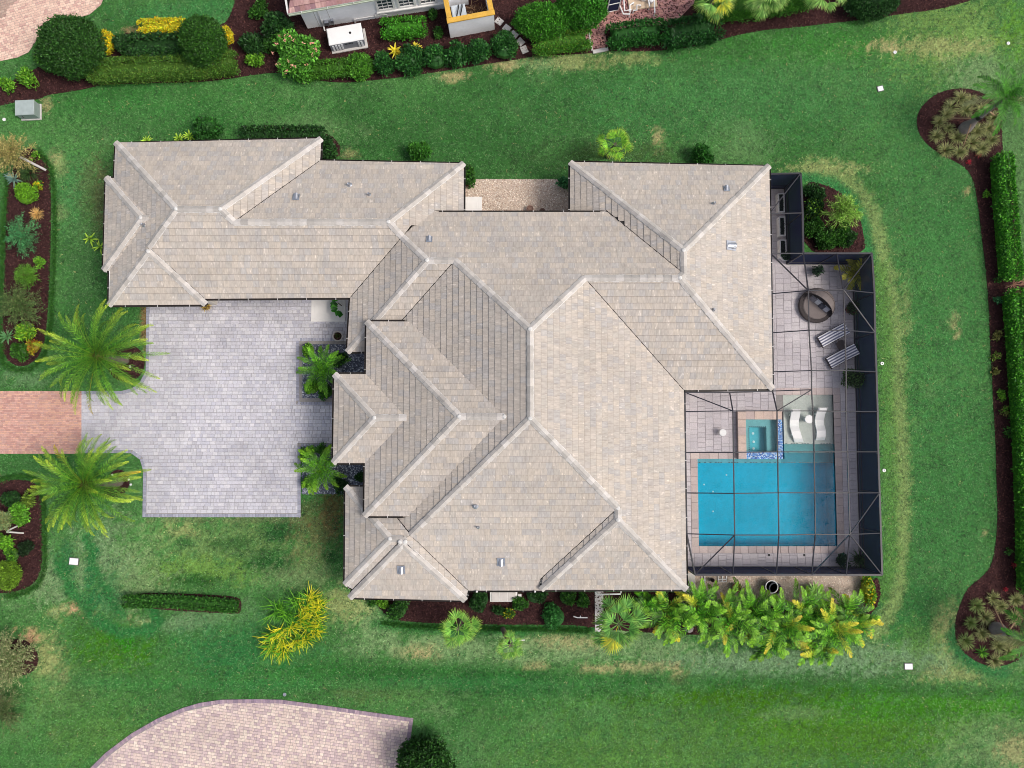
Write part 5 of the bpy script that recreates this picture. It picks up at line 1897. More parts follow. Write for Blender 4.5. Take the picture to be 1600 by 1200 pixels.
    for (x0, y0, x1, y1) in ((ax0, ay0, wx0, ay1), (wx0, wy1, ax1, ay1)):
        box(mb, ((x0 + x1) / 2, (y0 + y1) / 2, -.05), (x1 - x0, y1 - y0, .82), 0, lin(150, 140, 140))
    mb.build('spa_wall', M['paver'], spa)
    rs = np.random.RandomState(12)
    def copn(x0, y0, x1, y1):
        L = max(x1 - x0, y1 - y0)
        n = max(int(L / .45), 1)
        for i in range(n):
            mb = MB()
            if x1 - x0 > y1 - y0:
                w = (x1 - x0) / n
                box(mb, (x0 + (i + .5) * w, (y0 + y1) / 2, .38), (w - .01, y1 - y0 + .03, .05), 0, pink[rs.randint(3)], 0, .012)
            else:
                w = (y1 - y0) / n
                box(mb, ((x0 + x1) / 2, y0 + (i + .5) * w, .38), (x1 - x0 + .03, w - .01, .05), 0, pink[rs.randint(3)], 0, .012)
            mb.build('coping', M['paver'], spa)
    copn(ax0, ay0, wx0, ay1)
    copn(wx0, wy1, ax1, ay1)
    core, mos = MB(), MB()
    MC = [lin(60, 110, 190), lin(100, 160, 220), lin(150, 190, 226), lin(40, 80, 150), lin(176, 200, 220), lin(80, 130, 200)]
    for (x0, y0, x1, y1) in ((wx1, ay0, ax1, wy1), (wx0, ay0, wx1, wy0)):
        box(core, ((x0 + x1) / 2, (y0 + y1) / 2, -.1), (x1 - x0, y1 - y0, .86), 0, lin(70, 110, 150))
        for x in np.arange(x0 + .03, x1 - .01, .062):
            for y in np.arange(y0 + .03, y1 - .01, .062):
                box(mos, (x, y, .333), (.056, .056, .02), 0, MC[rs.randint(len(MC))] * rs.uniform(.8, 1.2))
    core.build('spill_wall', M['plaster'], spa)
    tag(mos.build('mosaic_tile', M['mosaic'], spa), None, None, None, 'stuff')
    mb = MB()
    seat = .40
    basin(mb, wx0, wy0, wx1, wy1, -.55, .34, (.12, .46, .54), (.13, .42, .48))
    mb.build('spa_basin', M['plaster'], spa)
    mb = MB()
    ix0, iy0, ix1, iy1 = wx0 + .34, wy0 + .02, wx1 - .5, wy1 - .46
    for (x0, y0, x1, y1) in ((wx0, wy0, ix0, wy1), (ix1, wy0, wx1, wy1), (ix0, iy1, ix1, wy1)):
        box(mb, ((x0 + x1) / 2, (y0 + y1) / 2, -.30), (x1 - x0, y1 - y0, .46), 0, lin(120, 176, 182))
    for x in np.arange(ix0, ix1, .12):
        box(mb, (x, iy1 + .03, -.066), (.06, .05, .012), 0, lin(60, 96, 110))
    for y in np.arange(iy0, iy1, .12):
        box(mb, (ix0 - .03, y, -.066), (.05, .06, .012), 0, lin(60, 96, 110))
    mb.build('spa_seat', M['plaster'], spa)
    mb = MB()
    for x, y in ((.35, .75), (.38, .4), (.36, .12)):
        lathe(mb, (ix0 + (ix1 - ix0) * x, iy0 + (iy1 - iy0) * y, -.548), [(.08, 0), (.07, .02), (.03, .025)], 10)
    mb.build('drain_cover', M['white'], spa)
    mb = MB()
    box(mb, ((wx0 + wx1) / 2, (wy0 + wy1) / 2, -.13), (wx1 - wx0 - .006, wy1 - wy0 - .006, .86))
    mb.build('water', M['water'], spa)
    for k, (u, v) in enumerate(((1201, 867), (1256, 867), (1160, 867))):
        if k == 2: continue
        mb = MB()
        p = G(u, v)
        lathe(mb, (p[0], p[1], .076), [(.07, 0), (.06, .012), (.02, .012)], 12)
        o = mb.build('deck_drain', M['dark'], None, p)
        tag(o, ['small dark round deck drain below the middle of the pool', 'small dark round deck drain below the pool, nearer the two corner plants'][k], 'drain', 'deck drains')


def beam(mb, A, B, w=.055, h=.12):
    A, B = np.asarray(A, float), np.asarray(B, float)
    e = B - A
    L = np.linalg.norm(e)
    e /= L
    s = np.cross(e, [0, 0, 1.0])
    if np.linalg.norm(s) < 1e-3:
        s = np.array([1.0, 0, 0])
    s /= np.linalg.norm(s)
    u = np.cross(s, e)
    V = []
    for p in (A, B):
        V += [p - s * w / 2 - u * h / 2, p + s * w / 2 - u * h / 2, p + s * w / 2 + u * h / 2, p - s * w / 2 + u * h / 2]
    mb.add(np.array(V), [np.array([(0, 1, 5, 4), (1, 2, 6, 5), (2, 3, 7, 6), (3, 0, 4, 7), (3, 2, 1, 0), (4, 5, 6, 7)])])


def build_cage():
    E, H, C = 2.80, 3.06, 3.75        # eave rail, rail on the house, raised middle
    cage = thing('pool_cage', 'dark bronze screen enclosure with a raised roof over the pool terrace', 'screen enclosure', (*G2(1290, 650), 0))
    n = dict(
        ta=(1202, 272, E), tb=(1251, 271, E), tc=(1254, 333, E), td=(1202, 334, H), te=(1255, 396, E), tf=(1204, 396, H), tg=(1307, 396, E), th=(1362, 396, E),
        l1=(1205, 459, H), l2=(1206, 520, H), l3=(1207, 581, H), l4=(1207, 611, H), b1=(1263, 454, C), c1=(1318, 453, C), r1=(1366, 458, E), b2=(1264, 516, C), c2=(1320, 516, C), r2=(1367, 520, E),
        b3=(1268, 579, C), c3=(1322, 579, C), r3=(1369, 581, E), b4=(1268, 609, C), h0=(1070, 613, H), h1=(1140, 613, H), z4=(1145, 642, C), a4=(1214, 642, C), bb=(1270, 642, C), c4=(1322, 643, C), r4=(1371, 643, E),
        m4=(1070, 643, H), m5=(1071, 707, H), m6=(1072, 770, H), m7=(1073, 834, H), z5=(1146, 707, C), a5=(1215, 706, C), b5=(1272, 706, C), c5=(1324, 706, C), r5=(1372, 706, E),
        z6=(1147, 771, C), a6=(1216, 770, C), b6=(1273, 770, C), c6=(1326, 770, C), r6=(1374, 770, E), z7=(1148, 836, C), a7=(1217, 836, C), b7=(1274, 835, C), c7=(1328, 835, C), r7=(1376, 833, E),
        s0=(1086, 898, E), s1=(1145, 898, E), s2=(1213, 898, E), s3=(1268, 898, E), s4=(1322, 898, E), s5=(1378, 898, E))
    P = {k: G(*v) for k, v in n.items()}
    def bm(a, b, w=.05, h=.085, nm='beam'):
        mb = MB()
        beam(mb, P[a] if isinstance(a, str) else a, P[b] if isinstance(b, str) else b, w, h)
        mb.build(nm, M['frame'], cage)
    rails = [('ta', 'tb'), ('tb', 'tc'), ('tc', 'te'), ('te', 'tg'), ('tg', 'th'), ('th', 'r1'), ('r1', 'r2'), ('r2', 'r3'), ('r3', 'r4'), ('r4', 'r5'), ('r5', 'r6'), ('r6', 'r7'), ('r7', 's5'), ('s0', 's1'), ('s1', 's2'), ('s2', 's3'), ('s3', 's4'), ('s4', 's5')]
    for a, b in rails:
        bm(a, b, .10, .10, 'eave_rail')
    for a, b in (('tf', 'l1'), ('l1', 'l2'), ('l2', 'l3'), ('l3', 'l4'), ('ta', 'td'), ('td', 'tf'), ('l4', 'h1'), ('h1', 'h0'), ('h0', 'm4'), ('m4', 'm5'), ('m5', 'm6'), ('m6', 'm7'), ('m7', 's0')):
        bm(a, b, .07, .14, 'house_rail')
    bl = [('td', 'tc'), ('tf', 'te'), ('tb', 'td'), ('te', 'b1'), ('tg', 'c1'), ('tf', 'b1'), ('th', 'c1'), ('l1', 'b1'), ('b1', 'c1'), ('c1', 'r1'), ('l2', 'b2'), ('b2', 'c2'), ('c2', 'r2'), ('c1', 'r2'), ('l3', 'b3'), ('b3', 'c3'), ('c3', 'r3'),
          ('l4', 'b4'), ('b1', 'b2'), ('b2', 'b3'), ('b3', 'b4'), ('b4', 'bb'), ('c1', 'c2'), ('c2', 'c3'), ('c3', 'c4'), ('h0', 'z4'), ('h1', 'z4'), ('l4', 'a4'), ('b4', 'a4'), ('m4', 'z4'), ('z4', 'a4'), ('a4', 'bb'), ('bb', 'c4'), ('c4', 'r4'),
          ('m5', 'z5'), ('z5', 'a5'), ('a5', 'b5'), ('b5', 'c5'), ('c5', 'r5'), ('m6', 'z6'), ('z6', 'a6'), ('a6', 'b6'), ('b6', 'c6'), ('c6', 'r6'), ('m7', 'z7'), ('z7', 'a7'), ('a7', 'b7'), ('b7', 'c7'), ('c7', 'r7'),
          ('z4', 'z5'), ('z5', 'z6'), ('z6', 'z7'), ('a4', 'a5'), ('a5', 'a6'), ('a6', 'a7'), ('bb', 'b5'), ('b5', 'b6'), ('b6', 'b7'), ('c4', 'c5'), ('c5', 'c6'), ('c6', 'c7'), ('z7', 's1'), ('a7', 's2'), ('b7', 's3'), ('c7', 's4'),
          ('z7', 's0'), ('c7', 's3'), ('c7', 's5'), ('c7', 'r6')]
    for a, b in bl:
        bm(a, b)
    # posts, base rails, chair rails
    drop = lambda p, z=.06: np.array([p[0], p[1], z])
    per = ['ta', 'tb', 'tc', 'te', 'tg', 'th', 'r1', 'r2', 'r3', 'r4', 'r5', 'r6', 'r7', 's5', 's4', 's3', 's2', 's1', 's0']
    for a in per:
        bm(P[a] - [0, 0, .05], drop(P[a], .0), .06, .06, 'post')
    for a, b in zip(per[:-1], per[1:]):
        A, B = P[a], P[b]
        bm(drop(A, .09), drop(B, .09), .08, .08, 'base_rail')
        bm(drop(A, .60), drop(B, .60), .05, .05, 'chair_rail')
        mb = MB()
        mb.add(np.array([drop(A, .10), drop(B, .10), B, A]), np.array([(0, 1, 2, 3)]))
        mb.build('screen_wall', M['wall_screen'], cage)
    # kerb under the wall
    for a, b in zip(per[:-1], per[1:]):
        mb = MB()
        A, B = drop(P[a], 0.025), drop(P[b], 0.025)
        beam(mb, A, B, .16, .11)
        mb.build('kerb', M['concrete'], cage)
    cells = [('ta', 'tb', 'td'), ('tb', 'tc', 'td'), ('td', 'tc', 'te', 'tf'), ('tf', 'te', 'b1'), ('te', 'tg', 'c1', 'b1'), ('tg', 'th', 'c1'), ('th', 'r1', 'c1'), ('tf', 'b1', 'l1'), ('l1', 'b1', 'b2', 'l2'), ('b1', 'c1', 'c2', 'b2'), ('c1', 'r1', 'r2'), ('c1', 'r2', 'c2'),
             ('l2', 'b2', 'b3', 'l3'), ('b2', 'c2', 'c3', 'b3'), ('c2', 'r2', 'r3', 'c3'), ('l3', 'b3', 'b4', 'l4'), ('b3', 'c3', 'c4', 'bb', 'b4'), ('c3', 'r3', 'r4', 'c4'), ('l4', 'b4', 'a4'), ('b4', 'bb', 'a4'), ('h0', 'h1', 'z4'), ('h0', 'z4', 'm4'), ('h1', 'l4', 'a4', 'z4'),
             ('m4', 'z4', 'z5', 'm5'), ('z4', 'a4', 'a5', 'z5'), ('a4', 'bb', 'b5', 'a5'), ('bb', 'c4', 'c5', 'b5'), ('c4', 'r4', 'r5', 'c5'), ('m5', 'z5', 'z6', 'm6'), ('z5', 'a5', 'a6', 'z6'), ('a5', 'b5', 'b6', 'a6'), ('b5', 'c5', 'c6', 'b6'), ('c5', 'r5', 'r6', 'c6'),
             ('m6', 'z6', 'z7', 'm7'), ('z6', 'a6', 'a7', 'z7'), ('a6', 'b6', 'b7', 'a7'), ('b6', 'c6', 'c7', 'b7'), ('c6', 'r6', 'c7'), ('r6', 'r7', 'c7'), ('m7', 'z7', 's0'), ('z7', 's1', 's0'), ('z7', 'a7', 's2', 's1'), ('a7', 'b7', 's3', 's2'), ('b7', 'c7', 's3'), ('c7', 's4', 's3'), ('c7', 's5', 's4'), ('c7', 'r7', 's5')]
    for cl in cells:
        mb = MB()
        mb.add(np.array([P[k] + [0, 0, .03] for k in cl]), np.arange(len(cl))[None, :])
        mb.build('screen_panel', M['roof_screen'], cage)


def planter(name, u, v, h, r, label, pot_col, kind, plant_fn, cat='potted plant', z=.075, mat='plain', lip=1.1, shape='taper'):
    """a pot standing on the paving; the plant in it is a part of the pot's thing"""
    p = G(u, v, z)
    root = thing(name, label, cat, p)
    mb = MB()
    if shape == 'taper':
        prof = [(r * .68, 0), (r * .80, h * .35), (r * .98, h * .92), (r * lip, h * .94), (r * lip, h), (r * .88, h), (r * .84, h * .86), (r * .1, h * .86)]
    else:
        prof = [(r * .60, 0), (r * .98, h * .35), (r * .98, h * .65), (r * .72, h * .9), (r * .86, h), (r * .66, h), (r * .6, h * .85), (r * .1, h * .85)]
    lathe(mb, p, prof, 20, pot_col)
    mb.build('pot', M[mat], root)
    mb = MB()
    lathe(mb, p + [0, 0, h * .84], [(r * .85, 0), (r * .8, .03), (r * .1, .04)], 14, MBASE)
    mb.build('soil', M['mulch'], root)
    mb = MB()
    plant_fn(mb, p + [0, 0, h * .88])
    if mb.n:
        mb.build('plant', M['leaf'], root, loc=p + [0, 0, h * .88])
    return root


def bush_in(mb, c, r, h, cols, leaf, n, seed):
    rs = np.random.RandomState(seed)
    for i in range(7):
        a, q = rs.uniform(0, 6.28), math.sqrt(rs.rand()) * .6
        cc = c + [math.cos(a) * q * r, math.sin(a) * q * r, h * rs.uniform(.3, .75)]
        tube(mb, [c - [0, 0, .05], cc], [.012, .006], 4, lin(80, 66, 48))
        d = unit(rs.normal(0, 1, (n // 7, 3)))
        Q = cc + d * np.array([r * .45, r * .45, h * .32]) * rs.uniform(.6, 1.05, (n // 7, 1))
        scatter_on(mb, rs, Q, d, leaf, cols, .25)


def build_terrace_things():
    # round rattan daybed with a half raised canopy
    c = G(1274.5, 478, .25)
    base = np.array([c[0], c[1], .075])
    db = thing('round_daybed', 'round dark wicker daybed with a folding canopy and grey cushion', 'daybed', base)
    R = 27.5 / 26.7
    mb = MB()
    lathe(mb, base, [(R * .88, 0), (R * .97, .06), (R, .26), (R * .97, .32), (R * .80, .32), (R * .78, .24), (R * .1, .24)], 36)
    mb.build('frame', M['wicker'], db)
    mb = MB()
    lathe(mb, base + [0, 0, .245], [(R * .78, 0), (R * .79, .08), (R * .74, .13), (R * .3, .145), (.02, .146)], 36)
    mb.build('cushion', M['cushion'], db)
    # canopy: hoops of cloth turning about the axis across the bed
    ax = np.array([math.cos(math.radians(-42)), math.sin(math.radians(-42)), 0])      # hinge line, upper end to lower end
    nn = np.array([-ax[1], ax[0], 0])                                               # towards the back (up and to the side)
    V = []
    nb, na = 9, 15
    for j in range(nb):
        be = math.radians(14 + 66 * j / (nb - 1))
        for i in range(na):
            th = math.pi * i / (na - 1)
            q = ax * math.cos(th) * R * .99 + (nn * math.cos(be) + np.array([0, 0, 1]) * math.sin(be)) * math.sin(th) * R * .99 * (1.0 + .015 * (j % 2))
            V.append(base + [0, 0, .30] + q)
    V = np.array(V)
    F = []
    for j in range(nb - 1):
        k = np.arange(na - 1) + j * na
        F.append(np.stack([k, k + 1, k + 1 + na, k + na], 1))
    mb = MB()
    mb.add(V, F)
    mb.build('canopy', M['cushion'], db)
    for j in (0, 4, nb - 1):
        mb = MB()
        tube(mb, V[j * na:(j + 1) * na] + [0, 0, .006], .016, 6)
        mb.build('hoop', M['wicker'], db)
    rs = np.random.RandomState(5)
    for i, (a, col) in enumerate(((-.42, lin(120, 118, 126)), (-.1, lin(196, 198, 206)), (.22, lin(70, 72, 84)), (.5, lin(176, 178, 190)))):
        p = base + ax * a + nn * (.10 + .05 * (i % 2)) + [0, 0, .47]
        mb = MB()
        d = unit(nn * .45 + np.array([0, 0, .9]))
        e = ax
        f = np.cross(e, d)
        prof = [(1, .0), (.9, .6), (.5, 1), (0, 1.1)]
        V = []
        g = np.linspace(-1, 1, 7)
        gu, gv = np.meshgrid(g, g)
        th = .085 * np.sqrt(np.clip((1 - gu ** 4) * (1 - gv ** 4), 0, 1))
        A = p + gu.ravel()[:, None] * e * .21 + gv.ravel()[:, None] * d * .21
        V = np.concatenate([A + th.ravel()[:, None] * f, A - th.ravel()[:, None] * f])
        k = (np.arange(6)[:, None] * 7 + np.arange(6)[None]).ravel()
        q = np.stack([k, k + 1, k + 8, k + 7], 1)
        mb.add(V, [q, q[:, ::-1] + 49], col)
        mb.build('pillow', M['plain'], db)
    mb = MB()
    t = G(1296, 488.5, .4)
    lathe(mb, (t[0], t[1], .075), [(.07, 0), (.06, .30), (.15, .33), (.155, .37), (.13, .385), (.02, .385)], 18)
    mb.build('drink_tray', M['wicker'], db)
    # striped sun loungers
    for i, (hx, fx, lab) in enumerate((((1320, 513.5), (1281.5, 535), 'striped sun lounger next to the round daybed'), ((1335, 546), (1295, 568), 'striped sun lounger next to the bushy potted plant'))):
        A, B = G2(*hx, .35), G2(*fx, .35)
        L = np.linalg.norm(A - B)
        a = (A - B) / L
        w = np.array([-a[1], a[0]])
        W = .68
        z0 = .075
        root = thing('sun_lounger', lab, 'sun lounger', (*((A + B) / 2), z0), 'striped loungers on the terrace')
        def pt(s, t, z):
            q = B + a * s * L + w * t * W
            return np.array([q[0], q[1], z0 + z])
        zz = lambda s: .30 if s < .58 else .30 + (s - .58) * L * .42
        mb = MB()
        for t in (-.5, .5):
            beam(mb, pt(0, t, .22), pt(.6, t, .22), .05, .06)
            beam(mb, pt(.56, t, .22), pt(1, t, .22 + .42 * L * .42 - .02), .05, .05)
        beam(mb, pt(0, -.5, .22), pt(0, .5, .22), .05, .06)
        beam(mb, pt(1, -.5, .22 + .42 * L * .42 - .02), pt(1, .5, .22 + .42 * L * .42 - .02), .05, .05)
        mb.build('frame', M['wicker'], root)
        for s in (.06, .62):
            for t in (-.46, .46):
                mb = MB()
                beam(mb, pt(s, t, 0), pt(s, t, .22), .06, .06)
                mb.build('leg', M['wicker'], root)
        mb = MB()
        ns, nt = 13, 27
        S = np.linspace(.01, 1.0, ns)
        T = np.linspace(-.49, .49, nt)
        top, col, bot = [], [], []
        for s in S:
            for j, t in enumerate(T):
                edge = 1 - (abs(t) / .5) ** 8
                top.append(pt(s, t, zz(s) + .045 * edge))
                bot.append(pt(s, t, zz(s) - .03))
                st = (j * 9 // nt) % 2
                col.append(lin(232, 232, 238) if st == 0 else lin(104, 106, 132))
        k = (np.arange(ns - 1)[:, None] * nt + np.arange(nt - 1)[None]).ravel()
        q = np.stack([k, k + nt, k + nt + 1, k + 1], 1)
        N0 = ns * nt
        rim = []
        for r_ in range(ns - 1):
            for cidx in (0, nt - 1):
                x = r_ * nt + cidx
                rim.append((x, x + nt, x + nt + N0, x + N0))
        for cidx in range(nt - 1):
            for r_ in (0, ns - 1):
                x = r_ * nt + cidx
                rim.append((x, x + 1, x + 1 + N0, x + N0))
        mb.add(np.array(top + bot), [q, q[:, ::-1] + N0, np.array(rim)], np.array(col + col))
        mb.build('cushion', M['plain'], root)
    # low brown table between them
    p = G(1310.5, 540, .075)
    tb = thing('side_table', 'low brown woven table between the two striped loungers', 'side table', p)
    mb = MB()
    lathe(mb, p + [0, 0, .38], [(.28, 0), (.29, .02), (.28, .04), (.02, .045)], 20)
    mb.build('table_top', M['wicker'], tb)
    for a in (0.6, 2.7, 4.8):
        mb = MB()
        tube(mb, [p + [math.cos(a) * .22, math.sin(a) * .22, 0], p + [math.cos(a) * .16, math.sin(a) * .16, .385]], .02, 7)
        mb.build('leg', M['wicker'], tb)
    # white drum table by the house
    p = G(1126.5, 676, .075)
    tb = thing('drum_table', 'white round drum table on the terrace by the spa', 'side table', p)
    mb = MB()
    lathe(mb, p, [(.20, 0), (.16, .12), (.15, .28), (.20, .42)], 24)
    mb.build('base', M['white'], tb)
    mb = MB()
    lathe(mb, p + [0, 0, .42], [(.20, 0), (.205, .02), (.195, .035), (.02, .036)], 24)
    mb.build('table_top', M['white'], tb)
    # moulded loungers standing in the shallow water
    for i, (hd, md, ft, lab) in enumerate((((1243.5, 640), (1243, 662), (1250.5, 691), 'white moulded lounger in the shallow pool ledge, nearer the spa'), ((1286, 637), (1283, 662), (1283.5, 688), 'white moulded lounger in the shallow pool ledge, nearer the deck edge'))):
        zb = -.298
        pts = [G2(*hd, .30), G2(*md, .10), G2(*ft, 0)]
        root = thing('pool_lounger', lab, 'pool lounger', (*pts[1], zb), 'white loungers in the pool ledge')
        n = 22
        t = np.linspace(0, 1, n)
        C = np.array([(1 - a) ** 2 * pts[0] + 2 * a * (1 - a) * (2 * pts[1] - .5 * pts[0] - .5 * pts[2]) + a * a * pts[2] for a in t])
        bend = .05 * np.sin(t * 2 * math.pi) * (1 if i == 0 else -1)
        C[:, 0] += bend
        z = zb + np.interp(t, [0, .12, .38, .55, .72, .90, 1.0], [.62, .50, .20, .13, .24, .20, .06])
        V, W = [], .28
        for k in range(n):
            for x, dz in ((-W, 0), (-W * .92, .035), (W * .92, .035), (W, 0), (W * .92, -.06), (-W * .92, -.06)):
                V.append((C[k, 0] + x, C[k, 1], z[k] + dz))
        k = np.arange(6)
        F = [np.stack([j * 6 + k, j * 6 + (k + 1) % 6, (j + 1) * 6 + (k + 1) % 6, (j + 1) * 6 + k], 1) for j in range(n - 1)] + [np.arange(6)[None, ::-1], (np.arange(6) + (n - 1) * 6)[None, :]]
        mb = MB()
        mb.add(np.array(V), F)
        mb.build('seat', M['white'], root, smooth=False)
        for j, ln in ((4, .0), (11, .0), (17, .0)):
            mb = MB()
            box(mb, (C[j, 0], C[j, 1], (zb + z[j] - .05) / 2), (.50, .10, z[j] - .05 - zb))
            mb.build('support', M['white'], root)
        mb = MB()
        box(mb, (C[1, 0], C[1, 1], z[1] + .06), (.46, .16, .07), 0, (1, 1, 1), 0, .025)
        mb.build('headrest', M['white'], root)
    p = np.array([*G2(1264.5, 655, .25), -.298])
    tb = thing('ledge_table', 'white round table in the water between the moulded loungers', 'side table', p)
    mb = MB()
    lathe(mb, p, [(.17, 0), (.12, .12), (.11, .40), (.15, .50)], 22)
    mb.build('base', M['white'], tb)
    mb = MB()
    lathe(mb, p + [0, 0, .50], [(.245, 0), (.25, .02), (.235, .04), (.02, .042)], 26)
    mb.build('table_top', M['white'], tb)
    # tall rectangular planters in the narrow side bay
    for i, (u0, v0, u1, v1, lab) in enumerate(((1215.5, 302, 1226, 331.5, 'white rectangular planter nearest the cage corner'), (1217, 338.5, 1227.5, 368.5, 'white rectangular planter, middle of the three'), (1218, 374.5, 1229, 402, 'white rectangular planter nearest the daybed terrace'))):
        x0, y0, x1, y1 = rect(u0, v0, u1, v1, .55)
        c = ((x0 + x1) / 2, (y0 + y1) / 2)
        root = thing('planter', lab, 'planter', (*c, .075), 'white planters in the side bay')
        mb = MB()
        w, h = x1 - x0, y1 - y0
        for dx, dy, sx, sy in ((-w / 2 + .03, 0, .06, h), (w / 2 - .03, 0, .06, h), (0, -h / 2 + .03, w - .12, .06), (0, h / 2 - .03, w - .12, .06)):
            box(mb, (c[0] + dx, c[1] + dy, .335), (sx, sy, .52), 0, (1, 1, 1), 0, .008)
        mb.build('box', M['white'], root)
        mb = MB()
        rs = np.random.RandomState(i)
        box(mb, (*c, .30), (w - .12, h - .12, .36), 0, (.02, .022, .02))
        mb.build('soil', M['plain'], root)
        mb = MB()
        Q = np.stack([rs.uniform(-w * .4, w * .4, 160) + c[0], rs.uniform(-h * .42, h * .42, 160) + c[1], rs.uniform(.46, .58, 160)], 1)
        scatter_on(mb, rs, Q, np.tile([0, 0, 1.0], (160, 1)), .09, [lin(34, 56, 50), lin(28, 48, 46)], .3)
        mb.build('plant', M['leaf'], root)
    DK = [lin(38, 66, 52), lin(46, 78, 56), lin(30, 54, 46)]
    planter('potted_plant', 1273.5, 426, .34, .20, 'small dark potted plant above the round daybed', lin(60, 56, 56), 0, lambda mb, c: bush_in(mb, c, .36, .45, DK, .12, 420, 1))
    planter('potted_plant', 1224, 404, .42, .22, 'dark plant in a white pot at the inner cage corner', lin(214, 214, 218), 0, lambda mb, c: bush_in(mb, c, .30, .40, DK, .12, 300, 2))
    planter('potted_plant', 1326, 484, .50, .30, 'bushy plant in a red-brown clay pot beside the cage wall', lin(120, 74, 62), 0, lambda mb, c: bush_in(mb, c, .42, .6, [lin(56, 76, 50), lin(70, 90, 56), lin(46, 64, 46)], .12, 520, 3))
    planter('potted_plant', 1322, 592, .42, .28, 'large bushy potted plant on the terrace below the loungers', lin(70, 60, 56), 0, lambda mb, c: bush_in(mb, c, .66, 1.0, [lin(60, 88, 52), lin(74, 104, 58), lin(48, 72, 46)], .15, 1300, 4))
    planter('potted_plant', 1310, 874, .40, .24, 'dark potted plant in the lower cage corner, on the pool side', lin(52, 50, 54), 0, lambda mb, c: bush_in(mb, c, .42, .6, DK, .14, 520, 5))
    planter('potted_plant', 1338, 872, .40, .24, 'feathery potted plant tucked in the lower cage corner', lin(52, 50, 54), 0, lambda mb, c: [strap(mb, c, i * 2.4, 1.2 - i * .035, .75, .05, np.random.RandomState(i), lin(56, 84, 52), 1.3) for i in range(30)])
    pr = planter('potted_palm', 1325, 430, .48, .24, 'yellow-green palm in a white pot in the upper cage corner', lin(220, 220, 224), 0, lambda mb, c: tube(mb, [c - [0, 0, .1], c + [0, 0, .5]], [.05, .04], 7, lin(120, 110, 60)), cat='potted palm')
    top = G(1325, 430, .075) + [0, 0, .9]
    rs = np.random.RandomState(8)
    for i in range(11):
        mb = MB()
        pinnate(mb, top, [1.2, 4.1, 2.2, 3.6, .3, 5.0, 1.7, 2.9, 5.8, 0.9, 4.5][i], 1.0 - .09 * i, 1.15 * rs.uniform(.85, 1.1), rs, [lin(112, 118, 44), lin(132, 134, 54), lin(96, 106, 42)], lin(150, 144, 60), 1.2, 20, .34, .05, .25, .012)
        mb.build('frond', M['leaf'], pr, loc=top)
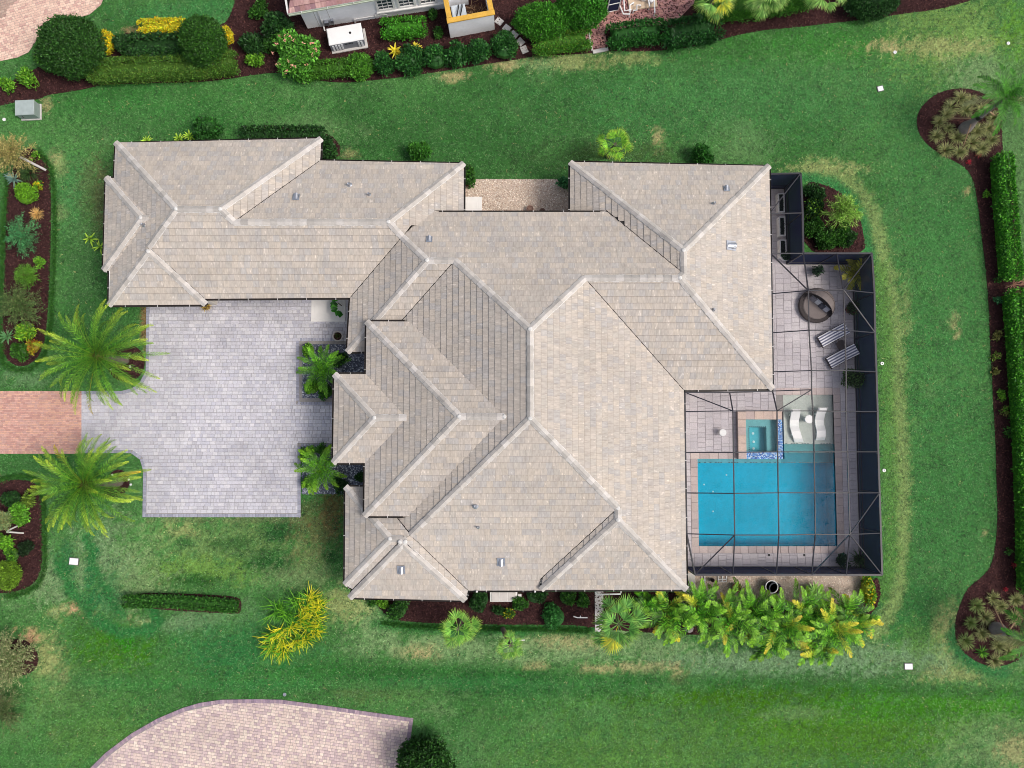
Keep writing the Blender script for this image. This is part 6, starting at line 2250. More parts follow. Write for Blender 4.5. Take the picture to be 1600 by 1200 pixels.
# ---------------------------------------------------------------- the white house next door (its corner shows)
def build_neighbour():
    A, B = G2(481, 45), G2(692, 14)
    e = (B - A) / np.linalg.norm(B - A)
    n = np.array([-e[1], e[0]])                 # away from us, into the plot
    az = math.atan2(e[1], e[0])
    root = thing('house', 'white stucco house at the upper edge with muntin windows and purple-brown roof', 'house', (*A, 0))
    H = 2.9
    def pt(s, d, z=0.0):
        q = A + e * s + n * d
        return np.array([q[0], q[1], z])
    L = float(np.linalg.norm(B - A)) + 1.6
    mb = MB()
    c = pt(L / 2, 4.0)
    box(mb, (c[0], c[1], H / 2), (L, 8.0, H), az)
    mb.build('wall', M['wstucco'], root)
    mb = MB()
    for s in (.75, 1.55):
        c = pt(s, -.005)
        box(mb, (c[0], c[1], 1.5), (.03, .012, 2.6), az)
    mb.build('control_joint', M['concrete'], root)
    mb = MB()
    c = pt(.72, -.10)
    tube(mb, [pt(1.0, -.06, 2.8), pt(1.0, -.06, .25), pt(1.02, -.35, .10)], .045, 8)
    mb.build('downpipe', M['trim'], root)
    mb = MB()
    c = pt(1.28, -.10, .55)
    box(mb, c, (.26, .2, .36), az, (1, 1, 1), 0, .02)
    box(mb, pt(1.62, -.07, .62), (.16, .14, .3), az, (1, 1, 1), 0, .02)
    tube(mb, [pt(1.28, -.08, .5), pt(1.28, -.08, .1)], .03, 6)
    tube(mb, [pt(1.62, -.06, .5), pt(1.62, -.06, .05)], .025, 6)
    mb.build('meter_box', M['metal'], root)
    mb = MB()
    tube(mb, [pt(2.9, -.07, .05), pt(2.9, -.07, .42), pt(4.6, -.07, .50), pt(4.9, -.07, .42), pt(4.9, -.07, .05)], .035, 7)
    box(mb, pt(4.3, -.07, .55), (.22, .12, .18), az, (1, 1, 1), 0, .02)
    mb.build('pipe', M['trim'], root)
    # windows with muntins
    for s in (4.97, 6.22, 7.50):
        fr = MB()
        w, h, zc = .98, 1.35, 1.62
        for ds, dz, sx, sz in ((-w / 2, 0, .13, h + .13), (w / 2, 0, .13, h + .13), (0, h / 2, w - .13, .13), (0, -h / 2, w - .13, .13)):
            box(fr, pt(s + ds, -.03, zc + dz), (sx, .10, sz), az)
        for k in (1, 2):
            box(fr, pt(s - w / 2 + w * k / 3, -.02, zc), (.035, .05, h - .13), az)
        for k in (1, 2, 3):
            box(fr, pt(s, -.021, zc - h / 2 + h * k / 4), (w - .13, .05, .035), az)
        f = fr.build('window', M['trim'], root)
        gl = MB()
        for i in range(3):
            for j in range(4):
                box(gl, pt(s - w / 2 + w * (i + .5) / 3, -.004, zc - h / 2 + h * (j + .5) / 4), (w / 3 - .03, .012, h / 4 - .03), az)
        gl.build('pane', M['glass'], f)
    mb = MB()
    c = pt(6.4, -.08, .80)
    box(mb, c, (4.1, .16, .12), az, (1, 1, 1), 0, .02)
    mb.build('sill', M['trim'], root)
    # roof over the western part: real courses of tiles
    a0, b0 = G2(450, 21, H + .1), G2(640, -13, H + .1)
    ed = (b0 - a0) / np.linalg.norm(b0 - a0)
    nn = np.array([-ed[1], ed[0]])
    VX = {}
    P3 = [np.array([*a0, H + .1]), np.array([*(a0 + ed * 7.6), H + .1]), np.array([*(a0 + ed * 7.6 + nn * 5), H + 2.6]), np.array([*(a0 + nn * 5 + ed * 2.5), H + 2.6])]
    class NR(Roof):
        def __init__(self):
            self.parent, self.pal = root, np.array([lin(150, 116, 118), lin(164, 130, 128), lin(136, 106, 112), lin(172, 140, 136), lin(146, 112, 110)])
            self.rs = np.random.RandomState(3)
            self.course, self.tw = .34, .30
            s = -nn
            nv = np.array([PITCH * s[0], PITCH * s[1], 1.0])
            Ln = np.linalg.norm(nv)
            self.planes = {'S': (nv / Ln, (nv @ P3[0]) / Ln, s)}
            self.pos = dict(zip('abcd', P3))
            self.faces = {'S': (tuple(s), None, ['a', 'b', 'c', 'd'])}
    NR().build([], [], 60, 0)
    mb = MB()
    g0, g1 = P3[0] - [0, 0, .03], P3[1] - [0, 0, .03]
    g = gutter(root, g0, g1, -nn, hang=True)
    g.data.materials[0] = surf('pale_green_gutter', (.50, .56, .47), .6, 0, .3, ((2, .8, 1.1),))
    mb = MB()
    beam(mb, P3[0] + [0, 0, -.06], np.array([*(a0 + nn * 5), H + .05]), .10, .18)
    mb.build('fascia', M['trim'], root)
    # low utility court with a yellow timber cap
    F0, F1 = G2(704, 60), G2(773, 47)
    fe = (F1 - F0) / np.linalg.norm(F1 - F0)
    fn = np.array([-fe[1], fe[0]])
    fl = float(np.linalg.norm(F1 - F0))
    faz = math.atan2(fe[1], fe[0])
    ut = thing('utility_enclosure', 'white walled utility court with a yellow timber cap round the top', 'enclosure', (*F0, 0))
    def fp(s, d, z):
        q = F0 + fe * s + fn * d
        return np.array([q[0], q[1], z])
    D = 2.9
    for s, d, sx, sy, nm in ((fl / 2, .10, fl, .20, 'wall'), (.10, D / 2 + .1, .20, D - .2, 'wall'), (fl - .10, D / 2 + .1, .20, D - .2, 'wall')):
        mb = MB()
        box(mb, fp(s, d, .90), (sx, sy, 1.80), faz)
        mb.build(nm, M['wstucco'], ut)
    for s, d, sx, sy in ((fl / 2, .12, fl + .12, .30), (.12, D / 2 + .18, .30, D - .2), (fl - .12, D / 2 + .18, .30, D - .2)):
        mb = MB()
        box(mb, fp(s, d, 1.85), (sx, sy, .09), faz, (1, 1, 1), 0, .01)
        mb.build('timber_cap', M['timber'], ut)
    mb = MB()
    box(mb, fp(fl / 2, D / 2, .05), (fl - .42, D - .5, .08), faz, MBASE)
    mb.build('floor', M['mulch'], ut)
    hp = thing('heat_pump', 'pale grey machine with dark hoses inside the yellow-capped court', 'heat pump', fp(.75, 1.0, .09))
    mb = MB()
    box(mb, fp(.78, 1.05, .55), (.85, .85, .92), faz, (.45, .5, .55), 0, .05)
    mb.build('case', M['plain'], hp)
    for k in (0, .22):
        mb = MB()
        tube(mb, [fp(.60 + k, .75, 1.02), fp(.70 + k, .95, 1.16), fp(.80 + k, 1.2, 1.14), fp(.82 + k, 1.42, 1.0)], .035, 7)
        mb.build('hose', M['dark'], hp)
    rs = np.random.RandomState(3)
    dp = thing('brush_pile', 'heap of brown dry brush inside the yellow-capped court', 'brush pile', fp(1.7, 1.1, .09))
    mb = MB()
    lathe(mb, fp(1.75, 1.15, .09), [(.62, 0), (.5, .2), (.2, .34)], 10, lin(84, 62, 50))
    for i in range(60):
        q = fp(1.75 + rs.normal(0, .3), 1.15 + rs.normal(0, .3), .2 + rs.rand() * .4)
        d = unit(rs.normal(0, 1, 3)) * .3
        tube(mb, [q - d, q + d], .012, 4, lin(*[(150, 116, 84), (90, 60, 44), (170, 140, 110)][i % 3]))
    mb.build('brush', M['bark'], dp)
    # generator on its pad
    g0, g1 = G2(520, 83), G2(576, 73)
    ge = (g1 - g0) / np.linalg.norm(g1 - g0)
    gn = np.array([-ge[1], ge[0]])
    gaz = math.atan2(ge[1], ge[0])
    W, Dp, Hh = 2.05, 1.0, .82
    gen = thing('generator', 'white standby generator with grey louvred front on a concrete pad', 'generator', (*g0, 0))
    def gp(s, d, z):
        q = g0 + ge * s + gn * d
        return np.array([q[0], q[1], z])
    mb = MB()
    box(mb, gp(W / 2 + .05, Dp / 2 + .02, .05), (W + .16, Dp + .22, .14), gaz, (1, 1, 1), 0, .02)
    mb.build('pad', M['concrete'], gen)
    mb = MB()
    box(mb, gp(W / 2, Dp / 2 + .05, .12 + Hh * .45), (W, Dp, Hh * .9), gaz, (.24, .25, .29))
    mb.build('body', M['plain'], gen)
    mb = MB()
    box(mb, gp(W / 2, Dp / 2 + .05, .12 + Hh * .96), (W + .05, Dp + .05, Hh * .12), gaz, (1, 1, 1), 0, .05)
    mb.build('lid', M['white'], gen)
    for s in (.18, .36, .54, .70, 1.72, 1.90):
        mb = MB()
        for k in range(5):
            box(mb, gp(s, .03, .22 + k * .12), (.11, .05, .085), gaz, (.62, .63, .66))
        mb.build('louvre', M['plain'], gen)
    mb = MB()
    for k, wd in enumerate((.05, .08, .04, .07, .05, .06)):
        box(mb, gp(.92 + k * .085, .035, .70), (wd, .03, .045 + .02 * (k % 2)), gaz)
    mb.build('badge', M['dark'], gen)
    mb = MB()
    lathe(mb, gp(1.35, .55, .12 + Hh * 1.02), [(.075, 0), (.07, .02), (.01, .02)], 14)
    mb.build('vent_cap', M['dark'], gen)
    # stepping stones
    for i, (u, v, r) in enumerate(((780, 34, -38), (792, 45, -38), (803, 55, -40), (813, 66, -46), (819, 78, -66))):
        p = G(u, v)
        mb = MB()
        box(mb, (p[0], p[1], .04), (.46, .40, .08), math.radians(r), lin(196, 192, 190), 0, .02)
        o = mb.build('stepping_stone', M['paver'], None, p)
        tag(o, ['pale stepping stone nearest the yellow-capped court', 'second stepping stone from the yellow-capped court', 'middle stepping stone of the five', 'fourth stepping stone, beside the big clipped bush', 'last stepping stone, at the edge of the lawn'][i], 'stepping stone', 'stepping stones by the utility court')
    # pool equipment at the upper edge
    pe = thing('pool_pump', 'tangle of white pipes and tanks on a pale pad at the upper edge', 'pool pump', G(1002, 8))
    mb = MB()
    c = G(1002, 4)
    box(mb, (c[0], c[1] + .3, .08), (1.75, 1.5, .16), math.radians(8), lin(206, 184, 160), 0, .02)
    mb.build('pad', M['paver'], pe)
    c = G(1005, 0)
    mb = MB()
    lathe(mb, (c[0], c[1], .16), [(.20, 0), (.22, .1), (.22, .65), (.14, .80), (.03, .83)], 18)
    mb.build('tank', M['white'], pe)
    mb = MB()
    for L_ in ([(968, -8), (968, 8), (974, 22), (984, 22)], [(984, 18), (984, 8), (990, 4)], [(1022, -8), (1023, 20)], [(974, -6), (976, 17), (986, 15)], [(990, 16), (995, 16), (995, 8), (1001, 8)], [(1012, -6), (1015, 10)]):
        pp = [G(u, v, .42) for u, v in L_]
        tube(mb, [pp[0] - [0, 0, .35]] + pp + [pp[-1] - [0, 0, .35]], .045, 8)
    mb.build('pipe', M['white'], pe)
    mb = MB()
    c = G(1016, 6)
    lathe(mb, (c[0], c[1], .16), [(.13, 0), (.14, .1), (.13, .30), (.03, .34)], 14)
    mb.build('pump', M['white'], pe)
    cg = thing('screen_cage', 'dark blue screen wall with pale rails at the upper edge beside the brick patio', 'screen enclosure', G(958, 12))
    p0, p1 = G(948, 20), G(966, 16)
    q0, q1 = p0 + [-.2, 2.6, 0], p1 + [-.2, 2.6, 0]
    mb = MB()
    for a, b, c_, d in ((p0, p1, p1 + [0, 0, 2.4], p0 + [0, 0, 2.4]), (p1, q1, q1 + [0, 0, 2.4], p1 + [0, 0, 2.4])):
        mb.add(np.array([a, b, c_, d]), np.array([(0, 1, 2, 3)]))
    mb.build('screen_wall', M['wall_screen'], cg)
    for a in (p0, p1, q1):
        mb = MB()
        beam(mb, a, a + [0, 0, 2.42], .06, .06)
        mb.build('post', M['white'], cg)
    for a, b in ((p0, p1), (p1, q1)):
        for z in (.06, .9, 2.42):
            mb = MB()
            beam(mb, a + [0, 0, z], b + [0, 0, z], .06, .06)
            mb.build('rail', M['white'], cg)


# ---------------------------------------------------------------- planting
def build_plants():
    # upper edge, from the pink drive eastwards
    shrub('topiary', 110, 70, 51, 'big round clipped dark green bush beside the pink brick drive', 'topiary', [lin(44, 84, 38), lin(54, 96, 42), lin(36, 72, 34)], 3.0, .11, None, 1, clipped=True, ry=47)
    shrub('shrub', 78, 92, 36, 'paler green bush spreading from the foot of the big round topiary', 'shrub', GREEN, 1.6, .12, None, 2, ry=24)
    shrub('topiary', 316, 62, 36, 'tall round clipped bush at the end of the low hedge', 'topiary', [lin(48, 90, 36), lin(58, 104, 40), lin(40, 78, 34)], 2.8, .11, None, 3, clipped=True, ry=38)
    hedge('hedge', [(150, 112), (230, 108), (300, 106), (360, 98)], 1.35, 1.1, 'long low clipped hedge between the two round topiaries and the lawn', 'hedge', [lin(70, 112, 44), lin(82, 122, 52), lin(60, 98, 40), lin(90, 118, 52)], .085, 4)
    shrub('shrub', 196, 72, 22, 'dark shrub beside the big round topiary', 'shrub', DGREEN, 1.2, .12, None, 5, ry=18)
    hedge('hedge', [(212, 74), (282, 72)], 1.3, 1.2, 'dark hedge block behind the low clipped hedge', 'hedge', DGREEN, .12, 6)
    hedge('flowering_hedge', [(226, 44), (285, 42)], .85, .9, 'bright yellow clipped patch behind the dark hedge', 'hedge', YELLOW + [lin(190, 200, 50)], .10, 7)
    shrub('shrub', 165, 62, 11, 'bright yellow shrub showing past the big round topiary', 'shrub', YELLOW, 1.0, .10, None, 8, ry=20)
    shrub('shrub', 356, 55, 8, 'small yellow shrub showing past the tall round bush', 'shrub', YELLOW, 1.0, .10, None, 9, ry=13)
    shrub('shrub', 44, 122, 18, 'lime green shrub on the bark by the utility box', 'shrub', LGREEN, .9, .13, None, 10, lumps=6, dens=.6, core=False)
    shrub('shrub', 10, 130, 14, 'light green shrub at the corner by the pink drive', 'shrub', LGREEN, .8, .13, None, 11, lumps=5, dens=.6, core=False)
    for i, (u, v, r, ry, h, lab, cc) in enumerate(((432, 38, 26, 34, 1.8, 'dark broad-leaved bush against the white house corner', DGREEN), (392, 68, 22, 20, 1.1, 'dark bush between the low hedge and the pink-flowered bush', DGREEN), (402, 14, 14, 14, .8, 'small green bush on the bark near the upper edge', GREEN),
                                                 (428, 66, 18, 16, 1.2, 'green bush just above the pink-flowered bush', GREEN), (398, 92, 16, 12, .7, 'low green plant beside the end of the clipped hedge', LGREEN))):
        shrub('shrub', u, v, r, lab, 'shrub', cc, h, .14, None, 20 + i, ry=ry)
    shrub('flowering_shrub', 462, 84, 37, 'large bright green bush dotted with pink flowers', 'shrub', [lin(70, 130, 48), lin(88, 150, 60), lin(56, 108, 42), lin(106, 166, 76)], 1.9, .17, None, 30, lumps=12, flowers=(lin(226, 160, 168), 26, .11))
    hedge('hedge', [(478, 112), (520, 108), (540, 106)], 1.0, .8, 'low mid-green hedge at the lawn edge below the generator', 'hedge', [lin(66, 116, 40), lin(78, 128, 46), lin(58, 104, 38)], .10, 31)
    shrub('shrub', 562, 103, 22, 'rounded green bush below the generator', 'shrub', [lin(72, 128, 44), lin(60, 112, 40), lin(86, 142, 52)], 1.1, .11, None, 32, clipped=True, ry=20)
    hedge('hedge', [(606, 46), (656, 42)], 1.15, .9, 'rounded bright green hedge under the muntin windows', 'hedge', [lin(66, 136, 40), lin(80, 152, 50), lin(54, 116, 36)], .11, 33)
    row = [(600, 97, 18, 'dark leafy bush in the row, beside the rounded one under the generator'), (641, 91, 22, 'dark leafy bush in the row, under the yellow strappy plants'), (680, 88, 22, 'dark leafy bush in the row, below the small single shrub'), (715, 83, 19, 'dark leafy bush in the row, below the utility court'),
           (748, 79, 20, 'dark leafy bush in the row, under the court corner'), (788, 72, 22, 'dark leafy bush at the end of the row by the stepping stones')]
    for i, (u, v, r, lab) in enumerate(row):
        shrub('shrub', u, v, r, lab, 'shrub', [lin(36, 84, 42), lin(46, 98, 48), lin(30, 70, 38), lin(58, 112, 56)], 1.25, .14, 'dark bushes in the row by the lawn', 40 + i, ry=r * 1.05)
    shrub('shrub', 676, 24, 7, 'small round shrub on the bark under the house windows', 'shrub', GREEN, .5, .12, None, 50, lumps=4, ry=9)
    shrub('shrub', 685, 49, 7, 'small single shrub beside the utility court wall', 'shrub', GREEN, .5, .12, None, 51, lumps=4, ry=9)
    rosette('bromeliad', 617, 78, 13, 'yellow star-shaped strappy plant over the dark bush row', 'bromeliad', YELLOW, lin(236, 220, 90), 24, .10, .9, (.1, 1.2), .9, 52)
    rosette('bromeliad', 650, 73, 11, 'second yellow strappy plant, half hidden in the bush row', 'bromeliad', YELLOW, lin(236, 220, 90), 22, .10, .9, (.1, 1.2), .9, 53)
    shrub('topiary', 848, 31, 46, 'large billowing clipped bush beside the stepping stones', 'topiary', [lin(60, 124, 38), lin(74, 140, 46), lin(50, 104, 34)], 2.3, .11, None, 54, clipped=True, ry=26)
    shrub('topiary', 907, 15, 44, 'tall billowing clipped bush by the brick patio', 'topiary', [lin(54, 120, 36), lin(66, 134, 44), lin(46, 98, 32)], 2.6, .11, None, 55, clipped=True, ry=25)
    hedge('hedge', [(842, 70), (880, 65), (912, 62)], 1.25, 1.0, 'box-cut green hedge between the stepping stones and the brick path', 'hedge', [lin(64, 124, 40), lin(76, 132, 44), lin(52, 104, 36), lin(96, 130, 52)], .09, 56)
    hedge('hedge', [(960, 58), (1000, 52), (1028, 50)], 1.35, 1.1, 'dark leafy hedge along the brick patio', 'hedge', [lin(38, 92, 40), lin(48, 106, 46), lin(32, 78, 36)], .13, 57)
    hedge('hedge', [(1048, 56), (1085, 48), (1112, 46)], 1.6, 1.2, 'dark broad-leaved hedge below the patio fan palm', 'hedge', [lin(32, 78, 38), lin(40, 90, 42), lin(26, 66, 34)], .14, 58)
    hedge('hedge', [(1100, 16), (1150, 12), (1210, 4), (1260, -6)], 1.5, 1.0, 'green hedge behind the three fan palms at the upper edge', 'hedge', [lin(64, 120, 40), lin(76, 132, 46), lin(54, 104, 36)], .10, 59)
    shrub('topiary', 1364, 2, 44, 'dark round clipped bush at the upper edge of the lawn', 'topiary', DGREEN, 1.7, .11, None, 60, clipped=True, ry=26)
    FP = [lin(96, 142, 72), lin(112, 156, 84), lin(80, 126, 62), lin(132, 172, 104)]
    fan_palm(1118, -6, 3.4, 46, 'fan palm hanging over the brick patio corner', 61, (1103, 24), 26, FP, lin(176, 186, 96), .2, 'fan palms at the upper edge')
    fan_palm(1196, -8, 3.2, 46, 'fan palm with long pale fronds, middle one at the upper edge', 62, (1180, 16), 26, FP, lin(170, 190, 120), .05, 'fan palms at the upper edge')
    fan_palm(1288, -14, 3.2, 44, 'fan palm nearest the dark round bush at the upper edge', 63, (1268, 8), 24, FP, lin(170, 190, 120), .05, 'fan palms at the upper edge')
    # behind the roof
    shrub('shrub', 322, 199, 24, 'dark green bush behind the garage roof', 'shrub', [lin(44, 96, 44), lin(54, 108, 50), lin(36, 80, 38)], 1.6, .13, None, 70, ry=22)
    for i, (u, v, r) in enumerate(((228, 219, 10), (278, 216, 10), (295, 212, 11))):
        rosette('fern', u, v, r, ['lime fern peeping over the eave nearest the garage corner', 'lime fern peeping over the eave, middle one', 'lime fern peeping over the eave next to the dark bush'][i], 'fern', LGREEN, lin(190, 220, 90), 22, .07, .8, (.2, 1.2), .9, 71 + i, 'lime ferns behind the garage')
    hedge('hedge', [(385, 212), (440, 212), (500, 212)], .9, 1.0, 'dark hedge along the rear garage eave', 'hedge', DGREEN, .13, 75)
    shrub('shrub', 512, 232, 14, 'dark shrub at the step of the rear eave', 'shrub', DGREEN, 1.0, .13, None, 76, ry=22)
    shrub('shrub', 655, 236, 20, 'bright green bush behind the roof between the step and the gravel court', 'shrub', [lin(58, 118, 44), lin(70, 130, 50), lin(48, 100, 40)], 1.4, .12, None, 77, ry=16)
    shrub('shrub', 733, 270, 10, 'slim green bush in a pot at the gravel court corner', 'shrub', GREEN, 1.3, .13, None, 78, ry=20)
    shrub('shrub', 884, 288, 11, 'blue-green potted plant across the gravel court', 'shrub', BLUEG, .8, .14, None, 79, lumps=6, ry=13, core=False)
    shrub('shrub', 1098, 240, 22, 'green bush behind the northeast roof', 'shrub', [lin(46, 104, 44), lin(56, 118, 48), lin(38, 88, 38)], 1.3, .13, None, 80, ry=15)
    fan_palm(961, 226, 2.6, 33, 'bright green fan palm behind the north eave', 81, (950, 245), 20, [lin(108, 164, 52), lin(124, 178, 60), lin(90, 144, 46)], lin(190, 200, 70), .0)
    # the two drive palms
    phoenix(150, 556, (196, 563), 3.6, 64, 94, 'feathery date palm above the orange apron', 90, 'date palms beside the drive')
    phoenix(131, 757, (187, 753), 3.9, 68, 88, 'feathery date palm below the orange apron', 91, 'date palms beside the drive')
    for i, (u, v) in enumerate(((203, 556), (204, 573), (174, 577), (202, 749), (205, 757), (176, 742))):
        mb = MB()
        p = G(u, v)
        lathe(mb, p, [(.05, 0), (.07, .04), (.06, .10), (.02, .12)], 8)
        o = mb.build('spot_lamp', M['white'], None, p)
        tag(o, ['white spot lamp in the upper palm ring, nearest the garage', 'white spot lamp in the upper palm ring, toward the court', 'white spot lamp in the upper palm ring, under the fronds', 'white spot lamp in the lower palm ring, toward the apron', 'white spot lamp in the lower palm ring, toward the court', 'white spot lamp in the lower palm ring, under the fronds'][i], 'spot lamp', 'spot lamps round the palms')
    # west bed, upper
    feathery('wispy_tree', 12, 236, 36, 'dry tan wispy tree at the top of the upper bark bed', 'tree', [lin(168, 154, 118), lin(150, 138, 100), lin(132, 124, 88), lin(120, 124, 80)], 3.4, 80, 100, base=(38, 256), needle=.2)
    mb = MB()
    tube(mb, [G(31, 245, .9), G(72, 266, .04)], .07, 8)
    o = mb.build('support_stake', M['concrete'], None, G(72, 266))
    tag(o, 'long pale prop leaning out of the wispy tree in the upper bed', 'stake')
    rosette('agave', 20, 279, 14, 'small blue-grey agave under the wispy tree', 'agave', [lin(120, 150, 160), lin(140, 168, 176), lin(100, 132, 144)], None, 18, .10, .45, (.15, 1.2), .25, 101)
    tuft('grass_clump', 43, 268, 19, 'dark green spiky clump near the pale prop', 'grass clump', [lin(50, 78, 44), lin(62, 92, 50), lin(42, 66, 40)], .5, 170, 102)
    shrub('shrub', 38, 304, 19, 'round lime green shrub in the upper bark bed', 'shrub', [lin(96, 148, 40), lin(110, 162, 50), lin(80, 128, 36)], 1.0, .10, None, 103)
    shrub('shrub', 62, 292, 9, 'small yellow-green plant beside the round lime shrub', 'shrub', YELLOW + LGREEN, .4, .12, None, 104, lumps=5, dens=.5, core=False)
    shrub('shrub', 57, 243, 9, 'sparse yellow-green plant at the top of the upper bed', 'shrub', LGREEN, .35, .12, None, 105, lumps=5, dens=.4, core=False)
    tuft('grass_clump', 57, 334, 11, 'small tan grass clump in the upper bed', 'grass clump', [lin(186, 150, 104), lin(166, 132, 92), lin(200, 168, 122)], .4, 120, 106)
    feathery('feathery_shrub', 30, 366, 31, 'blue-green feathery shrub in the upper bed', 'shrub', BLUEG, 1.5, 70, 107, ry=36)
    shrub('shrub', 62, 408, 9, 'small lime shrub between the feathery ones', 'shrub', LGREEN, .5, .11, None, 108, lumps=5)
    feathery('feathery_shrub', 38, 430, 21, 'rounded mid-green feathery shrub beside the small lime one', 'shrub', [lin(78, 124, 44), lin(92, 138, 52), lin(64, 106, 38)], 1.1, 55, 109)
    feathery('feathery_shrub', 24, 476, 42, 'big dark wispy shrub in the middle of the upper bed', 'shrub', [lin(60, 88, 52), lin(78, 104, 62), lin(50, 74, 46), lin(104, 122, 84)], 1.9, 110, 110, ry=42)
    shrub('shrub', 36, 515, 17, 'bright green bush with a yellow patch near the bed tip', 'shrub', LGREEN + [lin(160, 190, 50)], .8, .11, None, 111)
    rosette('agave', 10, 525, 13, 'grey-green star agave near the bed tip', 'agave', [lin(90, 140, 104), lin(108, 156, 118)], None, 22, .08, .4, (.1, 1.2), .3, 112)
    shrub('croton', 51, 541, 12, 'yellow and red croton near the bed tip', 'shrub', [lin(180, 160, 50), lin(150, 140, 44), lin(150, 80, 50), lin(110, 130, 44)], .6, .11, None, 113, lumps=6)
    shrub('shrub', 30, 550, 14, 'round dark green bush at the tip of the upper bed', 'shrub', [lin(52, 98, 36), lin(62, 110, 40), lin(44, 84, 34)], .7, .10, None, 114)
    # west bed, lower
    shrub('shrub', 18, 778, 14, 'dark bush at the top of the lower bark bed', 'shrub', DGREEN, .9, .11, None, 120)
    shrub('shrub', 42, 779, 14, 'loose olive shrub beside the dark bush in the lower bed', 'shrub', [lin(96, 124, 50), lin(80, 108, 44), lin(116, 140, 64)], .7, .12, None, 121, lumps=6, dens=.5, core=False)
    shrub('shrub', 27, 806, 19, 'bright broad-leaved green bush in the lower bed', 'shrub', [lin(92, 150, 52), lin(106, 164, 62), lin(76, 128, 44)], .9, .14, None, 122)
    feathery('feathery_shrub', 2, 815, 17, 'grey-green wispy shrub at the edge of the lower bed', 'shrub', [lin(120, 142, 112), lin(100, 126, 96), lin(140, 138, 104)], 1.6, 50, 123)
    for i, (a, b) in enumerate((((12, 829), (31, 820)), ((10, 831), (37, 833)))):
        mb = MB()
        tube(mb, [G(*a, .7), G(*b, .02)], .05, 7)
        o = mb.build('support_stake', M['concrete'], None, G(*b))
        tag(o, ['short grey prop in the lower bed, nearer the broad-leaved bush', 'grey prop in the lower bed lying almost flat'][i], 'stake')
    shrub('shrub', 6, 847, 13, 'light green bush below the grey props', 'shrub', LGREEN, .8, .13, None, 124)
    shrub('shrub', 19, 866, 12, 'small mid-green bush above the round lime one', 'shrub', GREEN + LGREEN, .5, .12, None, 125, lumps=6)
    shrub('shrub', 40, 856, 11, 'very dark small bush in the lower bed', 'shrub', [lin(26, 46, 30), lin(34, 56, 36)], .6, .10, None, 126)
    shrub('shrub', 10, 899, 21, 'round lime-olive clipped bush at the foot of the lower bed', 'shrub', [lin(96, 132, 40), lin(82, 116, 36), lin(110, 144, 50)], 1.0, .09, None, 127, clipped=True)
    # liriope edging of the west beds
    def edging(line, label, seed):
        rs = np.random.RandomState(seed)
        P = GP(line)
        seg = np.hypot(*np.diff(P, axis=0).T)
        s = np.concatenate([[0], np.cumsum(seg)])
        n = int(s[-1] * 420)
        t = rs.uniform(0, s[-1], n)
        b = np.stack([np.interp(t, s, P[:, 0]), np.interp(t, s, P[:, 1]), np.zeros(n)], 1) + np.c_[rs.normal(0, .09, (n, 2)), np.full(n, .01)]
        a = rs.uniform(0, 6.28, n)
        D = unit(np.stack([np.cos(a), np.sin(a), rs.uniform(.4, 1.6, n)], 1))
        N = unit(np.cross(D, rs.normal(0, 1, (n, 3))))
        mb = MB()
        leaves(mb, b, D, N, rs.uniform(.10, .22, n), rs.uniform(.015, .03, n), leaf_cols(rs, n, [lin(42, 92, 40), lin(52, 104, 46), lin(36, 78, 36), lin(66, 118, 50)], .2), .1)
        o = mb.build('border_grass', M['leaf'], None, (*P.mean(0), 0))
        tag(o, label, None, None, 'stuff')
    edging([(62, 236), (80, 262), (86, 300), (86, 380), (83, 450), (80, 510), (70, 555), (50, 577), (26, 579), (6, 568), (0, 545)], 'dark green grassy edging round the upper bark bed', 1)
    edging([(6, 560), (0, 500), (4, 420), (7, 340), (14, 270)], 'green grassy edging on the street side of the upper bed', 2)
    edging([(-5, 752), (20, 744), (46, 744), (62, 752), (70, 790), (71, 860), (70, 890), (60, 915), (40, 925), (10, 932)], 'dark green grassy edging round the lower bark bed', 3)
    edging([(596, 972), (640, 978), (720, 981), (820, 982), (925, 985)], 'fresh green grassy edging along the south bed', 4)
    hedge('hedge', [(200, 939), (260, 939), (310, 942), (368, 947)], .62, .65, 'small dark clipped hedge standing alone on the lawn', 'hedge', [lin(42, 92, 36), lin(54, 108, 42), lin(34, 76, 32), lin(70, 124, 54)], .10, 130)
    feathery('feathery_shrub', 8, 1032, 46, 'grey-tan wispy shrub at the edge of the lower lawn', 'shrub', [lin(104, 124, 88), lin(130, 138, 112), lin(80, 106, 70), lin(156, 156, 136)], 1.7, 170, 131, ry=50)
    feathery('feathery_shrub', -2, 1112, 32, 'dark wispy shrub below the grey-tan one', 'shrub', [lin(60, 84, 54), lin(80, 100, 66), lin(100, 112, 86)], 1.4, 100, 132, ry=46)
    # the yellow strap-leaved clump
    root = thing('yellow_dracaena', 'big yellow and green strap-leaved clump on the lawn', 'plant', (*G2(455, 978), 0))
    rs = np.random.RandomState(14)
    heads = [(434, 950, 27, 0), (448, 960, 20, 0), (484, 936, 20, 1), (496, 946, 18, 1), (478, 952, 20, 1), (492, 962, 20, 1), (470, 968, 20, 1), (484, 978, 20, 1), (456, 980, 20, 1), (440, 984, 18, 1),
             (428, 992, 20, 1), (442, 1000, 20, 1), (426, 1010, 20, 1), (444, 1016, 19, 1), (462, 1000, 20, 1), (478, 994, 20, 1), (494, 986, 16, 1), (464, 940, 16, 0)]
